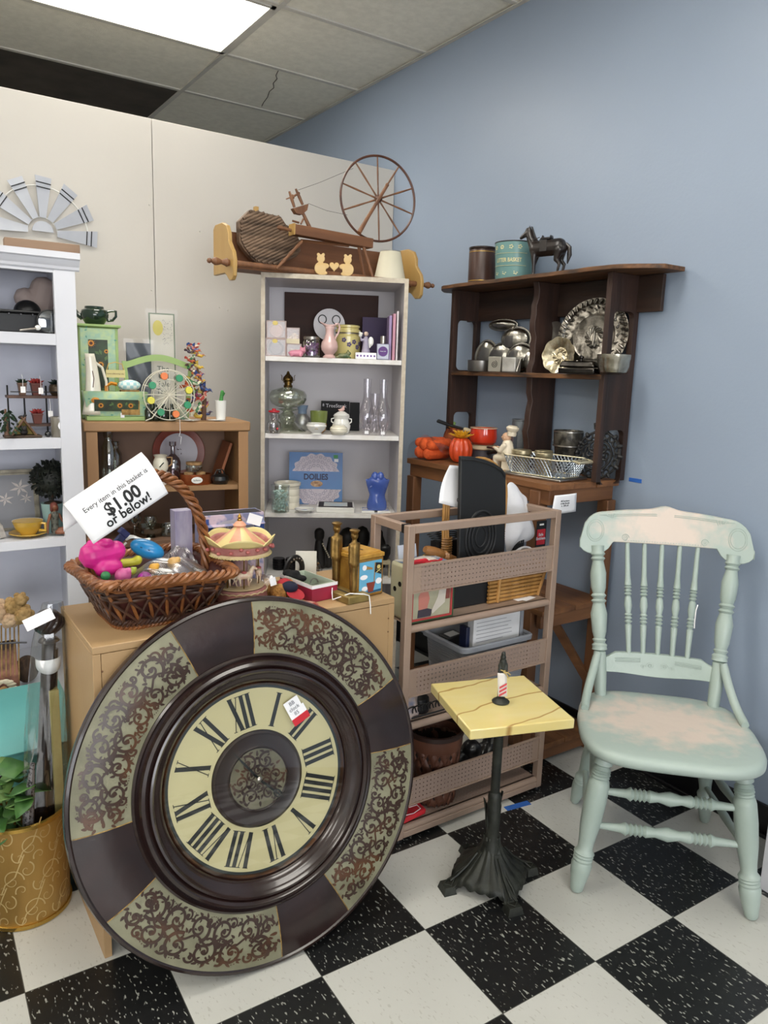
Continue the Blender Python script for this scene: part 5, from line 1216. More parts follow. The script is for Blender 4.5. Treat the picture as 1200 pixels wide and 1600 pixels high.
one('cube_candle', MB().box((0,0,q/2),(q,q,q)), mat('pearl_wax','#b5b3ae',.3,metal=.3,c2='#98958e',scale=20), 'plain pearly cube holder right of the spiral one','candle holder',b,rz=RZW+.25,bevel=.005)
b,w,h=fit(PX(1.15),857,872,506,577,DM)
one('ladle_bowl', MB(TR(0,0,h*.8) @ RX(PI/2)).lathe([(.001,-.006),(.03,-.004),(.045,.004),(.047,.006),(.03,0),(.001,-.002)],24).cyl((0,-.04,.0),(0,-h*.8+.002,.0),.004), SILVER,'small silver ladle standing behind the middle upright','ladle',b,rz=RZW)
# big oval tray
b,w,h=fit(PX(1.115),869,966,464,578,DM); rx_=(PX(1.115).at(962,500)-PX(1.115).at(868,500)).length/2
t=T('oval_tray','large oval embossed silver tray with beaded rim leaning on the blue wall','tray',b,RZW+.02)
lean=.14; hh=h/2; MT=RX(-lean) @ TR(0,0,hh) @ FRONT @ Matrix.Diagonal((rx_,hh,1,1))
OXS=mat('oxidised_silver','#a09b92',.28,metal=1,c2='#57534d',scale=26,bump=.5,bscale=50,lo=.4,hi=.58)
obj('tray', MB(MT).lathe([(.001,-.012),(.55,-.012),(.60,-.008),(.66,-.010),(.86,-.006),(.9,.002),(.98,.006),(1.0,.006),(1.0,.002),(.9,-.004),(.6,-.016),(.001,-.018)],56), OXS, t)
mb=MB(RX(-lean))
for k in range(40):
    g=2*PI*k/40; x,z=rx_*.95*math.cos(g),hh+hh*.95*math.sin(g); x2,z2=rx_*.83*math.cos(g+.05),hh+hh*.86*math.sin(g+.05); mb.cap((x,-.008,z),(x2,-.008,z2),.0055,.004,8)
obj('gadroon_rim', mb, OXS, t)
mb=MB(RX(-lean))
for k in range(22):
    g=2*PI*k/22; mb.cap((rx_*.72*math.cos(g),-.011,hh+hh*.74*math.sin(g)),(rx_*.78*math.cos(g+.08),-.011,hh+hh*.80*math.sin(g+.08)),.005,.002,6)
for k in range(14): g=2*PI*k/14; mb.cap((rx_*.22*math.cos(g),.010,hh+hh*.26*math.sin(g)),(rx_*.12*math.cos(g+.6),.010,hh+hh*.14*math.sin(g+.6)),.006,.002,6)
mb.cap((0,.010,hh*.78),(0,.010,hh*1.15),.006,.004)
obj('embossing', mb, OXS, t)
b,w,h=fit(PX(1.075),842,901,527,580,DM)
t=T('scalloped_dish','small scalloped silver dish standing in front of the oval tray','dish',b,RZW+.06); r=h/2; GS=mat('warm_silver','#cfc6ae',.25,metal=.9,c2='#9a8f74',scale=40,bump=.4,bscale=60)
vs=[];fs=[];n=64
rings=[(.001,.0),(.45,.0),(.5,-.003),(.78,-.010),(.92,-.014),(1.0,-.015),(1.0,-.012),(.9,-.010),(.5,.003),(.001,.004)]
for q,yy in rings:
    for k in range(n):
        g=2*PI*k/n; s=1+ (.075*abs(math.sin(4.5*g))-.04)*min(1,q*1.2); vs.append((r*q*s*math.cos(g),yy,r+r*q*s*math.sin(g)))
for j in range(len(rings)-1):
    for k in range(n): k2=(k+1)%n; fs.append((j*n+k,j*n+k2,(j+1)*n+k2,(j+1)*n+k))
obj('dish', MB(RX(-.12)).add(vs,fs), GS, t)
mb=MB(RX(-.12))
for k in range(11): g=2*PI*k/11; mb.cap((r*.38*math.cos(g),-.002,r+r*.38*math.sin(g)),(r*.2*math.cos(g+.5),-.002,r+r*.2*math.sin(g+.5)),.004,.002,6)
obj('embossing', mb, GS, t)
b,w,h=fit(PX(1.02),876,937,563,582,DM); 
t=T('covered_dish','dark silver rectangular covered dish with knob in front of the oval tray','serving dish',b,RZW+.05); DKS=mat('tarnished_silver','#4a4743',.22,metal=1,c2='#2b2927',scale=18)
dd=.07
obj('base', MB().box((0,0,h*.22),(w,dd,h*.42),taper=1.03), DKS, t, bevel=.004); ld=obj('lid', MB().box((0,0,h*.70),(w*1.02,dd*1.02,h*.48),taper=.86), DKS, t, bevel=.006)
obj('knob', MB().lathe([(.004,h*.93),(.004,h*1.1),(.010,h*1.18),(.010,h*1.28),(.003,h*1.36)],16), DKS, ld)
b,w,h=fit(PX(1.045),930,984,554,583,DM)
lz('silver_bowl','round hammered silver bowl at the right end of the middle plank','bowl',(b,w*.95,h),[('bowl',[(0,0),(.5,0),(.8,.12),(.93,.4),(.96,.72),(1,.78),(1,1),(.95,1),(.93,.7),(.85,.35),(.4,.1),(0,.1)],mat('hammered_silver','#c3beb0',.25,metal=1,c2='#8e897b',scale=30,bump=.5,bscale=45))],seg=36)

# ================================================================== on the rustic table
TZS=TZ+.0005
ORG=mat('orange_terry_cloth','#e0602a',.9,c2='#c24c1e',scale=40,bump=.8,bscale=90)
b=Vector((.915,1.215,TZS))
b,w,h=fit(PX(.90),650,704,684,718,TZS)
t=T('towel_bundle','bundle of rolled orange cloths in clear wrap at the far end of the table','towel bundle',b,RZW)
for x,z,r in ((-.30,.35,.30),(.22,.32,.28),(-.02,.72,.30),(.36,.72,.26),(-.40,.78,.22)):
    rr=h*r*1.15; px,pz=x*w*.62,z*h; mb=MB()
    pts=[(px+rr*(1-.55*k/24)*math.cos(k*.5),-.055+.0*k,pz+rr*(1-.55*k/24)*math.sin(k*.5)) for k in range(25)]
    mb.cap((px,-.05,max(pz,rr)),(px,.05,max(pz,rr)),rr*.9,rr*.9,14)
    obj('rolled_cloth', mb, ORG, t)
obj('film_wrap', MB().grid(lambda u_,v_:((.62+.06*math.sin(9*u_))*w*math.cos(PI*u_)*(1-.25*v_), -.062+.19*v_, max(.001,h*1.12*math.sin(PI*u_)*(1-.5*v_)+.006*math.sin(17*u_+9*v_))),20,10), FILM, t)
obj('film_tail', MB().grid(lambda u_,v_:(-w*.55-.05*v_, .02+.03*u_+.02*math.sin(5*v_), .004+.035*u_*(1-.3*v_)+.006*math.sin(12*v_)),8,8), FILM, t)
def pumpkin(name,label,b,w,h,m,m2,rz=0,seg=64,lob=10):
    t=T(name,label,'pumpkin decoration',b,rz)
    vs=[];fs=[];rg=14
    for i in range(rg+1):
        a=-PI/2+PI*i/rg
        for k in range(seg):
            g=2*PI*k/seg; q=1-.13*abs(math.cos(lob*g/2))**3; dip=1 if i<rg-1 else 1
            rr=w/2*max(math.cos(a),.02)**.75*q; zz=h/2+h/2*math.sin(a)-(h*.09*max(0,1-rr/(w*.25)) if a>0 else -h*.05*max(0,1-rr/(w*.25)))
            vs.append((rr*math.cos(g),rr*math.sin(g),zz))
    for i in range(rg):
        for k in range(seg): k2=(k+1)%seg; fs.append((i*seg+k,i*seg+k2,(i+1)*seg+k2,(i+1)*seg+k))
    obj('pumpkin', MB().add(vs,fs), m, t); return t
b,w,h=fit(PX(1.03),689,724,668,716,TZS)
GOU=mat('rust_patterned_cloth','#a5532a',.8,c2='#7a3220',scale=40)
b,w,h=fit(PX(1.06),690,724,664,716,TZS); t=pumpkin('fabric_pumpkin','rust coloured cloth gourd with green stem behind the yellow sunflower',b,w,h*.98,GOU,None,lob=8)
obj('stem', MB().tube([(0,0,h*.82),(0,.002,h*.98),(.006,.006,h*1.08),(.012,.004,h*1.05)],[.009,.007,.006,.004],8), mat('moss_stem','#6d8a4a',.7), t)
for k in range(4):
    g=k*1.6+.4; obj('leaf', MB().ball((.018*math.cos(g),.018*math.sin(g),h*.94),(.02,.012,.004),10,6,RZ(0)), mat('golden_leaf_cloth','#c08a3a',.8), t)
b,w,h=fit(PX(.93),700,738,682,718,TZS); PO=mat('glossy_orange_pumpkin','#d8502a',.35,c2='#c4451f',scale=12,coat=.3)
t=pumpkin('sunflower_pumpkin','small glossy orange pumpkin topped by a big yellow sunflower',b,w,h,PO,None)
SUN=mat('yellow_petal','#e3b52a',.6,c2='#cf8e1c',scale=30); mb=MB()
for ring,(n,l,tilt) in enumerate(((13,.058,.35),(12,.050,.75),(9,.036,1.1))):
    for k in range(n):
        g=2*PI*k/n+ring*.3; M=TR(0,0,h*.93) @ RZ(g) @ RY(-tilt)
        mb.add([(0,-.003,0),(l*.45,-.011,.002),(l,0,0),(l*.45,.010,.002),(0,.003,0),(l*.45,0,-.003)],[(0,1,5),(1,2,5),(2,3,5),(3,4,5),(4,0,5)],M)
sf=obj('sunflower', mb, SUN, t, solid=.0008,smooth=0)
obj('leaf_sprig', MB().ball((.0,-.02,h*.86),(.018,.010,.004),8,5).ball((-.02,0,h*.86),(.018,.010,.004),8,5), mat('golden_leaf_cloth','#c08a3a',.8), t)
# stack of pots
REDE=mat('red_orange_enamel','#d2391f',.15,coat=.8,spec=.6); GREYE=mat('grey_enamel','#55565f',.25,coat=.4); CRE=mat('cream_enamel','#d9c9a8',.25)
cx,cy=1.065,1.085
b=Vector((cx,cy,TZS))
one('trivet', MB().lathe([(.001,0),(.052,0),(.055,.004),(.052,.009),(.001,.009)],30), RED,'round red enamel plate under the stacked saucepans','plate',b)
b,w,h=fit(PX(cx),744,771,689,710); z0=TZS+.0095
hg=.042
t=T('saucepan','grey enamel saucepan at the bottom of the stacked pans','saucepan',(cx,cy,z0))
obj('pan', MB().lathe([(.001,0),(.040,0),(.046,.006),(.047,hg),(.049,hg),(.049,hg-.002),(.044,.006),(.001,.004)],36), GREYE, t)
obj('handle', MB().tube([(-.01,-.047,hg-.01),(-.02,-.09,hg-.002),(-.03,-.14,hg+.006)],.007,8), BLACK, t)
t=T('saucepan','shallow cream enamel pan in the middle of the stacked pans','saucepan',(cx,cy,z0+hg+.0005))
obj('pan', MB().lathe([(.001,0),(.052,0),(.057,.004),(.058,.020),(.060,.021),(.055,.018),(.050,.005),(.001,.003)],36), CRE, t)
obj('handle', MB().tube([(-.02,-.055,.015),(-.04,-.11,.016),(-.05,-.17,.018)],[.007,.008,.009],8,flat=.6), BLACK, t)
zp=z0+hg+.022
t=T('saucepan','bright red orange enamel saucepan on top of the stacked pans','saucepan',(cx,cy,zp)); hp_=DM-DM+.068
obj('pan', MB().lathe([(.001,0),(.045,0),(.056,.010),(.060,.030),(.056,hp_),(.058,hp_+.001),(.054,hp_),(.056,.03),(.052,.01),(.001,.006)],40), REDE, t)
obj('rim', MB().lathe([(.055,hp_),(.059,hp_+.001),(.059,hp_+.004),(.055,hp_+.004)],40,caps=False), CRE, t)
mb=MB(); hv=Vector((-.35,.94,0)).normalized()
obj('handle_socket', MB().tube([(hv*.055+Vector((0,0,hp_*.75))),(hv*.095+Vector((0,0,hp_*.85)))],.009,10), mat('ivory_bakelite','#cdbf9e',.4), t)
obj('handle', MB().tube([(hv*.095+Vector((0,0,hp_*.85))),(hv*.16+Vector((0,0,hp_*1.0))),(hv*.23+Vector((0,0,hp_*1.25)))],[.008,.011,.014],10,flat=.6), BLACK, t)
# galvanised bucket
b,w,h=fit(PX(1.13),797,828,655,712,TZS); t=T('galvanised_canister','grey galvanised canister with a dark letter behind the chef','canister',b,RZW)
obj('body', MB().lathe([(.001,0),(w*.46,0),(w*.48,.004),(w*.5,h*.97),(w*.52,h*.98),(w*.52,h),(w*.49,h),(w*.46,.008)],34), mat('galvanised_steel','#8f969c',.45,metal=.7,c2='#73797f',scale=20), t)
tx=text('letter','I',h*.62,mat('dark_grey_print','#3f4650',.6),t,Matrix(),ext=.0003,bold=.003)
for v in tx.data.vertices: x,y,z=v.co; r=w*.495+.001+z; v.co=(r*math.cos(-PI/2+x/r), r*math.sin(-PI/2+x/r), h*.52+y)
b=PX(1.06).at(812,690); b.z=TZS
t=T('frying_pan','small black pan with handle pointing up behind the chef figurine','pan',(b.x,b.y,TZS))
obj('pan', MB().lathe([(.001,0),(.03,0),(.038,.02),(.04,.02),(.032,0),(.001,-.0)],24), BLACK, t); obj('handle', MB().tube([(0,-.036,.018),(0,-.05,.03),(0,-.085,.062)],[.006,.007,.009],8), BLACK, t)
# chef
b,w,h=fit(PX(.905),770,808,664,727,TZS); u=h; CHW=mat('cream_resin','#ddd2bd',.45,c2='#c9bda6',scale=20); FL=mat('painted_flesh','#d3a98a',.5)
t=T('chef_figurine','seated cream resin chef figurine with tall hat facing left on the table','figurine',b,math.radians(-75))
obj('base', MB().lathe([(.001,0),(.30*u,0),(.31*u,.03*u),(.27*u,.05*u),(.001,.05*u)],20), mat('wood_slice','#b08c5c',.7,c2='#7a5a38',scale=30), t)
obj('block', MB().bx(-.03*u,.24*u,-.12*u,.12*u,.05*u,.26*u), CHW, t, bevel=.004)
mb=MB(); C=mb.cap
C((.06*u,0,.34*u),(.03*u,0,.60*u),.17*u,.115*u); C((.0,0,.40*u),(-.06*u,0,.42*u),.15*u,.13*u)
for s in (-1,1):
    C((.06*u,s*.07*u,.32*u),(-.18*u,s*.08*u,.30*u),.095*u,.075*u); C((-.18*u,s*.08*u,.30*u),(-.20*u,s*.08*u,.12*u),.07*u,.05*u); C((-.20*u,s*.08*u,.09*u),(-.28*u,s*.08*u,.08*u),.045*u,.04*u)
    C((.03*u,s*.13*u,.58*u),(-.05*u,s*.16*u,.46*u),.06*u,.05*u); C((-.05*u,s*.16*u,.46*u),(-.22*u,s*.08*u,.50*u),.05*u,.035*u)
obj('body', mb, CHW, t, remesh=u*.014)
hd=obj('head', MB().ball((0,0,.745*u),(.10*u,.092*u,.105*u),16,12).ball((-.105*u,0,.74*u),(.03*u,.022*u,.022*u),8,6).ball((-.01*u,.09*u,.74*u),(.02*u,.015*u,.03*u),6,4).ball((-.01*u,-.09*u,.74*u),(.02*u,.015*u,.03*u),6,4), FL, t)
obj('hat', MB().lathe([(.095*u,.79*u),(.10*u,.83*u),(.095*u,.88*u),(.13*u,.92*u),(.135*u,.96*u),(.09*u,1.0*u),(.001,1.0*u)],20,TR(.02*u,0,0) @ RY(.12)), CHW, t)
for s in (-1,1): obj('hand', MB().ball((-.25*u,s*.06*u,.51*u),(.045*u,.035*u,.03*u),8,6), FL, t)
obj('eye', MB().ball((-.092*u,-.035*u,.775*u),.010*u,6,4).ball((-.092*u,.035*u,.775*u),.010*u,6,4), BLACK, hd)
# wire basket + tray
t=T('silver_tray','flat octagonal silver tray under the diamond wire basket','tray',(.955,.615,TZS),math.radians(8))
WB=(.088,.150); obj('tray', MB().bx(-.085,.085,-.135,.135,0,.010), SILVER, t, bevel=.003)
t=T('wire_basket','oblong silver wire basket with diamond lattice holding jar lids','wire basket',(.955,.615,TZS+.0105),math.radians(8))
WR=mat('silvered_wire','#a9b3bd',.3,metal=.8); CRW=mat('champagne_wire','#cfc6a8',.35,metal=.6)
def oct_(k,z,c=.035): 
    a,b_=WB[0]*k,WB[1]*k; return [(-a,-b_+c,z),(-a+c,-b_,z),(a-c,-b_,z),(a,-b_+c,z),(a,b_-c,z),(a-c,b_,z),(-a+c,b_,z),(-a,b_-c,z)]
HBK=.066
obj('rim_wire', MB().tube(oct_(1.0,HBK),.0024,6,closed=True), CRW, t); obj('base_wire', MB().tube(oct_(.84,.003),.0024,6,closed=True), CRW, t)
def sidepath(f,z):     # f 0..1 around
    lo,hi=oct_(.84,0),oct_(1.0,0); L_=[math.dist(hi[i],hi[(i+1)%8]) for i in range(8)]; tot=sum(L_); s=(f%1)*tot
    for i in range(8):
        if s<=L_[i] or i==7:
            q=s/L_[i]; a=[lo[i][k]*(1-q)+lo[(i+1)%8][k]*q for k in (0,1)]; b_=[hi[i][k]*(1-q)+hi[(i+1)%8][k]*q for k in (0,1)]; zz=z/HBK
            return (a[0]*(1-zz)+b_[0]*zz, a[1]*(1-zz)+b_[1]*zz, z)
        s-=L_[i]
mb=MB(); n=54
for k in range(n):
    for s in (-1,1): mb.tube([sidepath(k/n+s*.0217*j*.72,.003+(HBK-.003)*j/4) for j in range(5)],.0016,4)
obj('diamond_lattice', mb, WR, t)
obj('bottom_mesh', MB().bx(-WB[0]*.82,WB[0]*.82,-WB[1]*.8,WB[1]*.8,.001,.0025), WR, t)
obj('handle', MB().tube([(.055,-WB[1]-.002,HBK),(.05,-WB[1]-.02,HBK-.006),(-.03,-WB[1]-.02,HBK-.006),(-.04,-WB[1],HBK)],[.003,.006,.006,.003],8), CRW, t)
for i,(x,y,lab) in enumerate(((-.02,.09,'pale gold jar lid at the far end inside the wire basket'),(.035,.03,'pale gold jar lid in the middle of the wire basket'),(-.03,-.02,'pale gold jar lid nearest the front of the wire basket'))):
    M=RZ(math.radians(8)); p=M @ Vector((x,y,0)); r=.036-.002*i
    one('jar_lid', MB().lathe([(r*.9,.0),(r*.92,.062),(r*.96,.064),(r,.066),(r,.078),(r*.95,.080),(.001,.080)],32), mat('pale_gold_metal','#b9ad8c',.35,metal=.8), lab,'jar lid',(.955+p.x,.615+p.y,TZS+.0135),rz=i)
# dark planter
b,w,h=fit(PX(1.11),862,907,672,728,TZS); w*=.98
t=T('metal_planter','black embossed metal flowerpot with silver bands behind the wire basket','flowerpot',b); BPM=mat('black_embossed_metal','#2a2826',.4,metal=.6,c2='#5e5a52',scale=40,bump=.6,bscale=60,lo=.42,hi=.62)
obj('pot', MB().lathe([(.001,.002),(w*.36,.0),(w*.46,h*.62),(w*.5,h*.66),(w*.52,h*.97),(w*.5,h),(w*.47,h*.97),(w*.34,.006),(.001,.006)],40), BPM, t)
for zz in (.63,.95): obj('band', MB().lathe([(w*.495,h*zz),(w*.53,h*zz+.002),(w*.53,h*zz+.005),(w*.495,h*zz+.007)],40,caps=False), SILVER, t)
# iron trivet leaning
b=Vector((1.105,.505,TZS)); CI=mat('black_cast_scroll','#19191b',.5,c2='#0f0f10',scale=20)
t=T('iron_trivet','round black openwork scroll trivet leaning on the wall at the table end','trivet',b,math.radians(-78)); r=.088; lean=.2
MTv=RX(-lean) @ TR(0,0,r+.001) @ FRONT
mb=MB(MTv)
mb.tube([(r*.98*math.cos(g),r*.98*math.sin(g),0) for g in [2*PI*k/60 for k in range(60)]],.005,6,closed=True); mb.tube([(r*.62*math.cos(g),r*.62*math.sin(g),0) for g in [2*PI*k/40 for k in range(40)]],.004,6,closed=True)
for k in range(20): g=2*PI*k/20; mb.tube([((r*.88+.012*math.cos(a))*math.cos(g)-.012*math.sin(a)*math.sin(g)*1,(r*.88+.012*math.cos(a))*math.sin(g)+.012*math.sin(a)*math.cos(g),0) for a in [2*PI*j/10 for j in range(10)]],.004,5,closed=True)
for k in range(6):
    g=2*PI*k/6; mb.tube([((r*.36+(.028*(1-j/22))*math.cos(j*.5))*math.cos(g)-(.028*(1-j/22))*math.sin(j*.5)*math.sin(g),(r*.36+(.028*(1-j/22))*math.cos(j*.5))*math.sin(g)+(.028*(1-j/22))*math.sin(j*.5)*math.cos(g),0) for j in range(22)],.0045,5)
for k in range(14): g=2*PI*k/14; mb.cap((r*1.0*math.cos(g),r*1.0*math.sin(g),0),(r*1.07*math.cos(g),r*1.07*math.sin(g),0),.010,.007,8)
obj('ring_scrolls', mb, CI, t)
mb=MB(MTv)
for s in (-1,1): mb.tube([(s*.004,r*1.0,0),(s*.03,r*1.12,0),(s*.034,r*1.28,0),(s*.014,r*1.36,0),(s*.008,r*1.24,0)],.006,6)
mb.cap((0,r*1.3,0),(0,r*1.58,0),.010,.004)
obj('crest', mb, CI, t)
# note
TXT=mat('marker_black','#1a1b24',.7)
b=Vector((TX0+.03,TY0-.014,TZ-.10)); t=T('handwritten_note','small white handwritten note hung on the rustic table end apron','note')
b,w,h=fit(PY(TY0-.008),863,897,773,802); t.location=b
obj('paper', MB().grid(lambda u_,v_:((u_-.5)*w*(1+.12*(1-v_))+.004*v_, -.003*math.sin(PI*u_)-.002, v_*h+.002*u_),8,8), PAPER, t, solid=.0004)
text('writing','All Furniture\nin this Booth\nis  20% off',.0085,TXT,t,TR(-.002,-.007,h*.55) @ FRONT,ext=.0002)
# ================================================================== in the rack
R1,R2,R3=.7005,.3905,.0525
# black embossed plastic panel
K=.42
pk=PY(K)
BPL=mat('matte_black_plastic','#17181a',.55,c2='#121315',scale=4)
out=[(716,712),(735,713),(752,717),(768,723),(780,731),(786,739),(786,790),(784,860),(776,936)]
top=[pk.at(a,b) for a,b in out]; bl=pk.at(703,948); l2=pk.at(713,870)
pts=[(p.x,p.z) for p in top]; cxm=pk.at(745,800).x
zmin=R1; 
t=T('chair_back_shell','tall matte black plastic shell with curved top and sunken ring relief standing in the rack','panel',(cxm,K,R1))
poly=[(x-cxm,z-R1) for x,z in pts]+[(poly_x-cxm,0) for poly_x in ()]
poly[-1]=(poly[-1][0],0.0); poly+= [(bl.x-cxm,0.0),(l2.x-cxm,l2.z-R1)]
obj('panel', MB().prism(poly,-.014,.0,Matrix(((1,0,0,0),(0,0,1,0),(0,1,0,0),(0,0,0,1)))), BPL, t, bevel=.003)
c0=pk.at(745,838); cc=(c0.x-cxm+.004,c0.z-R1)
for i,(rr,rz_) in enumerate(((.062,.085),(.050,.070),(.037,.052),(.022,.032))):
    obj('ring_relief', MB().tube([(cc[0]+rr*math.cos(g),-.014,cc[1]+rz_*math.sin(g)+.01*i*0) for g in [2*PI*k/40 for k in range(40)]],.005-.0006*i,8,closed=True,flat=1), BPL, t)
obj('edge_lip', MB().tube([(x-.004 if i>4 else x,-.015,z-.010) for i,(x,z) in enumerate(poly[:6])],.0035,6), BPL, t)
# rattan rack
RAT=mat('honey_rattan','#b98a4c',.45,c2='#9a6f38',scale=30,stretch=(1,1,.2)); RATW=mat('rattan_binding','#9c6f38',.5,c2='#5f4020',scale=60)
K2=.475; pr_=PY(K2); xa=pr_.at(694,790).x; xb=pr_.at(790,790).x; zt=pr_.at(745,716).z; xm=(xa+xb)/2; rw=(xb-xa)/2
t=T('rattan_magazine_rack','arched rattan magazine rack with slatted pocket behind the black panel','magazine rack',(xm,K2,R1))
def arch(k,dy):
    r=rw-.009*k; zc=zt-rw-R1
    return [(-r*(.93),dy,.14)]+[(-r,dy,zc*.75)]+[(-r*math.cos(g),dy,zc+r*1.0*math.sin(g)) for g in [PI*i/16 for i in range(17)]]+[(r,dy,zc*.75),(r*.93,dy,.14)]
for k in range(3): obj('arch_cane', MB().tube(arch(k,.0),.0052,8), RAT, t)
for s in (-1,1):
    mb=MB(); 
    for i in range(11): mb.tube([(s*(rw*.93-.009)+.019*math.cos(g),.010*math.sin(g),.135+.008*i) for g in [2*PI*k/10 for k in range(10)]],.0032,5,closed=True)
    obj('cane_binding', mb, RATW, t)
    obj('splayed_leg', MB().tube([(s*rw*.90,0,.13),(s*rw*1.02,-.02,.07),(s*rw*1.10,-.05,.0)],.006,8), RAT, t)
    obj('splayed_leg', MB().tube([(s*rw*.90,0,.13),(s*rw*.72,-.02,.07),(s*rw*.60,-.05,.0)],.006,8), RAT, t)
# slatted pocket seen below the guard
K3=.395; pp=PY(K3); a=pp.at(768,900); b=pp.at(852,888); c=pp.at(842,923); d=pp.at(771,938)
t=T('rattan_basket','low basket of split rattan slats lying on the rack upper shelf','basket',(a.x,K3,R1))
x0,x1=0,b.x-a.x; z1=.115
mb=MB()
n=9
for i in range(n):
    z=.006+z1*i/n; mb.tube([(x0-.01,0,z),(x1-.03+.03*i/n,0,z)],.0058,8)
obj('front_slats', mb, RAT, t)
obj('corner_cane', MB().tube([(x1-.034,-.004,.0),(x1+.012,-.004,z1+.012)],.0062,8), RAT, t); obj('corner_cane', MB().tube([(.028,-.005,.002),(.034,-.005,z1)],.0062,8), RAT, t)
mb=MB()
for i in range(n): z=.006+z1*i/n; mb.tube([(x1-.03+.03*i/n,0.004,z),(x1-.03+.03*i/n,.08,z)],.0055,6)
obj('end_slats', mb, RAT, t)
# white cloth bag
K4=.49; pc_=PY(K4)
ol=[(790,752),(800,752),(810,762),(814,772),(824,776),(822,792),(828,806),(833,822),(838,838),(826,846),(806,850),(796,866),(788,862),(786,800)]
P_=[(pc_.at(a,b).x,pc_.at(a,b).z) for a,b in ol]; cx=sum(p[0] for p in P_)/len(P_); cz=sum(p[1] for p in P_)/len(P_)
vs=[];n=len(P_); N=5
WC=mat('crumpled_white_plastic','#e4e4e6',.45,c2='#d6d6da',scale=9,bump=.9,bscale=14)
for j in range(N+1):
    q=1-j/N
    for i,(x,z) in enumerate(P_): vs.append((cx+(x-cx)*q-cx, -.028*(1-q*q)-.004*math.sin(i*2.1+j*1.7)*q+.0, cz+(z-cz)*q-.86))
fs=[(j*n+i,j*n+(i+1)%n,(j+1)*n+(i+1)%n,(j+1)*n+i) for j in range(N) for i in range(n)]
one('white_bag', MB().add(vs,fs), WC, 'crumpled white plastic bag draped over the right side of the rattan arch','bag',(cx,K4+.0,.86),solid=.002,sub=2)
b,w,h=fit(PY(.455),792,836,846,896,R1+.0)
one('plastic_bowl', MB(TR(0,.0,h*.5) @ RX(PI/2)).lathe([(.001,-.012),(w*.42,-.010),(w*.52,.004),(w*.54,.006),(w*.50,.010),(w*.40,-.006),(.001,-.008)],36).cyl((0,.0,-h*.5),(0,.0,-h*.3),.02), mat('pale_grey_plastic','#c9c9cd',.4), 'pale grey round plastic bowl standing on edge under the white bag','bowl',b)
# paper sign in rack
K5=.445; ps=PY(K5); q=[ps.at(a,b) for a,b in ((704,727),(740,730),(740,800),(687,786))]; o=q[3].copy(); o.z=.97
t=T('paper_sign','white paper basket sign half hidden behind the black panel','sign',(q[3].x,K5,q[3].z))
o=q[3]; M_=lambda u_,v_: (((q[3]*(1-u_)+q[2]*u_)*(1-v_)+(q[0]*(1-u_)+q[1]*u_)*v_)-o)
obj('paper', MB().grid(lambda u_,v_:(M_(u_,v_).x,.012*math.sin(PI*v_)*(1-u_)+.004,M_(u_,v_).z),8,10), PAPER, t, solid=.0004)
text('lettering','Every item',.014,INK,t,Matrix.Translation(ps.at(726,749)-o+Vector((.004,-.003,0))) @ RY(.12) @ FRONT,ext=.0002)
text('lettering','or below!',.030,INK,t,Matrix.Translation(ps.at(733,776)-o+Vector((0,-.003,0))) @ RY(-.1) @ FRONT,ext=.0002,sx=.9)
# lunch tin
t=T('lunch_tin','cream picture tin with green and red edging at the left front of the rack','tin',(.183,.352,R1),0)
TC=mat('cream_tin','#cfcbaa',.35,coat=.3); TG=mat('green_tin_edge','#2c4a2c',.35,coat=.3); TRD=mat('red_tin_edge','#a83232',.35,coat=.3)
tw,td,thh=.150,.110,.172
obj('body', MB().bx(-.014,tw,.004,td,0,thh), TC, t, bevel=.010)
def ring(x0,x1,z0,z1,w_,y0,y1): return MB().bx(x0,x1,y0,y1,z0,z0+w_).bx(x0,x1,y0,y1,z1-w_,z1).bx(x0,x0+w_,y0,y1,z0+w_,z1-w_).bx(x1-w_,x1,y0,y1,z0+w_,z1-w_)
obj('green_edge', ring(-.016,tw+.002,-.0,thh+.002,.006,.000,.012), TG, t, bevel=.001); obj('red_edge', ring(-.009,tw-.005,.006,thh-.004,.006,-.001,.004), TRD, t)
obj('picture', MB().bx(-.003,tw-.011,.0025,.0038,.012,thh-.01), mat('faded_photo_ground','#a9a690',.5,c2='#94917b',scale=8), t)
pc=T  # picture figures: flat print
FM=Matrix(((1,0,0,0),(0,0,1,0),(0,1,0,0),(0,0,0,1)))
def print_(name,pl_,m,y): obj(name, MB().prism(pl_,y-.0006,y,FM), m, t, smooth=0)
print_('printed_shirt',[(.020,.036),(.050,.034),(.060,.07),(.052,.095),(.030,.10),(.018,.08)],mat('print_coral','#b9766a',.5),.0022)
print_('printed_trousers',[(.016,.014),(.066,.014),(.070,.034),(.052,.040),(.018,.038)],mat('print_dark','#3a3340',.5),.0020)
print_('printed_face',[(.028+.012*math.cos(g)+.01,.108+.013*math.sin(g)) for g in [2*PI*k/14 for k in range(14)]],mat('print_skin','#c29a80',.5),.0018)
print_('printed_dog',[(.072,.02),(.118,.05),(.122,.10),(.135,.14),(.112,.15),(.100,.12),(.090,.07),(.068,.03)],mat('print_white','#c8c0b6',.5),.0020)
print_('printed_dog_patch',[(.120,.06),(.136,.06),(.137,.15),(.124,.15)],mat('print_brown','#7a4038',.5),.0018)
for k in range(3): obj('paw_print', MB(TR(-.0143,.03+.025*k,.09+.02*(k%2)) @ RZ(-PI/2) @ FRONT).lathe([(.001,0),(.008,0),(.008,.0006),(.001,.0006)],12), BLACK, t)
obj('top_picture', MB().bx(-.006,tw-.008,.014,td-.008,thh,thh+.001), mat('print_blue_white','#5a7090',.5,c2='#c4c0b8',scale=26,lo=.45,hi=.55), t)
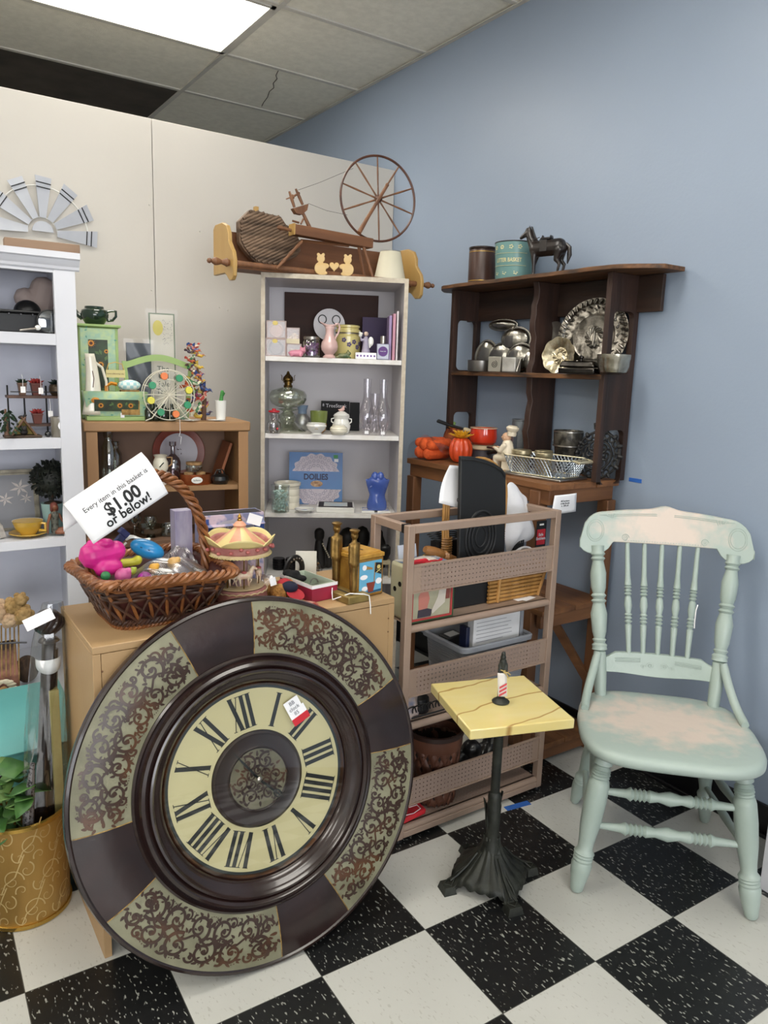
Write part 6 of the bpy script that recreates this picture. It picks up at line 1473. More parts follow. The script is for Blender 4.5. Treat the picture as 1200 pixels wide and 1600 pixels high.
# loose items on the tin
z=R1+thh+.002
one('red_clip', MB().box((0,0,.008),(.075,.018,.012),taper=.7), RED,'red plastic clip lying on the picture tin nearest the rack post','clip',(.215,.375,z),rz=.1,bevel=.003)
one('red_ribbon', MB().tube([(-.03,0,.004),(0,.006,.006),(.03,0,.004),(.05,.01,.004)],.006,6,flat=.4), RED,'red ribbon strip lying along the front of the picture tin','ribbon',(.255,.365,z),rz=.15)
one('postcard', MB().box((0,0,.002),(.07,.05,.003)), mat('print_white','#c8c0b6',.5), 'white card lying among the red things on the picture tin','card',(.255,.41,z),rz=.3)
# wooden spindle lying behind
pS=PY(.455); a=pS.at(664,858); b=pS.at(716,878); d=(b-a); L_=d.length
prf=[(0,.010),(.06,.014),(.25,.018),(.45,.019),(.52,.014),(.55,.019),(.58,.014),(.61,.018),(.66,.015),(.9,.014),(1,.012)]
t=one('turned_spindle', MB().tube([Vector((0,0,0)).lerp(d,f) for f,_ in prf],[r*1.0 for _,r in prf],16), mat('turned_oak','#a06f3e',.4,c2='#8a5c30',scale=20), 'turned honey wood spindle leaning left of the black panel','spindle',a)
# straw bits, wallet, pouch on a riser carton behind the tin (hidden carton keeps them up)
b=PY(.50).at(683,850)
BKL=mat('black_leather','#17161a',.3,c2='#0e0e10',scale=20,coat=.3)
t=T('coin_purse','black leather clasp purse with gold frame in the rack left of the black panel','purse',(.352,.488,R1),.1)
obj('pouch', MB().cap((-.045,0,.13),(.05,0,.11),.035,.030).box((0,0,.05),(.11,.05,.10)), BKL, t, remesh=.004); obj('clasp_frame', MB().tube([(-.05,-.01,.168),(0,-.012,.160),(.045,-.01,.146)],.0045,6), GOLDP, t)
one('blue_packet', MB(RX(-.2)).bx(-.035,.035,0,.004,0,.20), mat('blue_white_packet','#2f4fae',.4,c2='#cfd6e6',scale=8,lo=.45,hi=.52),'blue and white plastic packet upright behind the black purse','packet',(.275,.485,R1))
mb=MB()
for k in range(4): mb.tube([(.05*math.cos(g)*(1+.1*k),.018*math.sin(g)+.004*k,.205+.006*k+.004*math.sin(g*2)) for g in [2*PI*i/20 for i in range(20)]],.0022,5,closed=True)
mb.bx(-.045,.045,-.012,.02,0,.2)
one('coiled_cable', mb, BLACK,'black coiled cable on its box just left of the black panel','cable',(.415,.505,R1))
mb=MB()
for k in range(16): a_=random.uniform(0,6.28); mb.tube([(random.uniform(-.03,.03),random.uniform(-.02,.02),.185+random.uniform(0,.01)),(random.uniform(-.03,.03),random.uniform(-.02,.02),.195+random.uniform(0,.01))],.002,4)
# blister card, black holder, jar at the right of the rack
b,w,h=fit(PY(.478),828,850,828,900,R1); h=.205
t=T('blister_card','black and red hang card reading Safe beside the white bag','package',(b.x+.006,.478,R1+.03),0); w=.048
obj('card', MB().bx(-w/2,w/2,0,.002,-.03,h), BLACK, t); obj('red_print', MB().bx(-w*.44,w*.40,-.001,0,h-.085,h-.03), RED, t, bevel=.0)
text('lettering','Safe\nEmblem',.014,WHITE,t,TR(-.002,-.0014,h-.056) @ FRONT,ext=.0002,bold=.0004)
obj('hang_slot', MB().bx(-.010,.010,-.0008,0,h-.016,h-.010), TAG, t)
b,w,h=fit(PY(.505),852,872,830,895,R1)
t=T('desk_organizer','black holder with silver V marks at the rack right end','holder',(.742-.02,.492,R1)); 
obj('body', MB().bx(-.024,.024,-.012,.012,0,.205), BLACK, t, bevel=.002)
for s in (-1,1): obj('silver_mark', MB().tube([(s*.009,-.0125,.19),(s*.003,-.0125,.165),(s*.015,-.0125,.165),(s*.009,-.0125,.19)],.0007,4), SILVER, t)
b,w,h=fit(PY(.46),848,869,893,930,R1)
t=T('printed_jar','small black cup with an orange bowl print and pale lettering in the rack','cup',(.725,.445,R1))
hh=.088;r=.021
obj('cup', MB().lathe([(.001,0),(r*.9,0),(r,.004),(r,hh),(r*.95,hh+.001),(r*.9,.01),(.001,.008)],28), mat('black_navy_glaze','#14151f',.3,coat=.4), t)
obj('orange_print', MB(RZ(-PI/2-.3) @ TR(r,0,hh*.55)).ball((0,0,0),(.0015,.011,.009),10,6), mat('orange_print','#c08038',.5,c2='#8a3a20',scale=90), t)
tx=text('lettering','CHILI',.014,TAG,t,Matrix(),ext=.0002,bold=.0003)
for v in tx.data.vertices: x,y,zz=v.co; rr=r+.0006+zz; v.co=(rr*math.cos(-PI/2-.3+x/rr), rr*math.sin(-PI/2-.3+x/rr), hh*.26+y)
for i,(x,y,rz) in enumerate(((.655,.385,.1),(.675,.375,.25))): one('paper_slip', MB().bx(-.03,.03,-.012,.012,0,.0006), PAPER, ['lower','upper'][i]+' of two small white paper slips on the rack shelf by the rattan basket','paper',(x,y,R1+.0001+.0008*i),rz=rz)
# grey bin
GB=mat('grey_plastic_bin','#8d9096',.45,c2='#84878d',scale=10); 
t=T('storage_bin','grey ribbed plastic storage bin on the rack middle shelf','bin',(.548,.475,R2),0)
bw,bd,bh=.295,.215,.188
def rrect(a,b_,r,z,n=6):
    pts=[]
    for cx,cy,g0 in ((a-r,-b_+r,-PI/2),(a-r,b_-r,0),(-a+r,b_-r,PI/2),(-a+r,-b_+r,PI)):
        for k in range(n+1): g=g0+PI/2*k/n; pts.append((cx+r*math.cos(g),cy+r*math.sin(g),z))
    return pts
lay=[]
for z_,k_,o_ in [(0,.88,0)]+[x for j in range(26) for x in (( .012+j*.0068,.885+.1*j/26,0),(.0145+j*.0068,.885+.1*j/26,.0018),(.0165+j*.0068,.885+.1*j/26,.0018))]+[(bh-.02,1,0),(bh-.018,1,.008),(bh-.004,1,.009),(bh,1,.006),(bh,1,.0),(bh-.02,.985,-.002),(.01,.87,-.002)]:
    lay.append(rrect(bw/2*k_+o_,bd/2*k_+o_,.024,z_))
n=len(lay[0]); vs=[p for l in lay for p in l]; fs=[(j*n+i,j*n+(i+1)%n,(j+1)*n+(i+1)%n,(j+1)*n+i) for j in range(len(lay)-1) for i in range(n)]+[tuple((len(lay)-1)*n+i for i in range(n))]
obj('bin', MB().add(vs,fs), GB, t, smooth=30)
obj('blank_label', MB().bx(.01,.09,-bd/2-.006,-bd/2-.0045,bh-.075,bh-.025,None), mat('pale_bin_label','#b9bcbf',.4), t, bevel=.002)
zb=R2+.02
t=T('printed_box','white printed product box reading vtech standing in the grey bin','box',(.567,.400,zb),0); wx,hz=.205,.272
obj('box', MB().bx(-wx/2,wx/2,0,.030,0,hz), mat('box_white','#d9d9db',.5), t, bevel=.001)
text('logo','vtech',.018,INK,t,TR(-wx*.34,-.001,hz-.022) @ FRONT,ext=.0002,bold=.0005)
random.seed(3)
for i in range(9): 
    L1=wx*random.uniform(.55,.9); obj('text_line', MB().bx(-wx*.44,-wx*.44+L1,-.0008,0,hz-.045-.013*i,hz-.0435-.013*i), mat('grey_print','#8b8c92',.6), t, smooth=0)
obj('hang_notch', MB(TR(.01,-.0006,hz) @ FRONT).lathe([(.001,0),(.010,0),(.010,.0008),(.001,.0008)],16), BLACK, t)
for i,(x,c,lab) in enumerate(((.550,'#8c8f96','thin grey boxed item leaning right of the white printed box in the bin'),(.312,'#1c2340','dark navy box spine left of the white printed box in the bin'))):
    one('product_box', MB().bx(-.007,.007,0,.035,0,.25-.03*i), mat('product_box_%d'%i,c,.4), lab,'box',(x+.13,.40,zb),bevel=.001)
t=T('black_device','black boxed device lying in the left half of the grey bin','box',(.478,.50,zb),0); obj('box', MB(RY(-.12)).bx(-.035,.03,-.022,.030,.006,.165), BLACK, t, bevel=.003); obj('label', MB(RY(-.12) @ TR(0,0,.1655)).bx(-.02,.02,-.015,.02,0,.0008), mat('grey_sticker','#a7a8a8',.5), t)
mb=MB()
for k in range(6): 
    x=k*.022-.05; mb.tube([(x+.018*math.cos(g),-.004+.004*math.sin(3*g),.02+.024*math.sin(g)) for g in [PI*i/10 for i in range(11)]],.0022,5)
mb.tube([(-.06,0,.0025),(.08,0,.0025)],.0025,5)
one('cable_bundle', mb, BLACK,'loose black cable loops lying before the grey bin','cable',(.245,.360,R2))
# plastic bag, woven basket, black bags, red bundle
b,w,h=fit(PY(.375),642,674,1086,1125,R2)
mb=MB().grid(lambda u_,v_:((u_-.5)*.075*(1-.15*v_), -.012*math.sin(PI*u_)+.004*math.sin(11*u_+6*v_), v_*.085+.003*math.sin(9*u_)*v_),12,10)
o=one('plastic_bag', mb, mat('pinkish_printed_plastic','#b5a49c',.3,c2='#77809a',scale=14,lo=.38,hi=.5,bump=.6,bscale=30),'small pinkish printed plastic bag at the left of the rack middle shelf','bag',(.195,.372,R2+.001),solid=.02)
mb=MB().lathe([(.001,0),(.03,.0),(.035,.02),(.03,.045),(.02,.05)],14); 
one('black_lamp', mb, BLACK,'small black object beside the printed plastic bag on the middle shelf','ornament',(.255,.40,R2))
t=T('woven_basket','round brown woven splint basket with dark rim on the rack lowest shelf','basket',(.352,.436,R3)); r0,r1,hb=.076,.088,.245
WBK=mat('brown_wood_splint','#6a4230',.55,c2='#4e2f22',scale=10,stretch=(1,1,.4)); 
mb=MB().lathe([(.001,.002),(r0,.002),(r1,hb*.80)],40,caps=False); obj('lining', mb, mat('splint_shadow_gap','#241510',.8), t)  # dark inner shell, its colour stands in for shade between the splints
mb=MB(); ns=14
for s in (-1,1):
    for k in range(ns):
        vs=[];m_=14
        for j in range(m_+1):
            f=j/m_; g=2*PI*k/ns+s*f*1.05; z=.004+f*hb*.80; r=r0+(r1-r0)*f+.0018+.0010*math.cos((f*7+k+(s+1)/2)*PI)*s
            for e in (-.012,.012): vs.append((r*math.cos(g+e/ r*1.0),r*math.sin(g+e/r),z-e*s*.4))
        mb.add(vs,[(2*j,2*j+1,2*j+3,2*j+2) for j in range(m_)])
obj('diagonal_splints', mb, WBK, t, solid=.0008)
obj('band', MB().lathe([(r1+.001,hb*.76),(r1+.004,hb*.78),(r1+.005,hb*.93),(r1+.002,hb*.94)],40,caps=False), WBK, t); obj('rim', MB().lathe([(r1+.002,hb*.93),(r1+.008,hb*.94),(r1+.009,hb),(r1+.002,hb+.002),(r1-.003,hb*.97)],40,caps=False), mat('dark_basket_rim','#2c1a14',.5), t)
for i,(x,y,s_,lab) in enumerate(((.50,.44,.05,'crumpled black bag right of the woven basket on the lowest shelf'),(.61,.45,.045,'crumpled black bag behind the pedestal pole on the lowest shelf'))):
    mb=MB()
    for k in range(7): mb.ball((random.uniform(-.03,.03),random.uniform(-.02,.02),s_+random.uniform(0,.07)),random.uniform(.02,.04),8,6)
    mb.ball((0,0,s_*.8),(.045,.04,s_*.8))
    one('black_bag', mb, mat('black_poly','#151517',.35,coat=.3,bump=.8,bscale=30),lab,'bag',(x,y,R3),remesh=.006)
t=T('red_bundle','red folded plastic packet with white cord on the rack bottom shelf','packet',(.215,.372,R3),.12)
obj('packet', MB().bx(-.045,.045,-.022,.025,.0005,.018,RZ(0)).add([(.045,-.022,.0),(.062,-.01,.004),(.060,.02,.014),(.045,.025,.016)],[(0,1,2,3)]), mat('red_folded_plastic','#d6303a',.35,c2='#b3202c',scale=12,bump=.5,bscale=30), t, bevel=.003)
obj('cord', MB().tube([(-.03,-.01,.0185),(.0,-.018,.0188),(.035,-.012,.0188),(.04,.01,.0188),(.01,.015,.0188)],.0012,5), TAG, t)

# ================================================================== on the pedestal table
t=T('statuette','small black robed statuette with red striped paper tag tied round it','figurine',(.252,.035,STZ+.0005),-.6)
obj('foot', MB().lathe([(.001,0),(.023,0),(.024,.003),(.021,.006),(.014,.010),(.011,.014),(.001,.016)],24), IRON, t)
obj('figure', MB().cap((0,0,.016),(0,0,.07),.010,.011).cap((0,0,.07),(0,0,.115),.011,.010).cap((0,0,.115),(0,0,.128),.007,.008).ball((0,0,.136),(.006,.006,.008)).cap((-.008,-.003,.108),(-.010,-.008,.085),.005,.004).cap((.008,-.003,.108),(.009,-.009,.09),.005,.004), IRON, t, remesh=.0018)
tg_=obj('striped_tag', MB().grid(lambda u_,v_:((u_-.5)*.025+.002-.012*v_*.4, -.013-.002*math.sin(PI*u_), .022+v_*.066),3,8), mat('white_tag_paper','#e3dfdc',.7), t, solid=.0006)
for k in range(3): obj('red_stripe', MB().add([(-.008,-.0165,.022+.011*k),(.011,-.0165,.034+.011*k),(.011,-.0165,.040+.011*k),(-.008,-.0165,.028+.011*k)],[(0,1,2,3)]), mat('tag_red','#c94a52',.6), tg_, smooth=0, solid=.0005)
obj('raffia_bow', MB().tube([(-.012,-.004,.095),(0,-.013,.094),(.012,-.006,.094)],.0018,5).tube([(.0,-.016,.093),(.010,-.02,.085),(.014,-.02,.078)],.0018,5).tube([(.0,-.016,.093),(.012,-.02,.092),(.018,-.018,.086)],.0018,5), mat('raffia','#b79f62',.8), t)
# ================================================================== on the tan box
BT=BZ+.0005
# ---- wicker basket
WK1=mat('honey_willow','#8f5a30',.45,c2='#6b3d1e',scale=30,coat=.2); WK2=mat('dark_brown_willow','#4d2f20',.5,c2='#34201a',scale=30); WK3=mat('mahogany_band','#4a1f1c',.5,c2='#35130f',scale=30,bump=.5,bscale=50)
bkx,bky,bkr=-.535,.515,math.radians(3)
t=T('wicker_basket','large brown wicker basket with twisted handle full of bagged toys on the tan box','basket',(bkx,bky,BT),bkr)
def rr2(f,a,b,z):      # rounded rectangle point by fraction
    r=.05; L=[2*(a-r),PI*r/2,2*(b-r),PI*r/2,2*(a-r),PI*r/2,2*(b-r),PI*r/2]; s=(f%1)*sum(L)
    seg=[((-a+r,-b),(1,0),0),((a-r,-b+r),None,-PI/2),((a,-b+r),(0,1),0),((a-r,b-r),None,0),((a-r,b),(-1,0),0),((-a+r,b-r),None,PI/2),((-a,b-r),(0,-1),0),((-a+r,-b+r),None,PI)]
    for l,(p,d,g0) in zip(L,seg):
        if s<=l:
            if d: return (p[0]+d[0]*s,p[1]+d[1]*s,z)
            g=g0+s/r; return (p[0]+r*math.cos(g),p[1]+r*math.sin(g),z)
        s-=l
    return (-a+r,-b,z)
HB2=.118
def wall(f,v,off=0):
    a=.112+.056*v+off; b=.098+.050*v+off; flare=.006*math.cos(f*4*PI*2)
    return Vector(rr2(f,a,b,v*HB2+ (.012*abs(math.cos(2*PI*f))*v)))
N_=160
def rope(v0,off,r,n,amp,mt,name,par,freq=22,strands=3,zz=.006):
    for s in range(strands):
        pts=[]
        for i in range(N_):
            f=i/N_; ph=2*PI*(freq*f+s/strands); p=wall(f,v0,off+amp*math.cos(ph)); p.z+=zz*math.sin(ph); pts.append(p)
        obj(name, MB().tube(pts,r,6,closed=True), mt, par)
for v0,mt in ((.04,WK1),(.13,WK2)): rope(v0,.002,.0042,0,.0045,mt,'base_braid',t,26)
for k in range(5):
    pts=[wall(i/N_,.62+.075*k,.0035*math.sin(2*PI*(20*i/N_)+k*PI)) for i in range(N_)]
    obj('weave_strand', MB().tube(pts,.0042,6,closed=True), WK2 if k<3 else WK1, t)
obj('inner_band', MB().grid(lambda u,v:tuple(wall(u,.02+.95*v,-.006)),80,6), WK3, t, solid=.002)
obj('basket_bottom', MB().prism([tuple(rr2(i/60,.108,.094,0))[:2] for i in range(60)],.001,.006), WK2, t)
mb=MB(); m2=MB()
for k in range(24):
    f=k/24; mb.tube([wall(f,v,.002) for v in (.1,.4,.7,.95)],.0045,6)
    for s in (-1,1): m2.tube([wall(f+s*.0417*q,.16+.46*q,.005) for q in (0,.33,.66,1)],.0036,6)
o=obj('stakes', mb, WK1, t); obj('lattice_canes', m2, WK2, t)
rope(.99,.004,.0062,0,.0095,WK1,'rim_braid',t,17,4,.008)
def hcurve(q,rad=0,ph=0):
    g=PI*q; x=-.150*math.cos(g); z=HB2-.02+.262*math.sin(g)**.85; 
    return Vector((x*(1+.0*z)+rad*math.cos(ph)*math.cos(g)*-1, .004+rad*math.sin(ph), z+rad*math.cos(ph)*math.sin(g)))
for s in range(4):
    obj('handle_strand', MB().tube([hcurve(i/60,.010,2*PI*(7*i/60+s/4)) for i in range(61)],.0055,6), WK1, t)
# sign
def sp(u,v,y=.395): return PY(y).at(u,v)
q=[sp(104,792),sp(228,709),sp(263,771),sp(146,850,.385)]      # TL TR BR BL
o=(q[0]+q[1]+q[2]+q[3])/4
t=T('paper_sign','white paper sign priced one dollar or below tied over the wicker basket handle','sign',o)
def sg(u,v):
    p=(q[3]*(1-u)+q[2]*u)*(1-v)+(q[0]*(1-u)+q[1]*u)*v-o; return Vector((p.x, p.y+.020*v*v*(1) -.012*math.sin(PI*v)*.5+.035*max(0,v-.86)/.14*.5, p.z))
obj('sheet', MB().grid(lambda u,v:tuple(sg(u,v)),16,16), PAPER, t, solid=.0004)
obj('back_fold', MB().grid(lambda u,v:tuple(sg(u,1)+Vector((.004*v,.030*math.sin(PI*v*.5)*1.0,-.07*v+.010*math.sin(PI*v)))),12,8), PAPER, t, solid=.0004)
ang=math.atan2((q[2]-q[3]).z,(q[2]-q[3]).x); 
Ms=RY(-ang) @ FRONT
for s_,sz,v_,b_ in (('Every item in this basket is',.0155,.70,.0),('$1.00',.040,.44,.0011),('or below!',.030,.20,.0006)):
    tx=text('lettering',s_,sz,INK,t,Matrix(),ext=.0002,bold=b_)
    W_=(q[2]-q[3]).length
    for v in tx.data.vertices:
        x,y,z=v.co; H_=(q[0]-q[3]).length; u_=.52+x/W_; vv=v_+(y)/H_; p=sg(u_,vv); v.co=(p.x,p.y-.0012-z,p.z)
# toys
t0=Vector((bkx,bky,BT))
def toy(name,label,cat,mb,m,rem=.003,dx=0,dy=0,dz=0,rz=0): return one(name,mb,m,label,cat,t0+Vector((dx,dy,dz)),rz=rz,remesh=rem)
MAG=mat('magenta_plastic','#d8288e',.4,c2='#c01f7c',scale=20)
p=PY(.50).at(164,866)-t0
mb=MB().cap((-.028,0,0),(.025,0,.006),.034,.026).ball((-.03,.0,.028),(.014,.01,.012),8,6).ball((.0,-.01,.03),(.02,.02,.012),8,6).cap((-.01,-.02,-.03),(.02,-.02,-.03),.022,.018)
toy('plush_toy','bright magenta pink toy with white sticker at the left in the wicker basket','toy',mb,MAG,.003,p.x,p.y,p.z)
BLT=mat('sky_blue_plastic','#1f86c4',.3,coat=.3); p=PY(.55).at(230,858)-t0
t=T('toy_shell','shiny sky blue hollow plastic toy at the back middle of the wicker basket','toy',t0+p,0)
obj('body', MB(RZ(-.5) @ RY(.35)).ball((0,0,0),(.045,.026,.024),20,12), BLT, t)
for x in (-.012,.008): obj('slot', MB(RZ(-.5) @ RY(.35)).ball((x,-.0235,.006),(.004,.002,.0015),8,5), mat('dark_blue_slot','#0d3c5c',.6), t)
p=PY(.57).at(187,843)-t0
one('toy_clip', MB(RY(-.8)).box((0,0,0),(.045,.016,.018)).box((.02,0,.004),(.016,.02,.026)),mat('navy_plastic','#1b2558',.4),'navy blue plastic clip toy standing behind the magenta toy','toy',t0+p,bevel=.002)
p=PY(.585).at(216,846)-t0
one('cable_loop', MB().tube([(.03*math.cos(g),.012*math.sin(g),.012*math.sin(g*.5)+.004*math.cos(3*g)) for g in [2*PI*k/30 for k in range(30)]],.0028,6,closed=True).tube([(-.03,.0,.0),(-.045,.0,-.012),(-.05,0,-.03)],.0028,6),PORC,'white looped cord behind the blue toy in the basket','cord',t0+p)
p=PY(.54).at(195,880)-t0
one('yellow_toy', MB().cap((-.02,0,0),(.03,-.01,.004),.012,.010).ball((.03,-.01,.008),.012,8,6),mat('lime_yellow_plastic','#c9c63a',.4),'lime yellow toy peeking out between the pink and blue toys','toy',t0+p,remesh=.003)
for i,(u,v,r,c,lab) in enumerate(((192,900,.020,'#d2629c','pink toy egg inside the clear bag at the basket front'),(226,905,.019,'#b83fae','violet pink toy ball inside the clear bag at the basket front'),(207,892,.010,'#9fae3c','small green toy between the pink ones in the clear bag'),(253,900,.021,'#2f3135','dark grey toy ball inside the clear bag on the right'),(271,880,.016,'#c8a060','peach coloured toy under the clear bag near the basket right side'),(165,900,.012,'#3f8f5a','green capped bottle toy at the basket left front'),(240,888,.013,'#d8a23c','orange yellow beads in the clear bag'))):
    p=PY(.45).at(u,v)-t0; mb=MB().ball((0,0,0),r,14,10)
    if i%2==0: mb.ball((r*.7,0,r*.5),r*.5,10,8)
    toy('toy_ball',lab,'toy',mb,mat('toy_%d'%i,c,.35,c2=None,scale=60),.0025,p.x,p.y,p.z)
one('plastic_bag', MB().grid(lambda u,v:((u-.5)*.20*(1-.25*abs(v-.5)), (v-.5)*.14, .045*math.sin(PI*u)**.7*math.sin(PI*v)**.6+.006*math.sin(u*17+v*6)*math.sin(v*13+3*u)),40,30), clear('crinkled_bag','#f6f4f6',.12,.3),'big crinkled clear plastic bag of toys on top in the wicker basket','bag',t0+Vector((.03,-.045,.105)))
one('plastic_bag', MB().grid(lambda u,v:((u-.5)*.09, (v-.5)*.07, .045*math.sin(PI*u)**.7*math.sin(PI*v)**.6+.006*math.sin(u*21+v*9)),16,12), clear('crinkled_bag','#f6f4f6',.12,.3),'small clear plastic bag at the back right of the basket','bag',t0+Vector((.085,.045,.11)))
one('toy_heap', MB().prism([tuple(rr2(i/40,.115,.10,0))[:2] for i in range(40)],.0,.055), mat('mixed_toys_fill','#6a4a58',.8,c2='#b8a080',scale=40), 'layer of small mixed toys filling the lower part of the wicker basket','toys',t0+Vector((0,0,.0075)))['kind']='stuff'
# ---- carousel
CCX,CCY=-.298,.508
CRM=mat('carousel_cream','#dcc9a0',.4,c2='#cfb98c',scale=20); CPK=mat('carousel_pink','#bf8780',.45,c2='#a66a66',scale=40,bump=.5,bscale=70); CYL=mat('carousel_yellow','#dccb8c',.4); CPE=mat('carousel_peach','#d9a083',.45,c2='#cf9274',scale=60)
t=T('carousel_music_box','cream and pink musical carousel with little horses beside the wicker basket','music box',(CCX,CCY,BT))
ct=.935-BT
obj('base', MB().lathe([(.001,0),(.074,0),(.077,.004),(.072,.010),(.075,.014),(.074,.034),(.070,.037),(.068,.042),(.001,.044)],48), CPK, t)
obj('platform', MB().lathe([(.001,.0445),(.066,.0445),(.066,.047),(.001,.047)],48), CRM, t)
obj('base_scallops', MB().tube([(.0745*math.cos(g),.0745*math.sin(g),.034+.003*abs(math.sin(12*g))) for g in [2*PI*k/144 for k in range(144)]],.002,5,closed=True), CRM, t)
obj('center_column', MB().lathe([(.024,.047),(.022,.055),(.022,ct-.01),(.026,ct)],20), mat('mauve_mirror','#9a7480',.3,c2='#b8988c',scale=30), t)
obj('canopy_ring', MB().lathe([(.001,ct),(.080,ct),(.084,ct+.003),(.080,ct+.008),(.078,ct+.010)],48), CRM, t)
obj('canopy_frieze', MB().grid(lambda u,v:((.079+.008*v)*math.cos(2*PI*u),(.079+.008*v)*math.sin(2*PI*u),ct+.008+v*(.022+.012*abs(math.sin(5*PI*u*1.0))**.8)),160,5), CPK, t, solid=.002)
obj('scallop_crown', MB().grid(lambda u,v:((.086+.010*v)*math.cos(2*PI*u),(.086+.010*v)*math.sin(2*PI*u),ct+.030+v*(.004+.020*abs(math.sin(5*PI*u))**.8)),160,4), CYL, t, solid=.0025)
for k in range(10):
    g0,g1=2*PI*k/10,2*PI*(k+1)/10
    vs=[];m_=6
    for j in range(m_+1):
        f=j/m_; r=.078*(1-f)**1.15+.012*f; z=ct+.020+.056*f**.9
        for e in range(5): g=g0+(g1-g0)*e/4; vs.append((r*math.cos(g),r*math.sin(g),z))
    obj('roof_panel', MB().add(vs,[(j*5+e,j*5+e+1,(j+1)*5+e+1,(j+1)*5+e) for j in range(m_) for e in range(4)]), CYL if k%2 else CPE, t)
obj('roof_top', MB().lathe([(.016,ct+.074),(.018,ct+.078),(.014,ct+.083),(.006,ct+.090),(.001,ct+.091)],24), CPE, t)
obj('finial', MB().lathe([(.006,ct+.088),(.007,ct+.093),(.004,ct+.096),(.006,ct+.100),(.003,ct+.106),(.001,ct+.110)],14), BRASS, t)
for k in range(22): g=2*PI*k/22+random.uniform(-.08,.08); obj('rose', MB().ball((.089*math.cos(g),.089*math.sin(g),ct+.018+random.uniform(-.004,.012)),(.006,.006,.005),8,6), mat('carousel_rose','#b5625f',.5), t)
obj('beads', MB().tube([(.085*math.cos(g),.085*math.sin(g),ct+.0015+.001*math.cos(60*g)) for g in [2*PI*k/240 for k in range(240)]],.0016,5,closed=True), CYL, t)
HRS=mat('carousel_horse_ivory','#d9cbb0',.4,c2='#c9a48c',scale=70)
for g in (-1.75,-.35,1.0,2.3,3.6):
    M=RZ(g) @ TR(.050,0,.070) @ RZ(PI/2)
    hs=obj('horse', (lambda m: m.cap((-.014,0,.012),(.014,0,.014),.009,.010).cap((.015,0,.016),(.024,0,.034),.007,.005).cap((.024,0,.036),(.034,0,.030),.0048,.003).cap((-.018,0,.014),(-.026,0,.006),.004,.002).cap((.012,.004,.008),(.022,.004,.0),.0035,.002).cap((.022,.004,.0),(.016,.004,-.010),.002,.002).cap((.010,-.004,.008),(.012,-.004,-.014),.0035,.002).cap((-.014,.004,.008),(-.022,.004,-.004),.004,.002).cap((-.022,.004,-.004),(-.018,.004,-.016),.002,.002).cap((-.013,-.004,.008),(-.010,-.004,-.014),.004,.002))(MB(M)), HRS, t, remesh=.0012)
    obj('saddle', MB(M).ball((0,0,.022),(.008,.009,.004),10,6), mat('carousel_rose','#b5625f',.5), hs)
    obj('pole', MB(RZ(g)).tube([(.050,.0,.047),(.050,0,ct)],.0018,8), BRASS, t)
one('price_tag', MB(RX(-.3)).bx(-.012,.012,0,.0006,0,.022), PAPER,'small white tag hanging from a carousel horse on the right','tag',(CCX+.068,CCY-.072,BT+.052),rz=.4)
one('price_tag', MB(RY(.35)).bx(-.022,.022,0,.0006,-.016,.012), PAPER,'white tag lying over the carousel roof top','tag',(CCX+.045,CCY-.0,BT+.225),rz=.1)
# ---- floral carton
FLW=mat('floral_carton','#7f84a8',.5,c2='#c0aebc',scale=26,lo=.44,hi=.54,detail=2)
t=T('music_box_carton','blue and pink floral carton with open lid flap behind the carousel','box',(-.272,.612,BT),-.03)
cw,cd,chh=.185,.062,.222
obj('carton', MB().bx(-cw/2,cw/2,0,cd,0,chh), FLW, t, bevel=.001)
obj('lid_flap', MB(TR(0,cd,chh) @ RX(.42)).bx(-cw/2,cw/2,-.08,0,0,.0015), FLW, t)
obj('open_top', MB().bx(-cw/2+.006,cw/2-.006,.004,cd-.006,chh,chh+.0012), mat('carton_dark_inside','#221c20',.8), t)
obj('blue_band', MB().bx(-cw/2-.0008,cw/2+.0008,-.0008,.0,chh-.085,chh-.030), mat('carton_blue','#2c4a92',.4), t)
pl_=obj('oval_plate', MB(TR(.0,-.0012,chh-.042) @ FRONT @ Matrix.Diagonal((2.4,1,1,1))).lathe([(.001,0),(.026,0),(.026,.0008),(.001,.0008)],32), mat('carton_oval','#a9a9b8',.4), t)
text('lettering','Musical\nCAROUSEL',.016,mat('carton_navy','#1d2440',.5),t,TR(0,-.0024,chh-.042) @ FRONT,ext=.0002)
obj('side_panel_blue', MB().bx(-cw/2-.0008,-cw/2+.02,-.0012,-.0008,.02,chh-.01), mat('carton_blue','#2c4a92',.4), t)
b,w,h=fit(PY(.60),277,298,782,845,BT)
one('floral_box', MB().bx(-.024,.024,0,.04,0,.245), mat('mauve_floral_card','#86809c',.5,c2='#a9a3b4',scale=30,stretch=(1,1,.3)),'narrow mauve floral box standing behind the basket handle','box',(b.x,.60,BT),bevel=.001)
for i,(x,y,lab) in enumerate(((-.185,.628,'white card box standing right of the floral carton'),)): one('white_box', MB().bx(-.014,.014,0,.03,0,.19), mat('off_white_card','#cfd0c4',.6), lab,'box',(x,y,BT),bevel=.001)
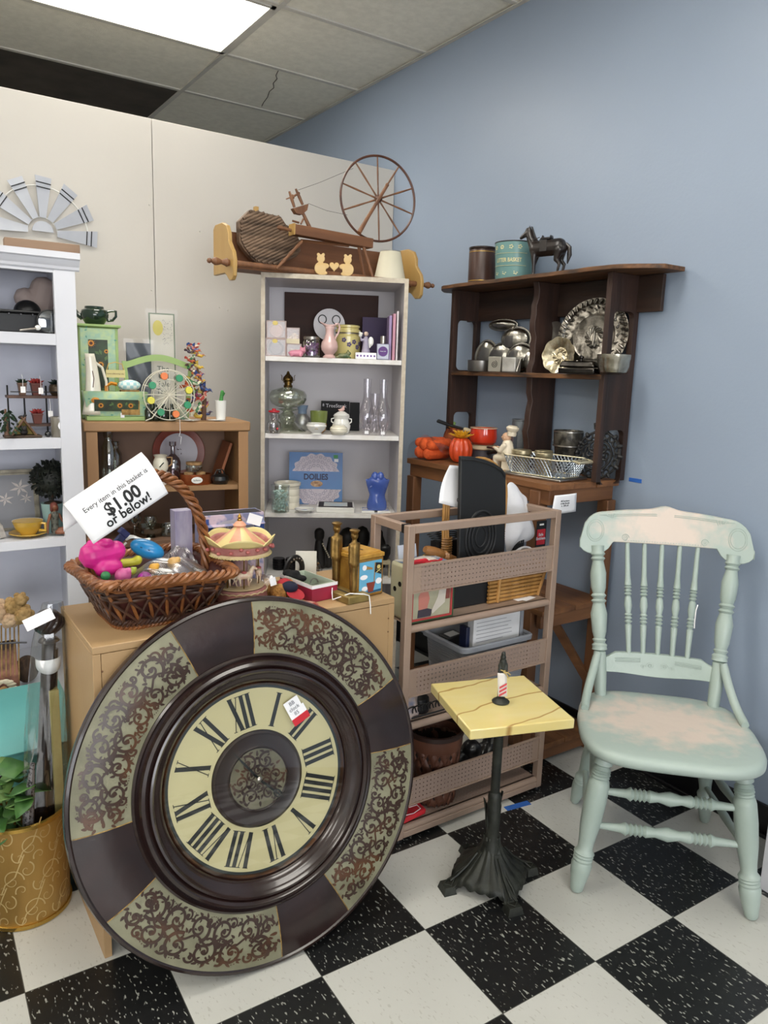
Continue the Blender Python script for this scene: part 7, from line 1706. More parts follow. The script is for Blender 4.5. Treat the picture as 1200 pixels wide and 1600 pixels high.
# ---- teddy bear lying on its front
FUR=mat('golden_plush','#a9783c',.95,c2='#7e5628',scale=90,bump=1,bscale=120)
t=T('teddy_bear','golden plush bear with navy and red cap lying face down beside the carousel','teddy bear',(-.188,.455,BT+.0),.25); t.scale=(.84,)*3
mb=MB().cap((-.01,.03,.030),(.055,.035,.030),.030,.024).ball((-.025,-.005,.032),.030,16,12).cap((.06,.045,.025),(.095,.055,.018),.017,.014).cap((.05,.01,.02),(.085,.0,.014),.014,.012).cap((-.02,.04,.03),(-.065,.045,.018),.015,.012).cap((-.03,-.02,.02),(-.065,-.035,.012),.014,.012)
obj('body', mb, FUR, t, remesh=.003)
cp=obj('cap', MB().ball((.0,-.022,.048),(.030,.028,.020),20,12), mat('navy_felt','#171b33',.9), t)
obj('cap_back', MB().ball((.0,.002,.055),(.026,.022,.018),16,10), mat('red_felt','#a82a34',.9), cp)
obj('cap_brim', MB().lathe([(.001,0),(.030,0),(.031,.003),(.001,.004)],24,TR(.002,-.050,.030) @ RX(.45)), mat('red_felt','#a82a34',.9), cp)
one('round_badge', MB().lathe([(.001,0),(.022,0),(.024,.003),(.020,.006),(.001,.006)],28), mat('grey_green_ceramic','#b3bdb4',.4),'small pale oval dish lid in front of the teddy bear cap','dish',(-.215,.385,BT+.0005))
one('red_bead_tray', MB().lathe([(.001,0),(.030,0),(.034,.006),(.031,.006),(.026,.003),(.001,.003)],28), mat('brick_red_ceramic','#8a3a30',.5,c2='#b89080',scale=60),'brick red saucer between the carousel and the teddy bear','dish',(-.165,.372,BT+.0005))
one('plastic_bag', MB().grid(lambda u,v:((u-.5)*.10, (v-.5)*.06, .04*math.sin(PI*u)**.7*math.sin(PI*v)**.6+.006*math.sin(u*21+v*9)),16,12), clear('crinkled_bag','#f6f4f6',.12,.3),'crinkled clear bag behind the teddy bear','bag',(-.195,.575,BT+.002))
# ---- red box with combs
t=T('gift_box_tray','open crimson box with pale green lining full of black hair items','box',(-.102,.478,BT),math.radians(8))
CRI=mat('crimson_card','#9a2440',.5,c2='#8a1e38',scale=6); PGR=mat('pale_green_lining','#b9c6b4',.6)
a_,b_,h_=.044,.078,.046
sh_=MB().bx(-a_,a_,-b_,-b_+.003,0,h_).bx(-a_,a_,b_-.003,b_,0,h_).bx(-a_,-a_+.003,-b_+.003,b_-.003,0,h_).bx(a_-.003,a_,-b_+.003,b_-.003,0,h_).bx(-a_,a_,-b_,b_,0,.002)
obj('box', sh_, CRI, t); li=MB().bx(-a_+.0031,a_-.0031,-b_+.0031,-b_+.006,.003,h_+.001).bx(-a_+.0031,a_-.0031,b_-.006,b_-.0031,.003,h_+.001).bx(-a_+.0031,-a_+.006,-b_+.006,b_-.006,.003,h_+.001).bx(a_-.006,a_-.0031,-b_+.006,b_-.006,.003,h_+.001).bx(-a_+.006,a_-.006,-b_+.006,b_-.006,.003,.004)
obj('lining', li, PGR, t); obj('white_rim', MB().bx(-a_-.0005,a_+.0005,-b_-.0006,-b_,h_-.008,h_+.001).bx(-a_-.0006,-a_,-b_,b_,h_-.008,h_+.001), PAPER, t)
random.seed(11)
cm=mat('black_comb_plastic','#141417',.25,coat=.4)
BTX=Matrix.Translation((-.102,.478,BT)) @ RZ(math.radians(8))
for i,(x,y,r_,z_) in enumerate(((-.012,-.03,1.3,.012),(.008,.015,1.7,.020),(-.015,.03,1.1,.026))):
    mb=MB(); mb.box((0,0,.002),(.075,.008,.004))
    for k in range(14): mb.box((-.034+.0052*k,.010,.002),(.0022,.014,.003))
    p=BTX @ Vector((x,y,z_)); one('hair_comb', mb, cm, '%s black hair comb in the crimson box'%['front','middle','back'][i],'comb',p,rz=r_)
mb=MB(); 
for k in range(6): mb.ball((random.uniform(-.018,.018),random.uniform(-.018,.018),random.uniform(.0,.02)),(.018,.014,.010),8,6)
one('hair_scrunchie', mb, mat('black_velvet','#0d0d0f',.95,bump=.8),'black velvet scrunchie heaped at the back of the crimson box','scrunchie',BTX @ Vector((-.012,.045,.032)),remesh=.003)
one('hair_clip', MB().tube([(.012*math.cos(g),.004*math.sin(g),.012*math.sin(g)+.01) for g in [PI*k/10 for k in range(11)]],.002,5).box((0,0,.004),(.03,.010,.002)), SILVER,'small silver hair clip in the middle of the crimson box','hair clip',BTX @ Vector((.018,-.005,.020)))
# items behind: headphones/black round, picture, white card
one('framed_picture', MB(RX(-.25)).bx(-.032,.032,0,.010,0,.090), mat('aged_white_frame','#cfccc0',.6), 'small white frame leaning behind the crimson box','picture frame',(-.045,.60,BT),rz=-.5,bevel=.001)
t=T('hair_band','black and silver round hair band upright behind the crimson box','hair band',(-.085,.60,BT),.3)
obj('band', MB().tube([(.034*math.cos(g),0,.040+.036*math.sin(g)) for g in [2*PI*k/30 for k in range(30)]],.006,8,closed=True,flat=1.6), BLACK, t)
for k in range(5): obj('silver_bead', MB().ball((.034*math.cos(.8+k*.35),-.009,.040+.036*math.sin(.8+k*.35)),.003,6,4), SILVER, t)
# ---- brass soldiers bookend
BRS_=mat('cast_brass_figure','#9c7c45',.38,metal=.85,c2='#6b5430',scale=30,bump=.3,bscale=60); GILW=mat('gilt_block','#a08a52',.5,metal=.4,c2='#7d6a3c',scale=20)
t=T('soldier_bookend','gilt block bookend carrying two tall brass soldiers in peaked caps','bookend',(-.030,.405,BT),math.radians(6))
obj('block', MB().bx(-.036,.040,-.075,.075,0,.022), GILW, t, bevel=.003)
obj('recess', MB().bx(-.016,-.008,-.06,.06,.0222,.0235), mat('dark_groove','#3a2e1a',.8), t)
def soldier(x,y,hh):
    u=hh; M=TR(x,y,.022); mb=MB(M)
    mb.cap((0,0,.004),(0,0,.42*u),.052*u,.068*u); mb.cap((0,0,.44*u),(0,0,.70*u),.082*u,.080*u); mb.cap((0,0,.70*u),(0,0,.80*u),.070*u,.034*u); mb.ball((0,0,.865*u),(.056*u,.060*u,.066*u))
    for s in (-1,1): mb.cap((s*.072*u,0,.73*u),(s*.082*u,-.005*u,.46*u),.030*u,.022*u)
    mb.ball((-.03*u,-.045*u,.855*u),(.012*u,.012*u,.012*u)); 
    s_=obj('soldier', mb, BRS_, t, remesh=.0022)
    obj('peaked_cap', MB(M).lathe([(.050*u,.90*u),(.056*u,.915*u),(.076*u,.935*u),(.078*u,.948*u),(.05*u,.962*u),(.001,.965*u)],24,RX(0)).add([(-.05*u,-.03*u,.90*u),(.02*u,-.055*u,.90*u),(.0,-.095*u,.885*u),(-.06*u,-.075*u,.885*u)],[(0,1,2,3),(3,2,1,0)]), BRS_, s_)
    obj('button_row', MB(M).tube([(-.05*u,-.062*u,.70*u),(-.053*u,-.068*u,.50*u)],.004*u,5), BRS_, s_)
ps1=PY(.44).at(537,910); s1=.190; soldier(.004,.040,.195); soldier(.006,-.040,.188)
one('white_string', MB().tube([(-.03,.01,.034),(-.045,-.01,.02),(-.05,-.02,.004),(-.02,-.06,.027),(.01,-.085,.026),(.03,-.082,.018),(.033,-.085,-.01),(.034,-.086,-.035)],.0016,6), TAG,'white string looped round the brass soldiers and hanging over the box edge','string',(-.030,.405,BT+.001),rz=.1)
# ---- tin bank
t=T('tin_bank','square golden tin bank with pirate picture and coin slot at the box right end','tin bank',(.040,.372,BT),math.radians(9))
GT=mat('golden_printed_tin','#a87f38',.4,metal=.3,c2='#8a6328',scale=30); s_=.050; hh=.112
tb=obj('body', MB().bx(-s_,s_,0,2*s_,0,hh), GT, t, bevel=.004); 
obj('lid', MB().box((0,s_,hh+.006),(2*s_+.004,2*s_+.004,.012)).box((0,s_,hh+.014),(2*s_-.008,2*s_-.008,.006),taper=.95), mat('golden_lid_cork_print','#b98e3c',.45,c2='#a2762c',scale=60), t, bevel=.002)
obj('coin_slot', MB().bx(-.002,.002,s_-.014,s_+.014,hh+.0172,hh+.0180), BLACK, t)
pn=obj('sky_picture', MB().bx(-s_+.008,s_-.008,-.001,0,.010,hh-.008), mat('print_sky_blue','#5aa5cc',.4,c2='#6fb4d6',scale=8), t)
def pp_(n,pl,m,y=-.0018): obj(n, MB().prism(pl,y-.0004,y,FM), m, pn, smooth=0)
cir=lambda cx,cz,r,sx=1,n=16:[(cx+r*sx*math.cos(2*PI*k/n),cz+r*math.sin(2*PI*k/n)) for k in range(n)]
pp_('printed_sea',[(-.041,.011),(.041,.011),(.041,.017),(-.041,.016)],mat('print_sea','#1d5a80',.4))
pp_('printed_cloud',cir(.031,.042,.009,1.3),PAPER); pp_('printed_cloud',cir(-.022,.026,.007,1.6),PAPER)
pp_('printed_bubble',cir(-.026,.060,.007,2.0),PAPER)
pp_('printed_tub',[(-.008,.014),(.010,.014),(.018,.042),(-.016,.042)],mat('print_tub_red','#8a3a2c',.4),-.0020)
pp_('printed_flag',[(.014,.070),(.040,.060),(.042,.094),(.018,.098)],INK,-.0020); pp_('printed_skull',cir(.029,.084,.006,1.1),mat('print_bone_yellow','#d8c47a',.4),-.0025)
for a_ in (.5,-.5): pp_('printed_crossbone',[(.029+.010*math.cos(a_)-.001,.074+.010*math.sin(a_)),(.029-.010*math.cos(a_)-.001,.074-.010*math.sin(a_)),(.029-.010*math.cos(a_)+.001,.072-.010*math.sin(a_)),(.029+.010*math.cos(a_)+.001,.072+.010*math.sin(a_))],mat('print_bone_yellow','#d8c47a',.4),-.0025)
pp_('printed_spyglass',[(-.024,.082),(-.024,.094),(.006,.084),(.006,.079)],mat('print_spyglass_tan','#a8824a',.4),-.0020); pp_('printed_lens',cir(-.025,.088,.008),PAPER,-.0025)
pp_('printed_mast',[(.012,.042),(.015,.042),(.017,.098),(.014,.098)],mat('print_spyglass_tan','#a8824a',.4),-.0019)
# ================================================================== inside the honey cabinet
BS1=BRS+.0005; BS2=BRS2+.0005; R8=BRR
f=fit(BR(.235),240,322,673,752,BS1); b,w,h=f; r=(BR(.235).at(322,706)-BR(.235).at(240,706)).length/2
t=T('decorative_plate','round red rimmed plate with grateful thankful lettering at the back of the honey cabinet','plate',b,R8)
MP=RX(-.10) @ TR(0,0,r) @ FRONT; OBR=mat('brick_red_rim','#8a3f2c',.4,c2='#7a3222',scale=20)
obj('plate', MB(MP).lathe([(.001,-.004),(r*.6,-.004),(r*.72,.001),(r*.98,.006),(r,.005),(r,.002),(r*.7,-.004),(.001,-.008)],48), OBR, t)
obj('plate_center', MB(MP).lathe([(.001,-.0035),(r*.70,-.0035),(r*.72,.0015),(.001,-.003)],48), mat('pale_lilac_glaze','#b9b3bb',.35), t)
text('lettering','grateful\nthankful',r*.36,mat('brown_script','#4a2a22',.5),t,MP @ TR(0,.0,-.0025) ,ext=.0003)
AMG=clear('tinted_jar_glass','#dfe6e0',.2)
def jar(name,lab,cat,pl,u0,u1,v0,v1,z,prof,mt=None,lid=None,lidm=None):
    b,w,h=fit(pl,u0,u1,v0,v1,z); mt=mt or AMG
    if not lid: return lz(name,lab,cat,(b,w,h),[('glass',prof,mt)],R8)
    return lz(name,lab,cat,(b,w,h),[('glass',prof,mt),('lid',lid,lidm)],R8)
J=[(.0,.002),(.9,.002),(1,.04),(1,.7),(.6,.82),(.6,.9),(.7,.92),(.7,1),(.6,.98)]
jar('glass_jar','tall clear glass jar at the left end of the honey cabinet shelf','jar',BR(.10),160,184,674,757,BS1,J)
jar('glass_jar','second clear jar leaning close behind the tall one in the honey cabinet','jar',BR(.19),170,192,690,757,BS1,J)
CUPW=mat('brown_white_ceramic','#8a7566',.3,c2='#cfc6b8',scale=20,lo=.4,hi=.6)
for i,(u,v) in enumerate(((197,.0),(197,.045))):
    b,w,h=fit(BR(.12),187,208,738,757,BS1); b=b.copy(); b.z=BS1+i*.0315
    lz('teacup',['lower','upper'][i]+' of two stacked brown and white cups in the honey cabinet','cup',(b,w,.031),[('cup',[(.001,0),(.55,0),(.6,.1),(.9,.5),(1,1),(.95,.98),(.8,.5),(.001,.12)],CUPW)],R8)
b,w,h=fit(BR(.06),237,266,714,757,BS1)
lz('bowl_stack','small white floral bowl under the creamer pitcher in the honey cabinet','bowl',(b,w*1.05,h*.45),[('bowl',[(.001,0),(.5,0),(.6,.1),(1,1),(.95,1),(.5,.2),(.001,.15)],PORC)],R8)
b2=b.copy(); b2.z=BS1+h*.45+.0005; t=T('creamer','small cream pitcher with green leaf print and handle stacked on the floral bowl','pitcher',b2,R8); hq=h*.62
obj('body', MB().lathe([(.001,0),(w*.30,0),(w*.42,hq*.25),(w*.40,hq*.6),(w*.30,hq*.85),(w*.38,hq),(w*.34,hq),(w*.26,hq*.85),(.001,hq*.1)],28), CREAM, t)
obj('handle', MB().tube([(w*.34,0,hq*.85),(w*.62,0,hq*.85),(w*.60,0,hq*.45),(w*.38,0,hq*.3)],.003,6), mat('tan_glaze','#b08a60',.4), t)
obj('leaf_print', MB().tube([(-.008,-w*.42,hq*.35),(0,-w*.43,hq*.5),(.007,-w*.41,hq*.6)],.002,5), DGREEN, t)
jar('glass_bottle','clear bottle with narrow neck before the red rimmed plate','bottle',BR(.13),259,283,690,757,BS1,[(.0,.002),(.9,.002),(1,.03),(1,.5),(.8,.6),(.3,.70),(.28,.88),(.45,.9),(.45,1)],clear('smoky_glass','#cfc6cc',.25))
COP=mat('copper_metal','#b0663f',.3,metal=.8,c2='#8f4c2c',scale=20); CORK=mat('cork','#a9865c',.8,c2='#8a6a44',scale=90)
b,w,h=fit(BR(.06),281,331,740,760,BS1)
t=T('copper_caddy','oval copper caddy with white plaque holding small corked jars','caddy',b,R8); w*=1.0
obj('tray', MB(Matrix.Diagonal((1,.62,1,1))).lathe([(.001,0),(w*.48,0),(w*.5,.004),(w*.5,h),(w*.485,h),(w*.47,.004),(.001,.004)],40), COP, t)
obj('plaque', MB(TR(-.004,-w*.31-.003,h*.5) @ FRONT @ Matrix.Diagonal((1.7,1,1,1))).lathe([(.001,0),(.011,0),(.012,.002),(.001,.003)],24), PORC, t)
text('lettering','La Farine',.007,INK,t,TR(-.004,-w*.31-.0065,h*.5) @ FRONT,ext=.0002)
for i,(dx,dy,rr,hh,dz,lab) in enumerate(((-.026,-.004,.018,.040,0,'small corked glass jar at the left in the copper caddy'),(.018,-.004,.018,.040,0,'small corked glass jar at the right in the copper caddy'),(-.004,.008,.030,.034,.0415,'wide corked glass jar riding on top of the two small caddy jars'))):
    p=b+REX*dx+REY*dy; p.z=BS1+.0045+dz; t=T('corked_jar',lab,'jar',p,R8)
    obj('glass', MB().lathe([(.001,.001),(rr*.95,.001),(rr,.004),(rr,hh*.66),(rr*.85,hh*.72)],24,caps=False), AMG, t); obj('cork', MB().lathe([(rr*.84,hh*.7),(rr*.95,hh*.74),(rr*.97,hh),(.001,hh)],24), CORK, t)
b=BR(.16).at(340,755); b.z=BS1; p1=BR(.16).at(351,697)
t=T('wooden_board','reddish wood board leaning against the honey cabinet right side','board',b,R8)
obj('board', MB(RY(.33)).bx(-.014,-.004,-.06,.06,.004,.150), mat('reddish_wood','#a0613a',.5,c2='#8a4f2e',scale=12), t, bevel=.001)
b,w,h=fit(BR(.05),329,358,734,758,BS1); t=T('iron_kettle','small black iron kettle at the right end of the honey cabinet shelf','kettle',b,R8)
obj('body', MB().lathe([(.001,0),(w*.40,0),(w*.5,h*.28),(w*.46,h*.55),(w*.2,h*.72),(.001,h*.75)],28), mat('black_iron_gloss','#141414',.3,coat=.3), t); obj('knob', MB().ball((0,0,h*.85),(w*.10,w*.10,h*.13),10,8), BLACK, t); obj('spout', MB().tube([(-w*.4,0,h*.35),(-w*.62,0,h*.55),(-w*.72,0,h*.62)],[.007,.005,.004],8), BLACK, t); obj('handle', MB().tube([(-w*.3,0,h*.6),(-w*.15,0,h*1.0),(w*.15,0,h*1.0),(w*.3,0,h*.6)],.0025,6), BLACK, t)
GOB=[(.75,.0),(.75,.02),(.12,.05),(.12,.42),(.5,.52),(.95,.72),(1,.85),(.9,1)]
jar('wine_glass','stemmed glass with dark bowl on the lower honey cabinet shelf','glass',BR(.06),199,222,802,846,BS2,GOB,clear('dark_glass','#5a5458',.3))
jar('wine_glass','small clear stemmed glass right of the dark one','glass',BR(.07),226,246,806,846,BS2,GOB)
jar('glass_bowl','wide clear glass bowl on the lower honey cabinet shelf','bowl',BR(.10),210,262,822,846,BS2,[(.3,0),(.5,.02),(.9,.5),(1,1),(.97,.95),(.8,.4)])
jar('tumbler','ribbed clear glass jar nearest the basket handle on the lower honey shelf','jar',BR(.08),252,276,818,848,BS2,[(.8,0),(1,.1),(1,.8),(.85,1),(.8,.9)])

# ================================================================== green country things on the honey cabinet
RT_=RH_+.0005
LG=mat('apple_green_paint','#98b26c',.45,c2='#8ca862',scale=8); MOS=mat('pale_green_mosaic','#a9bf8e',.4,c2='#8fb39a',scale=60,detail=1); DKP=mat('dark_print_ground','#23281c',.5,c2='#2f4428',scale=30); SFY=mat('sunflower_print_yellow','#d9952c',.5,c2='#c07818',scale=90); SFB=mat('sunflower_print_brown','#5a2d14',.6); LFG=mat('leaf_print_green','#54703c',.5,c2='#3f5a30',scale=40); BLF=mat('teal_leaf_print','#5f9a86',.45)
def flower(par,x,y,z,r,n=12,M0=None):
    M=(M0 or Matrix()) @ TR(x,y,z) @ FRONT; mb=MB(M)
    for k in range(n): g=2*PI*k/n; mb.add([(r*.3*math.cos(g-.25),r*.3*math.sin(g-.25),0),(r*math.cos(g),r*math.sin(g),.0003),(r*.3*math.cos(g+.25),r*.3*math.sin(g+.25),0)],[(0,1,2)])
    mb.lathe([(.001,.0004),(r*.62,.0004)],14,caps=False)
    fl=obj('printed_sunflower', mb, SFY, par, smooth=0); obj('flower_center', MB(M).lathe([(.001,.0008),(r*.36,.0008)],12,caps=False), SFB, fl, smooth=0)
def leaf(par,x,y,z,a,l,mt,M0=None):
    M=(M0 or Matrix()) @ TR(x,y,z) @ FRONT @ RZ(a); obj('printed_leaf', MB(M).add([(0,0,0),(l*.45,l*.28,.0003),(l,0,0),(l*.45,-l*.28,.0003)],[(0,3,2,1)]), mt, par, smooth=0)
pl=BR(.12); b,w,h=fit(pl,128,189,507,652,RT_)
t=T('painted_cupboard','green painted cupboard with mosaic border and sunflower panel on the honey cabinet','cupboard',b,R8)
dd=.10
obj('carcass', MB().bx(-w/2,w/2,0,dd,0,h-.010), LG, t, bevel=.002); obj('top', MB().bx(-w/2-.010,w/2+.010,-.012,dd,h-.0095,h), LG, t, bevel=.003)
d_=obj('door', MB().bx(-w/2+.004,w/2-.010,-.006,-.0005,.004,h-.014), MOS, t, bevel=.001)
obj('dark_panel', MB().bx(-w*.27,w*.22,-.0068,-.006,h*.12,h*.84), DKP, d_, smooth=0)
for x,z,r in ((-.2,.80,.016),(.18,.72,.010),(.03,.58,.014),(-.12,.38,.015),(.12,.22,.013)): flower(d_,x*w,-.0072,z*h,r)
for x,z,a in ((-.12,.72,-.6),(.0,.74,-1.2),(.14,.62,1.2),(-.2,.58,.5),(.12,.48,-.3),(-.03,.46,-1.9),(.02,.30,.7),(-.2,.24,1.0)): leaf(d_,x*w,-.0070,z*h,a,.020,LFG)
for x,z,a in ((-.36,.93,.3),(-.30,.95,1.6),(-.33,.88,-1.2),(.38,.84,0),(-.40,.62,.5),(-.38,.56,2.4),(.34,.50,.6),(.40,.46,-1),(-.36,.3,1),(.36,.24,2)): leaf(d_,x*w,-.0070,z*h,a,.011,BLF)
p=BR(.165).at(150,500); 
b,w,h=fit(BR(.16),128,168,472,502,RT_); b=b.copy(); b.z=RT_+fit(pl,128,189,507,652,RT_)[2]+.0005; w=.096; h=.062
t=T('teapot','dark green glazed teapot without lid on top of the green cupboard','teapot',b,R8); TGN=mat('dark_green_glaze','#16301f',.12,coat=.8,c2='#122818',scale=8)
obj('body', MB().lathe([(.001,0),(w*.30,0),(w*.34,h*.06),(w*.48,h*.38),(w*.5,h*.55),(w*.44,h*.78),(w*.34,h*.86),(w*.33,h*.98),(w*.30,h*.98),(w*.30,h*.84),(.001,h*.2)],36), TGN, t)
obj('spout', MB().tube([(-w*.40,0,h*.35),(-w*.58,0,h*.52),(-w*.66,0,h*.75),(-w*.72,0,h*.92)],[.012,.009,.006,.005],10), TGN, t)
obj('handle', MB().tube([(w*.40,0,h*.72),(w*.60,0,h*.80),(w*.74,0,h*.78),(w*.74,0,h*.5),(w*.62,0,h*.28),(w*.42,0,h*.24)],.0048,8), TGN, t)
# planter box with bits
b,w,h=fit(BR(.02),132,233,612,654,RT_)
t=T('painted_planter','green slope sided mosaic planter with sunflower strip in front of the green cupboard','planter',b,R8)
vs=[];zt_=h;z0=.016
obj('foot', MB().bx(-w*.46,w*.46,-.0,.075,0,.0155), LG, t, bevel=.002)
obj('box', MB().add([(-w*.43,.004,z0),(w*.43,.004,z0),(w*.43,.07,z0),(-w*.43,.07,z0),(-w*.5,-.010,zt_),(w*.5,-.010,zt_),(w*.5,.075,zt_),(-w*.5,.075,zt_)],[(3,2,1,0),(0,1,5,4),(1,2,6,5),(2,3,7,6),(3,0,4,7)]), MOS, t, solid=.004)
Mt2=TR(0,.0035,z0) @ RX(math.atan2(.014,zt_-z0))
obj('dark_strip', MB(Mt2).bx(-w*.34,w*.34,-.0045,-.0035,h*.18,h*.58), DKP, t, smooth=0)
for x in (-.24,.05,.22): flower(t,x*w,-.0050,h*.38,.012,12,Mt2)
for x,a in ((-.12,.3),(-.05,2.0),(.14,1.2),(.30,2.6)): leaf(t,x*w,-.0048,h*.38,a,.014,LFG,Mt2)
for x,z,a in ((-.44,.6,0),(-.40,.45,1.5),(.40,.62,1),(-.1,.05,0),(.2,.03,2),(.41,.3,.4),(-.36,.1,1)): leaf(t,x*w,-.0048,h*z,a,.011,BLF,Mt2)
obj('price_tag', MB(Mt2).bx(w*.06,w*.12,-.0065,-.0055,-.004,.012), PAPER, t)
pz=RT_+h
b,w2,h2=fit(BR(.03),134,166,553,612)
t=T('crescent_vase','cream crescent shaped vase with berry sprig standing in the green planter','vase',(b.x,b.y,RT_+.0205),R8); hz=h2+b.z-RT_-.02
def cres(u,v):
    g=2*PI*u; z=v*hz; cx=-.016+.030*v-.030*v*v; r=.026*(1-v*.62)+.004; return (cx+r*math.cos(g)*1.0,.012*math.sin(g)*(1.1-.5*v),z)
obj('body', MB().grid(cres,24,14), CREAM, t, solid=-.0015)
obj('handle', MB().tube([(.0,0,hz*.86),(.022,0,hz*.78),(.034,0,hz*.55),(.034,0,hz*.3),(.020,0,hz*.12)],.0045,8), CREAM, t)
obj('painted_sprig', MB().tube([(-.010,-.0125,hz*.45),(-.006,-.0135,hz*.6),(-.010,-.0125,hz*.72)],.0012,4), mat('sprig_brown','#5a3020',.5), t)
obj('painted_pumpkin', MB().ball((-.004,-.0165,hz*.24),(.014,.002,.010),12,6), SFY, t)
t=T('hanging_plaque','small pale yellow plaque with gold chain standing in the green planter','sign',(BR(.04).at(181,596).x,BR(.04).at(181,596).y,RT_+.0205),R8)
h3=BR(.04).at(181,578).z-RT_-.0205
obj('post', MB().cyl((0,.004,0),(0,.004,h3),.003,seg=6), LG, t); pq=obj('plaque', MB().bx(-.031,.031,-.001,.001,h3-.026,h3), mat('pale_yellow_plaque','#cfc282',.5), t)
text('lettering','Love is Blooming Like',.0062,SFB,pq,TR(0,-.0013,h3-.013) @ FRONT,ext=.0002); obj('chain', MB().tube([(-.028,0,h3),(-.022,0,h3+.020),(0,0,h3+.026),(.022,0,h3+.020),(.028,0,h3)],.0014,5), GOLDP, pq)
pE=BR(.035).at(202,602)
t=T('ceramic_egg','aqua and white gingham ceramic egg lying in the green planter','egg ornament',(pE.x,pE.y,RT_+.0205),R8)
he=pE.z-RT_-.0205
obj('nest', MB().bx(-.030,.030,-.02,.02,0,he-.016), mat('dry_straw','#a8854a',.8,c2='#6d5228',scale=60), t)
def ging():
    m=bpy.data.materials.new('aqua_gingham'); N,L,B=nodes(m); tc=N.new('ShaderNodeTexCoord'); ck_=N.new('ShaderNodeTexChecker'); ck_.inputs['Scale'].default_value=90; ck_.inputs['Color1'].default_value=hx('#dfe9e0'); ck_.inputs['Color2'].default_value=hx('#a3cfd2'); L.new(tc.outputs['Object'],ck_.inputs['Vector']); L.new(ck_.outputs[0],B.inputs['Base Color']); B.inputs['Roughness'].default_value=.3; return m
obj('egg', MB(TR(0,0,he)).ball((0,0,0),(.038,.020,.019),24,14), ging(), t)
t0_=T('wooden_letter','yellow painted bent wood piece left of the gingham egg','ornament',(BR(.03).at(172,602).x,BR(.03).at(172,602).y,RT_+.0205),R8)
obj('piece', MB().tube([(-.012,0,.0),(-.012,0,he-.004),(.004,0,he+.006),(.022,0,he+.002)],.006,4), SFY, t0_)
# handled tray behind
b,w,h=fit(BR(.10),195,303,551,653,RT_)
t=T('handled_tray','green painted handled trug with arched top rail behind the spice wheel','trug',b,R8)
for s in (-1,1): obj('post', MB().add([(s*w*.40-.007,-.004,0),(s*w*.40+.007,-.004,0),(s*w*.40+.007,.006,0),(s*w*.40-.007,.006,0),(s*w*.48-.007,-.004,h*.86),(s*w*.48+.007,-.004,h*.86),(s*w*.48+.007,.006,h*.86),(s*w*.48-.007,.006,h*.86)],[(3,2,1,0),(4,5,6,7),(0,1,5,4),(1,2,6,5),(2,3,7,6),(3,0,4,7)]), LG, t)
def ra(x): q=x/(w*.5); return h*(.84+.13*math.cos(q*PI*.5)**1.3)
pts=[(x,ra(x)) for x in np.linspace(-w*.5,w*.5,24)]
obj('arched_rail', MB().prism([(x,z) for x,z in pts]+[(x,z-.022) for x,z in pts[::-1]],-.006,.004,FM), LG, t)
obj('tray', MB().bx(-w*.42,w*.42,-.006,.03,.001,.036), MOS, t, bevel=.002)
# frames in film
b,w,h=fit(BR(.20),237,277,489,652,RT_)
t=T('framed_sign','tall narrow framed sign with bee dots and partly hidden words in plastic film','sign',b,R8-.03)
ML2=RX(-.05)
obj('frame', MB(ML2).bx(-w/2,w/2,0,.008,0,h), mat('sage_frame','#66745a',.5), t, bevel=.001)
pb_=obj('paper', MB(ML2).bx(-w/2+.005,w/2-.005,-.001,-.0002,.005,h-.005), mat('cream_print_paper','#cfcabc',.6), t)
obj('yellow_patch', MB(ML2 @ TR(-w*.16,-.0014,h*.86) @ FRONT @ Matrix.Diagonal((1,1.5,1,1))).lathe([(.001,0),(w*.20,0),(w*.20,.0003),(.001,.0003)],14), mat('print_lemon','#cfc25a',.6), pb_)
mb=MB(ML2)
for k in range(60): mb.ball((random.uniform(.02,.40)*w,-.0014,h*(.70+.24*random.random())),.0011,5,3)
o=obj('printed_bees', mb, mat('print_dark_blue','#3a3f55',.6), pb_); o['kind']='stuff'
text('lettering','The\nTell\nTale\nTree',w*.30,mat('print_green_black','#3c4a3c',.6),pb_,ML2 @ TR(0,-.0014,h*.36) @ FRONT,ext=.0002)
obj('film_sleeve', MB(ML2).grid(lambda u,v:((u-.5)*(w+.022),-.004-.001*math.sin(20*v),-.0+v*(h+.014)+.002*math.sin(30*u)*v),10,16), FILM, t)
b,w,h=fit(BR(.15),201,238,536,652,RT_)
t=T('boxed_set','dark grey boxed item in clear film left of the tall framed sign','box',b,R8); obj('box', MB().bx(-w/2,w/2,0,.022,0,h), mat('dark_grey_print','#45434c',.4,c2='#2f2d36',scale=20), t, bevel=.001); obj('film', MB().grid(lambda u,v:((u-.5)*(w+.02),-.003-.002*math.sin(9*u+12*v),v*(h+.014)),10,12), FILM, t); obj('pale_label', MB().bx(-w*.1,w*.42,-.0008,0,h*.06,h*.28), mat('kraft_label','#b5a88c',.6), t)
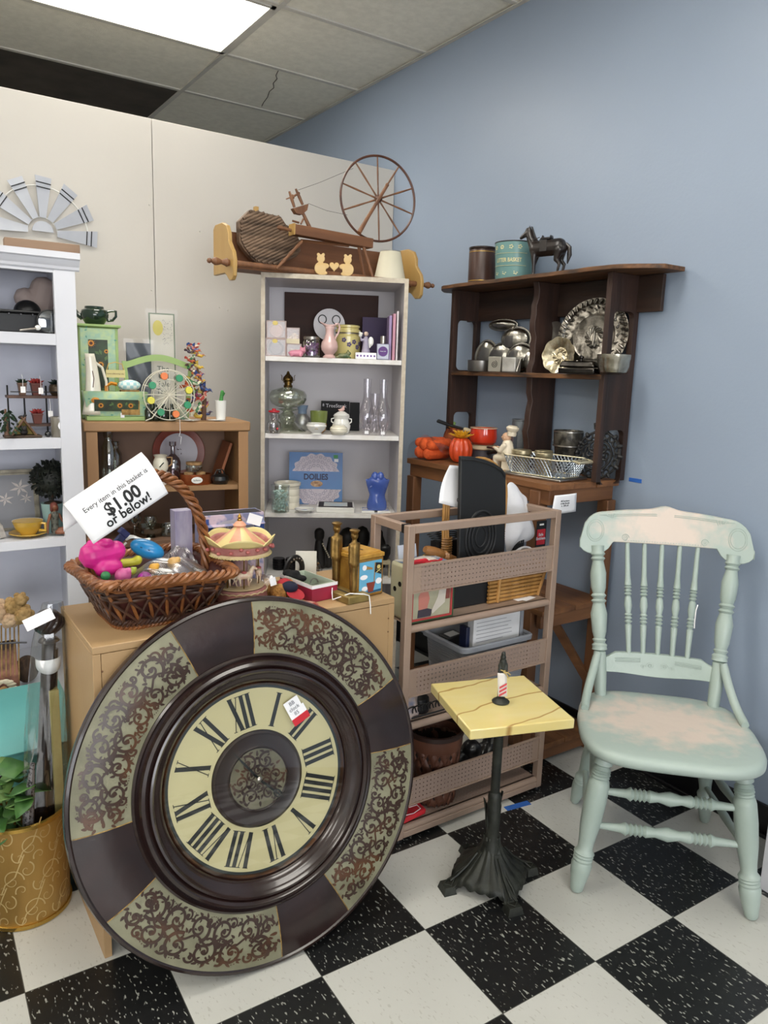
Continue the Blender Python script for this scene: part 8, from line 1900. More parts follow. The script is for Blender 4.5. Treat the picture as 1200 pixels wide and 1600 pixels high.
# spice wheel
b,w,h=fit(BR(.0),223,305,578,652,RT_); WWM=mat('cream_wire','#d9d3c0',.4)
t=T('spice_rack','white wire ferris wheel spice rack with eight coloured cork lidded bottles','spice rack',b,R8)
Rw=w*.48; cz=h-Rw*1.0+.0; 
for y_,k_ in ((-.016,1.0),(.030,1.0)):
    obj('wheel_ring', MB().tube([(Rw*k_*math.cos(g),y_,cz+Rw*k_*math.sin(g)) for g in [2*PI*k/48 for k in range(48)]],.0018,6,closed=True), WWM, t)
    obj('inner_ring', MB().tube([(Rw*.62*math.cos(g),y_,cz+Rw*.62*math.sin(g)) for g in [2*PI*k/36 for k in range(36)]],.0013,6,closed=True), WWM, t)
    for k in range(16): g=2*PI*k/16; obj('spoke', MB().tube([(0,y_,cz),(Rw*math.cos(g),y_,cz+Rw*math.sin(g))],.0012,5), WWM, t)
    for s in (-1,1): obj('stand_leg', MB().tube([(0,y_,cz),(s*Rw*.7,y_,.012),(s*Rw*.95,y_,.003)],.0022,6), WWM, t)
obj('axle', MB().cyl((0,-.02,cz),(0,.034,cz),.004,seg=12), WWM, t)
CAPS=[('orange','#e0783a'),('green','#1f8a5c'),('yellow','#d6cc3c'),('green','#1f8a5c'),('orange','#e0783a'),('green','#1f8a5c'),('yellow','#d6cc3c'),('green','#1f8a5c')]
for k,(cn,cc_) in enumerate(CAPS):
    g=PI/2+.28-2*PI*k/8; x,z=Rw*.78*math.cos(g),cz+Rw*.78*math.sin(g)
    hour=['upper left','upper right','right','lower right','bottom right','bottom','lower left','left'][k]
    p=b+REX*x+REY*(-.028); bt=T('spice_bottle','%s capped spice bottle at the %s of the white wire wheel'%(cn,hour),'spice bottle',(p.x,p.y,RT_+z),R8)
    obj('bottle', MB(FRONT).lathe([(.001,-.048),(.0105,-.048),(.0115,-.044),(.0115,-.008),(.009,-.003)],18), AMG, bt); obj('cap', MB(FRONT).lathe([(.0115,-.003),(.0125,0),(.0125,.008),(.011,.010),(.001,.010)],20), mat('cap_'+cn,cc_,.35), bt)
for i,(u,y_) in enumerate(((233,.0),(243,.01),(256,-.004),(268,.004))):
    bb_=BR(.015+y_).at(u,652); bb_.z=RT_; lz('green_bottle','%s dark olive glass bottle below the spice wheel'%['leftmost','second','third','rightmost'][i],'bottle',(bb_,.030,.060),[('glass',[(.001,0),(.9,0),(1,.06),(1,.6),(.5,.8),(.5,1),(.001,1)],mat('dark_olive_glass','#20281a',.12,coat=.7))],R8)
# bird cluster
cols=['#b8a24a','#2f4f8a','#a83a30','#2f6a3c','#d0a832','#3a2a3a','#c86a3a','#d8d0b8','#7a3a5a']
bc=BR(.06).at(318,648); bc.z=RT_; top=BR(.06).at(300,545).z-RT_
t=T('bird_cluster','tall tumbling cluster of colourful paper birds at the right of the honey cabinet top','ornament',bc,R8)
obj('trunk', MB().tube([(0,0,0),(.004,0,top*.3),(-.012,0,top*.6),(-.035,0,top*.92)],[.010,.008,.006,.003],8), mat('twig_brown','#5a4030',.8), t)
random.seed(21)
for k in range(26):
    f=k/25; x=-.010+.02*math.sin(k*2.1)+(-.030*f)+.012*random.uniform(-1,1); z=.012+f*top*.98; y=random.uniform(-.02,.012); a=random.uniform(-.8,.8); s=random.uniform(.7,1.25)
    M=TR(x,y,z) @ RY(a) @ RZ(random.uniform(-.6,.6)) @ Matrix.Scale(s,4); c=mat('bird_paint_%d'%(k%9),cols[k%9],.4,c2=cols[(k+4)%9],scale=60,lo=.46,hi=.54)
    obj('bird', MB(M).cap((-.010,0,0),(.008,0,.002),.0065,.006).cap((.012,0,.008),(.014,0,.009),.005,.004).cap((.018,0,.009),(.024,0,.008),.0015,.0004).add([(-.006,0,.003),(-.030,-.004,.010),(-.034,0,.002),(-.030,.004,-.004)],[(0,1,2),(0,2,3)]).add([(0,-.004,.003),(-.014,-.014,.020),(-.018,-.010,.008)],[(0,1,2)]), c, t)
b,w,h=fit(BR(.03),336,354,612,648,RT_); t=T('cactus_pot','small white patterned pot with a green cactus right of the bird cluster','plant pot',b,R8)
obj('pot', MB().lathe([(.001,0),(w*.40,0),(w*.5,h*.7),(w*.42,h*.7),(.001,h*.6)],24), PORC, t); obj('cactus', MB().cap((0,0,h*.6),(.006,0,h*1.0),.008,.006).cap((.004,0,h*.8),(.014,0,h*.95),.004,.003), mat('cactus_green','#3f8a3c',.6,c2='#2c6a2c',scale=80), t, remesh=.0015)
for i,(u,d,lab) in enumerate(((298,.0,'white scalloped doily saucer under the spice wheel right foot'),(338,.01,'white scalloped saucer under the cactus pot'))):
    p=BR(d).at(u,652); p.z=RT_; one('saucer', MB().grid(lambda q,v:((.002+.030*v)*(1+.05*v*math.sin(12*PI*q*2))*math.cos(2*PI*q),(.002+.030*v)*(1+.05*v*math.sin(24*PI*q))*math.sin(2*PI*q)*.55,.001+.004*v*v),72,4), PORC, lab,'saucer',p if i==0 else p+REY*.0,rz=R8,solid=.001)
p=BR(-.013).at(281,660); one('tag_thread', MB().tube([(0,0,.01),(.0,-.003,-.04),(-.004,-.003,-.052),(.004,-.003,-.056),(.0,-.003,-.082)],.0008,5), TAG,'thin white thread loop hanging from the cabinet top edge over the plate','thread',(p.x,p.y,RT_+.002),rz=R8)

# ================================================================== far left white bookcase
WD_=lambda d: PY(WY+d)
z=WH+.0125
b,w,h=fit(WD_(.05),20,115,368,388,z); one('wooden_block', MB().bx(-.105,.105,0,.045,0,.034), mat('tan_brown_block','#8e745e',.6,c2='#806650',scale=14,stretch=(.2,1,1)),'long plain brown wood block lying on the white bookcase top','wood block',(b.x,b.y,z),rz=-.05,bevel=.002)
# half windmill on the partition
pw_=PY(PART-.03); c=pw_.at(67,362); R1_=(pw_.at(67,362)-pw_.at(152,372)).length; GALV=mat('whitewashed_metal_blade','#c6c9d0',.45,metal=0,c2='#b9bdc6',scale=6)
t=T('half_windmill','half windmill wall decoration with pale striped metal blades above the white bookcase','wall decoration',c)
for k in range(7):
    g=-.06+k*PI/6*.985+.03; 
    M=RY(-g) @ TR(0,0,0) @ RX(.22)
    r0,r1=R1_*.26,R1_*(1.0); bl=obj('blade', MB(M).add([(r0,.0,-R1_*.06),(r1,.0,-R1_*.155),(r1,.0,R1_*.155),(r0,.0,R1_*.06)],[(0,1,2,3)]), GALV, t, smooth=0, solid=.002)
    for q in (.80,.885): wv=R1_*(.06+.095*(q-.26)/.74); obj('dark_stripe', MB(M).bx(r1*q-.0018,r1*q+.0018,-.0035,-.0012,-wv,wv), INK, bl, smooth=0)
for rr in (.84,.27): obj('ring', MB().tube([(R1_*rr*math.cos(g),.012,R1_*rr*math.sin(g)) for g in np.linspace(-.05,PI+.05,40)],.0028,6), PORC, t)
obj('hub_disc', MB().prism([(R1_*.19*math.cos(g),R1_*.19*math.sin(g)) for g in np.linspace(0,PI,20)],-.004,.004,FM), GALV, t)
# compartment 1
W1,W2,W3,W4=[q+.0005 for q in WS]
b,w,h=fit(WD_(.24),36,84,432,522,W1)
t=T('stone_heart','pinkish stone heart shaped sculpture behind the black pan in the white bookcase','sculpture',b); hb_=h
obj('heart', MB().cap((-.035,0,hb_*.62),(.0,0,hb_*.42),.034,.040).cap((.022,0,hb_*.80),(.002,0,hb_*.42),.040,.044), mat('pinkish_stone','#b5a49e',.7,c2='#a8968f',scale=10), t, remesh=.004); obj('stand', MB().bx(-.03,.03,-.02,.02,0,hb_*.34), BLACK, t)
b,w,h=fit(WD_(.08),0,70,478,518,W1); CIB=mat('black_cast_pan','#121214',.4,c2='#0a0a0b',scale=20)
t=T('cast_iron_server','black cast iron serving box with studded edge in the white bookcase','serving dish',(b.x-.05,b.y,W1)); 
obj('box', MB().box((0,.04,.030),(.25,.10,.058),taper=1.06), CIB, t, bevel=.004); obj('rim', MB().bx(-.14,.14,-.022,.10,.059,.067), CIB, t, bevel=.003)
for k in range(8): obj('stud', MB().ball((-.12+.033*k,-.0225,.055),.003,8,5), mat('grey_stud','#6a6a70',.4,metal=.6), t)
for x in (-.05,.075): obj('bowl_lid', MB().ball((x,.05,.067),(.040,.036,.036),20,12), CIB, t)
b,w,h=fit(WD_(.035),62,101,482,523,W1); r=w/2
t=T('magnifying_glass','round magnifying glass leaning at the right end of the white bookcase upper shelf','magnifying glass',b,0)
obj('frame_ring', MB(TR(-.006,0,r)).tube([(r*.96*math.cos(g),.002*math.sin(g),r*.96*math.sin(g)) for g in [2*PI*k/40 for k in range(40)]],.003,8,closed=True), BLACK, t); obj('lens', MB(TR(-.006,0,r) @ FRONT).lathe([(.001,.003),(r*.6,.002),(r*.94,0),(r*.6,-.002),(.001,-.003)],32), clear('lens_glass','#e3e8ec',.22,.02), t)
obj('handle', MB().tube([(-.006-r*.80,-.004,r*.55),(-r*1.2,-.008,r*.42),(-r*2.6,-.015,.006)],[.006,.004,.003],8), SILVER, t); obj('white_ferrule', MB().ball((-r*1.15,-.008,r*.46),(.009,.006,.008),10,6), PORC, t)
# compartment 2
PT=mat('terracotta_dark','#6a3a30',.6,c2='#5a2e26',scale=20); PTB=mat('brown_pot','#6b4c38',.55); PTK=mat('bronze_pot','#4e3f2c',.4,metal=.4)
SUC=[mat('succulent_red','#a83a34',.5,c2='#8a2c2c',scale=40),DGREEN,mat('succulent_dark','#1c2a1e',.5,c2='#14201a',scale=40)]
yS=.10; zs=WD_(yS).at(60,618).z
pL_=WD_(yS).at(10,618); pR_=WD_(yS).at(104,620); L_=(pR_-pL_).length
t=T('plant_stand','two tier wood and black wire plant stand in the white bookcase','plant stand',((pL_.x+pR_.x)/2,WY+yS,W2)); zz=zs-W2
obj('upper_shelf', MB().bx(-L_/2,L_/2,-.025,.035,zz-.008,zz), mat('dark_stained_slat','#5a4034',.6,c2='#463026',scale=20), t, bevel=.001); obj('lower_shelf', MB().bx(-L_/2+.03,L_/2-.005,-.025,.035,.030,.037), mat('dark_stained_slat','#5a4034',.6), t, bevel=.001)
for x in (-L_/2+.008,-L_/2+.055,L_/2-.055,L_/2-.008): obj('wire_post', MB().tube([(x,.036,0),(x,.036,zz+.03)],.0028,6), BLACK, t)
obj('wire_rail', MB().tube([(-L_/2+.008,-.027,zz+.012),(L_/2-.008,-.027,zz+.012)],.0018,6), BLACK, t)
def succ(lab,u0,u1,v0,v1,zb,pm,sm,round_=False):
    b,w,h=fit(WD_(yS-.0),u0,u1,v0,v1,zb); t=T('potted_succulent',lab,'potted plant',b); hp=h*.62
    pr=[(.001,0),(w*.30,0),(w*.42,hp*.85),(w*.45,hp*.86),(w*.45,hp),(w*.38,hp),(.001,hp*.8)] if not round_ else [(.001,0),(w*.28,0),(w*.44,hp*.4),(w*.42,hp*.8),(w*.36,hp),(.001,hp*.8)]
    obj('pot', MB().lathe(pr,20 if round_ else 4,RZ(PI/4)), pm, t, smooth=20)
    mb=MB()
    for ring_,(n,l,tl_) in enumerate(((9,.52,.25),(8,.42,.7),(6,.26,1.15))):
        for k in range(n): g=2*PI*k/n+ring_*.35; mb.add([(0,0,0),(w*l*.55,-w*.10,.003),(w*l,0,.002),(w*l*.55,w*.10,.003),(w*l*.55,0,-.004)],[(0,1,2,3),(0,4,1),(1,4,2),(2,4,3),(3,4,0)],TR(0,0,hp) @ RZ(g) @ RY(-tl_))
    obj('leaves', mb, sm, t, smooth=0)
    return t
zu=zs+.0005
succ('dark green succulent in a brown pot at the upper left of the plant stand',24,46,586,616,zu,PTB,SUC[1])
succ('red succulent in a dark red pot in the middle of the plant stand upper tier',43,71,587,617,zu,PT,SUC[0])
succ('very dark succulent in a round bronze pot at the upper right of the plant stand',75,103,590,619,zu,PTK,SUC[2],True)
succ('red succulent in a dark red pot on the lower tier of the plant stand',46,72,636,667,W2+.0375,PT,SUC[0])
for i,(u,v,lab) in enumerate(((36,608,'white tag cluster on the left pot of the plant stand'),(64,610,'white tag cluster on the middle pot of the plant stand'),(79,646,'white tag hanging on a string from the plant stand right side'))):
    p=WD_(yS-.045).at(u,v); one('price_tag', MB().bx(-.007,.007,0,.0006,-.011,.008).tube([(0,.0,.008),(.002,.01,.03),(.0,.012,.045)],.0008,4), TAG,lab,'tag',p)
b,w,h=fit(WD_(.03),0,22,634,684,W2); t=T('leafy_tree_figurine','small dark green leafy tree figurine at the left edge','figurine',b)
mb=MB()
for k in range(70): f=random.random(); a=random.uniform(0,6.28); r=(1-f)*.034+.006; M=TR(r*math.cos(a),r*math.sin(a),.02+f*(h-.03)) @ RZ(a) @ RY(.5); mb.add([(0,0,0),(.010,-.006,.0),(.018,0,-.003),(.010,.006,0)],[(0,1,2,3)],M)
obj('foliage', mb, DGREEN, t, smooth=0, solid=.001); obj('trunk', MB().cyl((0,0,0),(0,0,h*.9),.008,.003), PTB, t)
t=T('tent_figurine','yellow tent figurine with a black bear cub peeking out on a brown base','figurine',(WD_(.02).at(38,684).x,WY+.03,W2))
obj('base', MB().bx(-.055,.050,-.022,.03,0,.008), mat('mossy_brown_base','#4a3a2c',.8,c2='#33271c',scale=40,bump=.6), t, bevel=.003)
obj('tent', MB().add([(-.030,-.015,.008),(.030,-.015,.008),(0,-.015,.055),(-.030,.025,.008),(.030,.025,.008),(0,.025,.055)],[(0,3,5,2),(1,2,5,4),(3,4,5)]), mat('tent_yellow','#b8a050',.6,c2='#a08a40',scale=30), t, solid=.0025,smooth=0)
for s in (-1,1): obj('tent_pole', MB().tube([(s*.034,-.017,.008),(-s*.006,-.017,.064)],.003,6), PTB, t)
obj('bear_cub', MB().ball((0,-.008,.018),(.012,.010,.010)).ball((0,-.014,.028),(.009,.008,.008)).ball((-.006,-.014,.036),.003,8,6).ball((.006,-.014,.036),.003,8,6), mat('black_bear','#1c1715',.6), t, remesh=.0015)
obj('perched_bear', MB().ball((-.004,-.005,.062),(.010,.007,.006)).ball((.006,-.008,.068),(.005,.005,.005)), mat('black_bear','#1c1715',.6), t, remesh=.0015)
b,w,h=fit(WD_(.03),70,80,671,682,W2); one('black_ornament', MB().ball((0,0,.009),.0095,14,10), mat('black_gloss_ball','#111113',.15,coat=.6),'tiny black glossy ball between the tent figurine and the candle jar','ornament',b)
b,w,h=fit(WD_(.035),80,108,651,683,W2); lz('candle_jar','plaid grey glass candle jar with white round label at the white bookcase right','candle jar',(b,w,h),[('jar',[(.001,0),(.95,0),(1,.05),(1,1),(.92,1),(.92,.7),(.001,.7)],mat('plaid_grey_glass','#8a857c',.15,c2='#6f6a60',scale=60,stretch=(1,1,.2),coat=.5)),('round_label',[(.001,.0),(.001,.001)],PORC)])
obj('paper_disc', MB(TR(.006,-w/2-.0015,h*.58) @ FRONT).lathe([(.001,0),(w*.30,0),(w*.30,.001),(.001,.001)],24), PAPER, bpy.data.objects['candle_jar'])
# compartment 3
b,w,h=fit(WD_(.17),-8,66,734,842,W3); t=T('flower_picture','framed grey print of white lilies leaning at the back of the white bookcase','picture frame',b)
MLp=RX(-.12)
obj('frame', MB(MLp).bx(-w/2,w/2,0,.012,0,h).bx(-w/2+.0,w/2,-.004,0,h-.012,h).bx(w/2-.010,w/2,-.004,0,0,h-.012), mat('pewter_frame','#6a6458',.4,metal=.6,c2='#8a8474',scale=30), t, bevel=.001)
pr2=obj('print', MB(MLp).bx(-w/2+.012,w/2-.016,-.001,-.0002,.010,h-.018), mat('grey_print','#8f949a',.5,c2='#a89f9c',scale=10), t)
for i,(cx_,cz_,s_) in enumerate(((.10,.70,1.1),(-.22,.52,.9),(.22,.52,.7))):
    mb=MB(MLp @ TR(cx_*w,-.0018,cz_*h) @ FRONT)
    for k in range(6): g=2*PI*k/6+.3; mb.add([(0,0,0),(.012*s_*math.cos(g-.35),.012*s_*math.sin(g-.35),.001),(.030*s_*math.cos(g),.026*s_*math.sin(g),.0),(.012*s_*math.cos(g+.35),.012*s_*math.sin(g+.35),.001)],[(0,1,2,3)])
    obj('printed_lily', mb, mat('lily_print','#c4bcba',.6), pr2, smooth=0)
b,w,h=fit(WD_(.10),66,108,785,836,W3); w*=.9
t=T('topiary','artificial dark topiary ball tree in a pale aqua pot in the white bookcase','topiary',(b.x-.004,b.y,W3)); c_=WD_(.10).at(82,749); rb=(WD_(.10).at(113,749)-WD_(.10).at(51,749)).length/2
obj('pot', MB().lathe([(.001,0),(w*.36,0),(w*.48,h*.9),(w*.5,h),(w*.46,h),(.001,h*.92)],30), mat('pale_aqua_ceramic','#8fb0b0',.35), t); zc=c_.z-W3
obj('stem', MB().tube([(0,0,h*.9),(-.002,0,zc)],.005,8), mat('twig_brown','#5a4030',.8), t); obj('moss', MB().ball((0,0,h*.96),(w*.4,w*.4,.01),14,6), mat('dark_moss','#3a3024',.9,c2='#241d14',scale=80), t)
mb=MB().ball((-.002,0,zc),rb*.80,20,14)
for k in range(420):
    a=math.acos(2*random.random()-1); g=random.uniform(0,2*PI); n_=Vector((math.sin(a)*math.cos(g),math.sin(a)*math.sin(g),math.cos(a))); q_=n_.to_track_quat('X','Z').to_matrix().to_4x4(); M=Matrix.Translation(Vector((-.002,0,zc))+n_*rb*random.uniform(.78,.92)) @ q_ @ RX(random.uniform(0,6)) @ RZ(random.uniform(-.9,.9)); mb.add([(0,0,0),(.009,-.006,.001),(.017,0,0),(.009,.006,.001)],[(0,1,2,3)],M)
o=obj('foliage_ball', mb, mat('blackish_leaf','#121512',.6,c2='#1f241c',scale=60), t, smooth=0); o['kind']='stuff'
YCP=mat('mustard_yellow_glaze','#c9a242',.25,coat=.4)
b,w,h=fit(WD_(-.0+.025),17,79,822,844,W3)
one('saucer', MB().lathe([(.001,.002),(w*.28,.0),(w*.5,.012),(w*.495,.014),(w*.28,.004),(.001,.004)],44), YCP,'mustard yellow saucer under the yellow cup','saucer',(b.x,WY+.065,W3))
t=T('teacup','mustard yellow cup with white inside on a yellow saucer','teacup',(b.x,WY+.065,W3+.0045)); w3=w*.80; hc=.046
obj('cup', MB().lathe([(.001,0),(w3*.24,0),(w3*.26,.004),(w3*.42,hc*.5),(w3*.5,hc)],40), YCP, t) ; obj('white_lining', MB().lathe([(w3*.498,hc+.0005),(w3*.485,hc),(w3*.40,hc*.5),(w3*.2,.007),(.001,.007)],40,caps=False), PORC, t)
obj('handle', MB().tube([(w3*.36,-w3*.26,hc*.85),(w3*.50,-w3*.36,hc*.85),(w3*.50,-w3*.36,hc*.35),(w3*.32,-w3*.24,hc*.35)],.0045,8), YCP, t)
# seated fairy figurine
b,w,h=fit(WD_(.012),74,112,785,836,W3); u=h
t=T('fairy_figurine','small seated brown figurine with auburn hair holding a cream shell','figurine',(b.x-.008,WY+.035,W3),.2); BRZ=mat('painted_bronze_skin','#8a5438',.45,c2='#6a3c28',scale=30); DRS=mat('dark_beaded_dress','#2a2a26',.5,c2='#5a5a50',scale=90,lo=.5,hi=.6)
obj('body', MB().cap((0,0,.14*u),(0,0,.34*u),.11*u,.10*u).cap((0,0,.36*u),(0,0,.62*u),.10*u,.12*u), DRS, t, remesh=.0018)
obj('limbs', MB().cap((0,-.0,.14*u),(.20*u,-.16*u,.22*u),.08*u,.06*u).cap((.20*u,-.16*u,.22*u),(.50*u,-.20*u,.07*u),.055*u,.035*u).cap((.02*u,-.10*u,.12*u),(.30*u,-.24*u,.10*u),.07*u,.05*u).cap((.30*u,-.24*u,.10*u),(.56*u,-.26*u,.05*u),.045*u,.03*u).cap((-.12*u,0,.62*u),(-.20*u,0,.38*u),.045*u,.035*u).cap((-.20*u,0,.38*u),(-.22*u,-.03*u,.10*u),.035*u,.025*u).cap((.12*u,0,.62*u),(.20*u,-.05*u,.42*u),.045*u,.035*u).cap((.20*u,-.05*u,.42*u),(.32*u,-.12*u,.30*u),.035*u,.025*u).cap((0,0,.66*u),(0,0,.76*u),.05*u,.05*u), BRZ, t, remesh=.0018)
hd=obj('head', MB().ball((0,-.01*u,.84*u),(.085*u,.085*u,.10*u),16,12), BRZ, t); obj('hair', MB().ball((0,.02*u,.88*u),(.11*u,.10*u,.11*u),14,10).ball((-.08*u,.0,.80*u),(.04*u,.05*u,.10*u)).ball((.08*u,.0,.80*u),(.04*u,.05*u,.10*u)), mat('auburn_hair','#6a2f22',.7,c2='#4e2018',scale=60,bump=.6), hd, remesh=.002)
one('shell_dish', MB().lathe([(.001,.002),(.014,.0),(.020,.010),(.021,.022),(.018,.026),(.001,.024)],24), CREAM,'small cream round shell dish beside the seated figurine','dish',(b.x+.040,WY+.055,W3))
b=WD_(.05).at(4,838); one('clay_tablet', MB(RY(-.25)).bx(-.030,.012,0,.05,0,.040), mat('printed_grey_stone','#a8a39c',.7,c2='#8a857e',scale=60),'grey printed tablet at the left edge beside the yellow cup','tablet',(b.x,b.y,W3+.003),bevel=.002)
# lower shelf: dried flowers, photo card, cone
b=WD_(-.04).at(12,1058); b.z=W4
t=T('dried_bouquet','cream and tan artificial flower bouquet with pink bear print card at the left edge','bouquet',b); zf=WD_(-.04).at(10,950).z-W4
CRF=mat('dusty_cream_petal','#c4a888',.8,c2='#a98a6c',scale=30); TNF=mat('tan_dried_flower','#a88a5c',.9,c2='#8a6d40',scale=50)
for i,(x,z,r,m_) in enumerate(((-.02,.98,.036,CRF),(.028,1.02,.030,TNF),(.050,.92,.030,TNF),(-.045,.85,.03,CRF),(.015,.88,.028,CRF),(.045,1.10,.022,TNF))):
    mb=MB(TR(x,-.01*(i%3),z*zf))
    for q in range(3):
        for k in range(6): g=2*PI*k/6+q*.5; mb.ball((r*(.75-.22*q)*math.cos(g),-r*.25*q,r*(.75-.22*q)*math.sin(g)),(r*.42,r*.22,r*.42),8,6)
    obj('flower', mb, m_, t)
for k in range(6): obj('stem', MB().tube([(-.03+.012*k,0,.0),(-.02+.012*k,.004,zf*.8)],.0025,5), TNF, t)
obj('tied_band', MB().tube([(-.05,-.014,zf*.62),(.02,-.018,zf*.60),(.058,-.012,zf*.57)],.003,5), mat('grey_cord','#55555a',.7), t)
obj('print_card', MB(RX(-.1)).bx(-.055,.030,-.006,-.004,0,zf*.60), mat('pink_brown_print','#9a6a58',.5,c2='#3a2420',scale=9,lo=.42,hi=.52), t)
b=WD_(-.02).at(0,1075); b.z=W4
t=T('cream_flower','cream silk flower with tan centre at the left edge of the lower shelf','flower',(b.x,WY-.10,W4))
for k in range(14): g=2*PI*k/14; obj('petal', MB().ball((.026*math.cos(g),-.004,.034+.026*math.sin(g)),(.014,.004,.007),8,5,None), mat('silk_cream','#d3cab0',.7), t)
obj('center', MB().ball((0,-.008,.034),(.012,.008,.012),10,8), TNF, t)
b,w,h=fit(WD_(.0),26,60,1023,1062,W4)
one('pine_cone', MB().ball((0,0,h*.5),(w*.55,w*.4,h*.48),20,14), mat('shaggy_brown_cone','#4e3a2a',.9,c2='#2c2018',scale=60,stretch=(2,2,.5),bump=1,bscale=50),'brown rough oval nut shell ornament on the lower white shelf','ornament',b)
# ================================================================== left floor things
b=Vector((-.852,.640,0)); rc=.106; hc=.287
CANM=mat('antique_gold_tin','#b08c4c',.38,metal=.5,c2='#94713a',scale=6,stretch=(1,1,.3)); 
t=T('gold_waste_bin','tall antique gold metal bin with swirling scroll engraving on the floor at the left','bin',b)
obj('body', MB().lathe([(.001,.006),(rc*.97,.006),(rc,.012),(rc,hc-.012),(rc*.97,hc-.012),(rc*.97,.014),(.001,.012)],72), CANM, t)
for z_ in (.0,hc-.014): obj('rolled_rim', MB().lathe([(rc-.002,z_),(rc+.004,z_+.002),(rc+.004,z_+.012),(rc-.002,z_+.014)],72,caps=False), mat('bright_gold_rim','#c4a052',.25,metal=.9), t)
EN=mat('engraved_gold_line','#cdb27a',.4,metal=.4)
M_=lambda s,z: ((rc+.0006)*math.cos(-PI/2+s/rc),(rc+.0006)*math.sin(-PI/2+s/rc),z)
random.seed(5)
for row in range(3):
    mb=MB()
    for k in range(7):
        cx_=-.27+.09*k+(.045 if row%2 else 0); cz_=.055+.088*row
        for q,(dx,dz,r_,tn) in enumerate(((0,0,.026,1.6),(.034,.026,.018,-1.4),(-.028,-.024,.016,1.3),(.020,-.030,.014,-1.2))):
            n=34; pts=[]
            for i in range(n): f=i/(n-1); r2=r_*(1-f)**.8+.001; a=1.2*q+2*PI*tn*f*.75; pts.append((cx_+dx+r2*math.cos(a),cz_+dz+r2*math.sin(a)*1.15))
            strip(mb,pts,lambda f:.0034*(1-.7*f),M_)
        strip(mb,[(cx_-.03+.012*j,cz_-.04+.02*j+.01*math.sin(j*1.6)) for j in range(6)],lambda f:.003,M_)
    obj('scroll_engraving', mb, EN, t, smooth=0)
# pothos-like leaves
LVS=mat('variegated_leaf','#4f7a3a',.45,c2='#2f5a28',scale=18); 
t=T('pothos_plant','green leafy artificial plant standing in the gold bin','plant',(b.x-.03,b.y-.01,.0125))
obj('stems', MB().tube([(0,0,0),(0,0,.2),(-.02,0,.36)],.004,5).tube([(.01,0,0),(.01,-.01,.2),(.02,-.04,.34)],.004,5).tube([(-.01,0,0),(-.02,0,.2),(-.06,-.02,.34)],.004,5).bx(-.015,.02,-.01,.01,0,.02), mat('plant_stem_green','#3f5a2c',.6), t)
random.seed(9)
for k in range(40):
    x=random.uniform(-.10,.060); y=random.uniform(-.08,.05); z=random.uniform(.24,.42)-.06*abs(x); a=random.uniform(0,6.28); tl_=random.uniform(-.5,.9); s=random.uniform(.8,1.35)
    M=TR(x,y,z) @ RZ(a) @ RY(tl_) @ Matrix.Scale(s,4)
    pts=[(0,0,0),(.012,-.020,.004),(.030,-.024,.003),(.055,-.006,-.006),(.060,0,-.008),(.055,.006,-.006),(.030,.024,.003),(.012,.020,.004),(.030,0,-.003)]
    obj('leaf', MB(M).add(pts,[(8,1,2),(8,2,3),(8,3,4),(8,4,5),(8,5,6),(8,6,7),(8,7,0),(8,0,1)]), LVS if k%3 else mat('pale_leaf','#7a9a5a',.45,c2='#5f8444',scale=20), t, solid=.0006)
# wrapped rod with knob finial
a0=Vector((-.835,.60,.014)); a1=Vector((-.762,.640,.775)); d=(a1-a0)
t=T('curtain_rod','dark curtain rod with carved knob finial wrapped in clear plastic standing in the gold bin','curtain rod',a0); DKW=mat('espresso_rod','#2a1d1c',.35,c2='#1c1413',scale=20,coat=.3)
obj('rod', MB().tube([Vector((0,0,0)),d*.93],.017,16), DKW, t)
fb=d*.93; obj('rod', MB().tube([Vector((.03,.01,0)),d*.90+Vector((.012,.012,0))],.013,14), DKW, t)
F0=Matrix.Translation(fb); obj('finial', MB(F0).lathe([(.018,0),(.026,.004),(.022,.010),(.013,.016),(.017,.022),(.030,.034),(.036,.052),(.033,.070),(.020,.084),(.006,.088),(.001,.088)],28), DKW, t)
mb=MB(F0)
for k in range(10): g0=2*PI*k/10; mb.tube([((.037*math.sin(PI*(.12+.8*j/8)))*math.cos(g0+j*.16),(.037*math.sin(PI*(.12+.8*j/8)))*math.sin(g0+j*.16),.026+.058*j/8) for j in range(9)],.004,5)
obj('carved_flutes', mb, DKW, t)
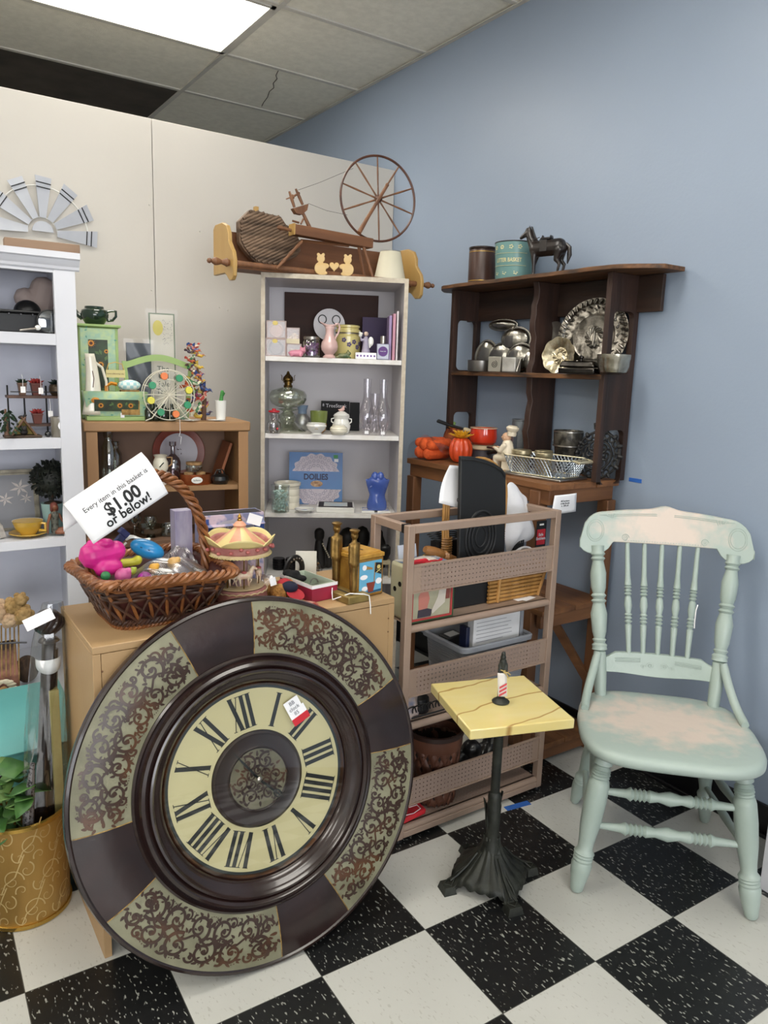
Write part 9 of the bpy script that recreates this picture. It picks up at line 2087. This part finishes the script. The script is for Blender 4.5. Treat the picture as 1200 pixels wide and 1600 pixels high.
def slv(u,v):
    g=2*PI*u; c=d*(.03+.97*v*1.0)+Vector((.008,0,0)); r=(.062-.022*v if v<.88 else .0426-.16*(v-.88))*(1+.10*math.sin(3*g+7*v)+.05*math.sin(11*g+20*v)); return (c.x+r*math.cos(g),c.y+r*.6*math.sin(g),c.z+.05*v)
obj('plastic_sleeve', MB().grid(slv,36,40), clear('sleeve_film','#f2f5f5',.11,.10), t)
obj('paper_card', MB(Matrix.Translation(d*.91+Vector((-.02,-.042,.092))) @ RY(-.35) @ RX(-.5)).bx(-.040,.030,0,.0008,-.012,.018), PAPER, t); obj('paper_cuff', MB(Matrix.Translation(d*.86)).grid(lambda u,v:((.030)*math.cos(PI+PI*u),(.028)*math.sin(PI+PI*u),-.004+.020*v-.018*math.sin(PI*u)*(1-v)),14,2), PAPER, t, solid=.0006)
obj('glitter_ornament', MB().tube([(-.02,-.035,.18),(-.012,-.035,.30),(.004,-.03,.42)],[.012,.014,.006],8), mat('silver_glitter_black','#2c2a2c',.4,metal=.4,c2='#7a787a',scale=140,lo=.5,hi=.6), t)
# yellow-ivory pole beside box
t=one('ivory_panel', MB().bx(-.010,.014,-.012,.10,0,.60), mat('old_ivory_paint','#b8ab72',.5,c2='#a89a62',scale=20),'narrow old ivory painted board standing between the gold bin and tan box','board',(-.768,.62,0),bevel=.002)
# turquoise cabinet
TQ=mat('turquoise_paint','#62a8a6',.45,c2='#579c9b',scale=4)
t=T('turquoise_desk_box','turquoise slant top metal box with white handle behind the gold bin','box',(-.900,.775,0),math.radians(2))
obj('body', MB().prism([(0,0),(.30,0),(.22,.455),(.10,.435),(0,.36)],-.30,.215,YZ), TQ, t, bevel=.004)
obj('lid', MB(TR(0,.0,0)).prism([(-.004,.362),(.10,.438),(.22,.458),(.22,.472),(.096,.450),(-.010,.372)],-.305,.220,YZ), TQ, t, bevel=.002)
obj('mesh_front', MB().bx(-.28,.195,-.003,-.0005,.10,.30), mat('turquoise_mesh','#6fb3b0',.5,c2='#549693',scale=160,lo=.45,hi=.55,detail=1), t)
obj('handle', MB().bx(-.12,.07,-.012,-.004,.318,.332), WHITE, t, bevel=.003); obj('handle_slot', MB().bx(-.12,.06,-.006,-.0032,.300,.317), BLACK, t)
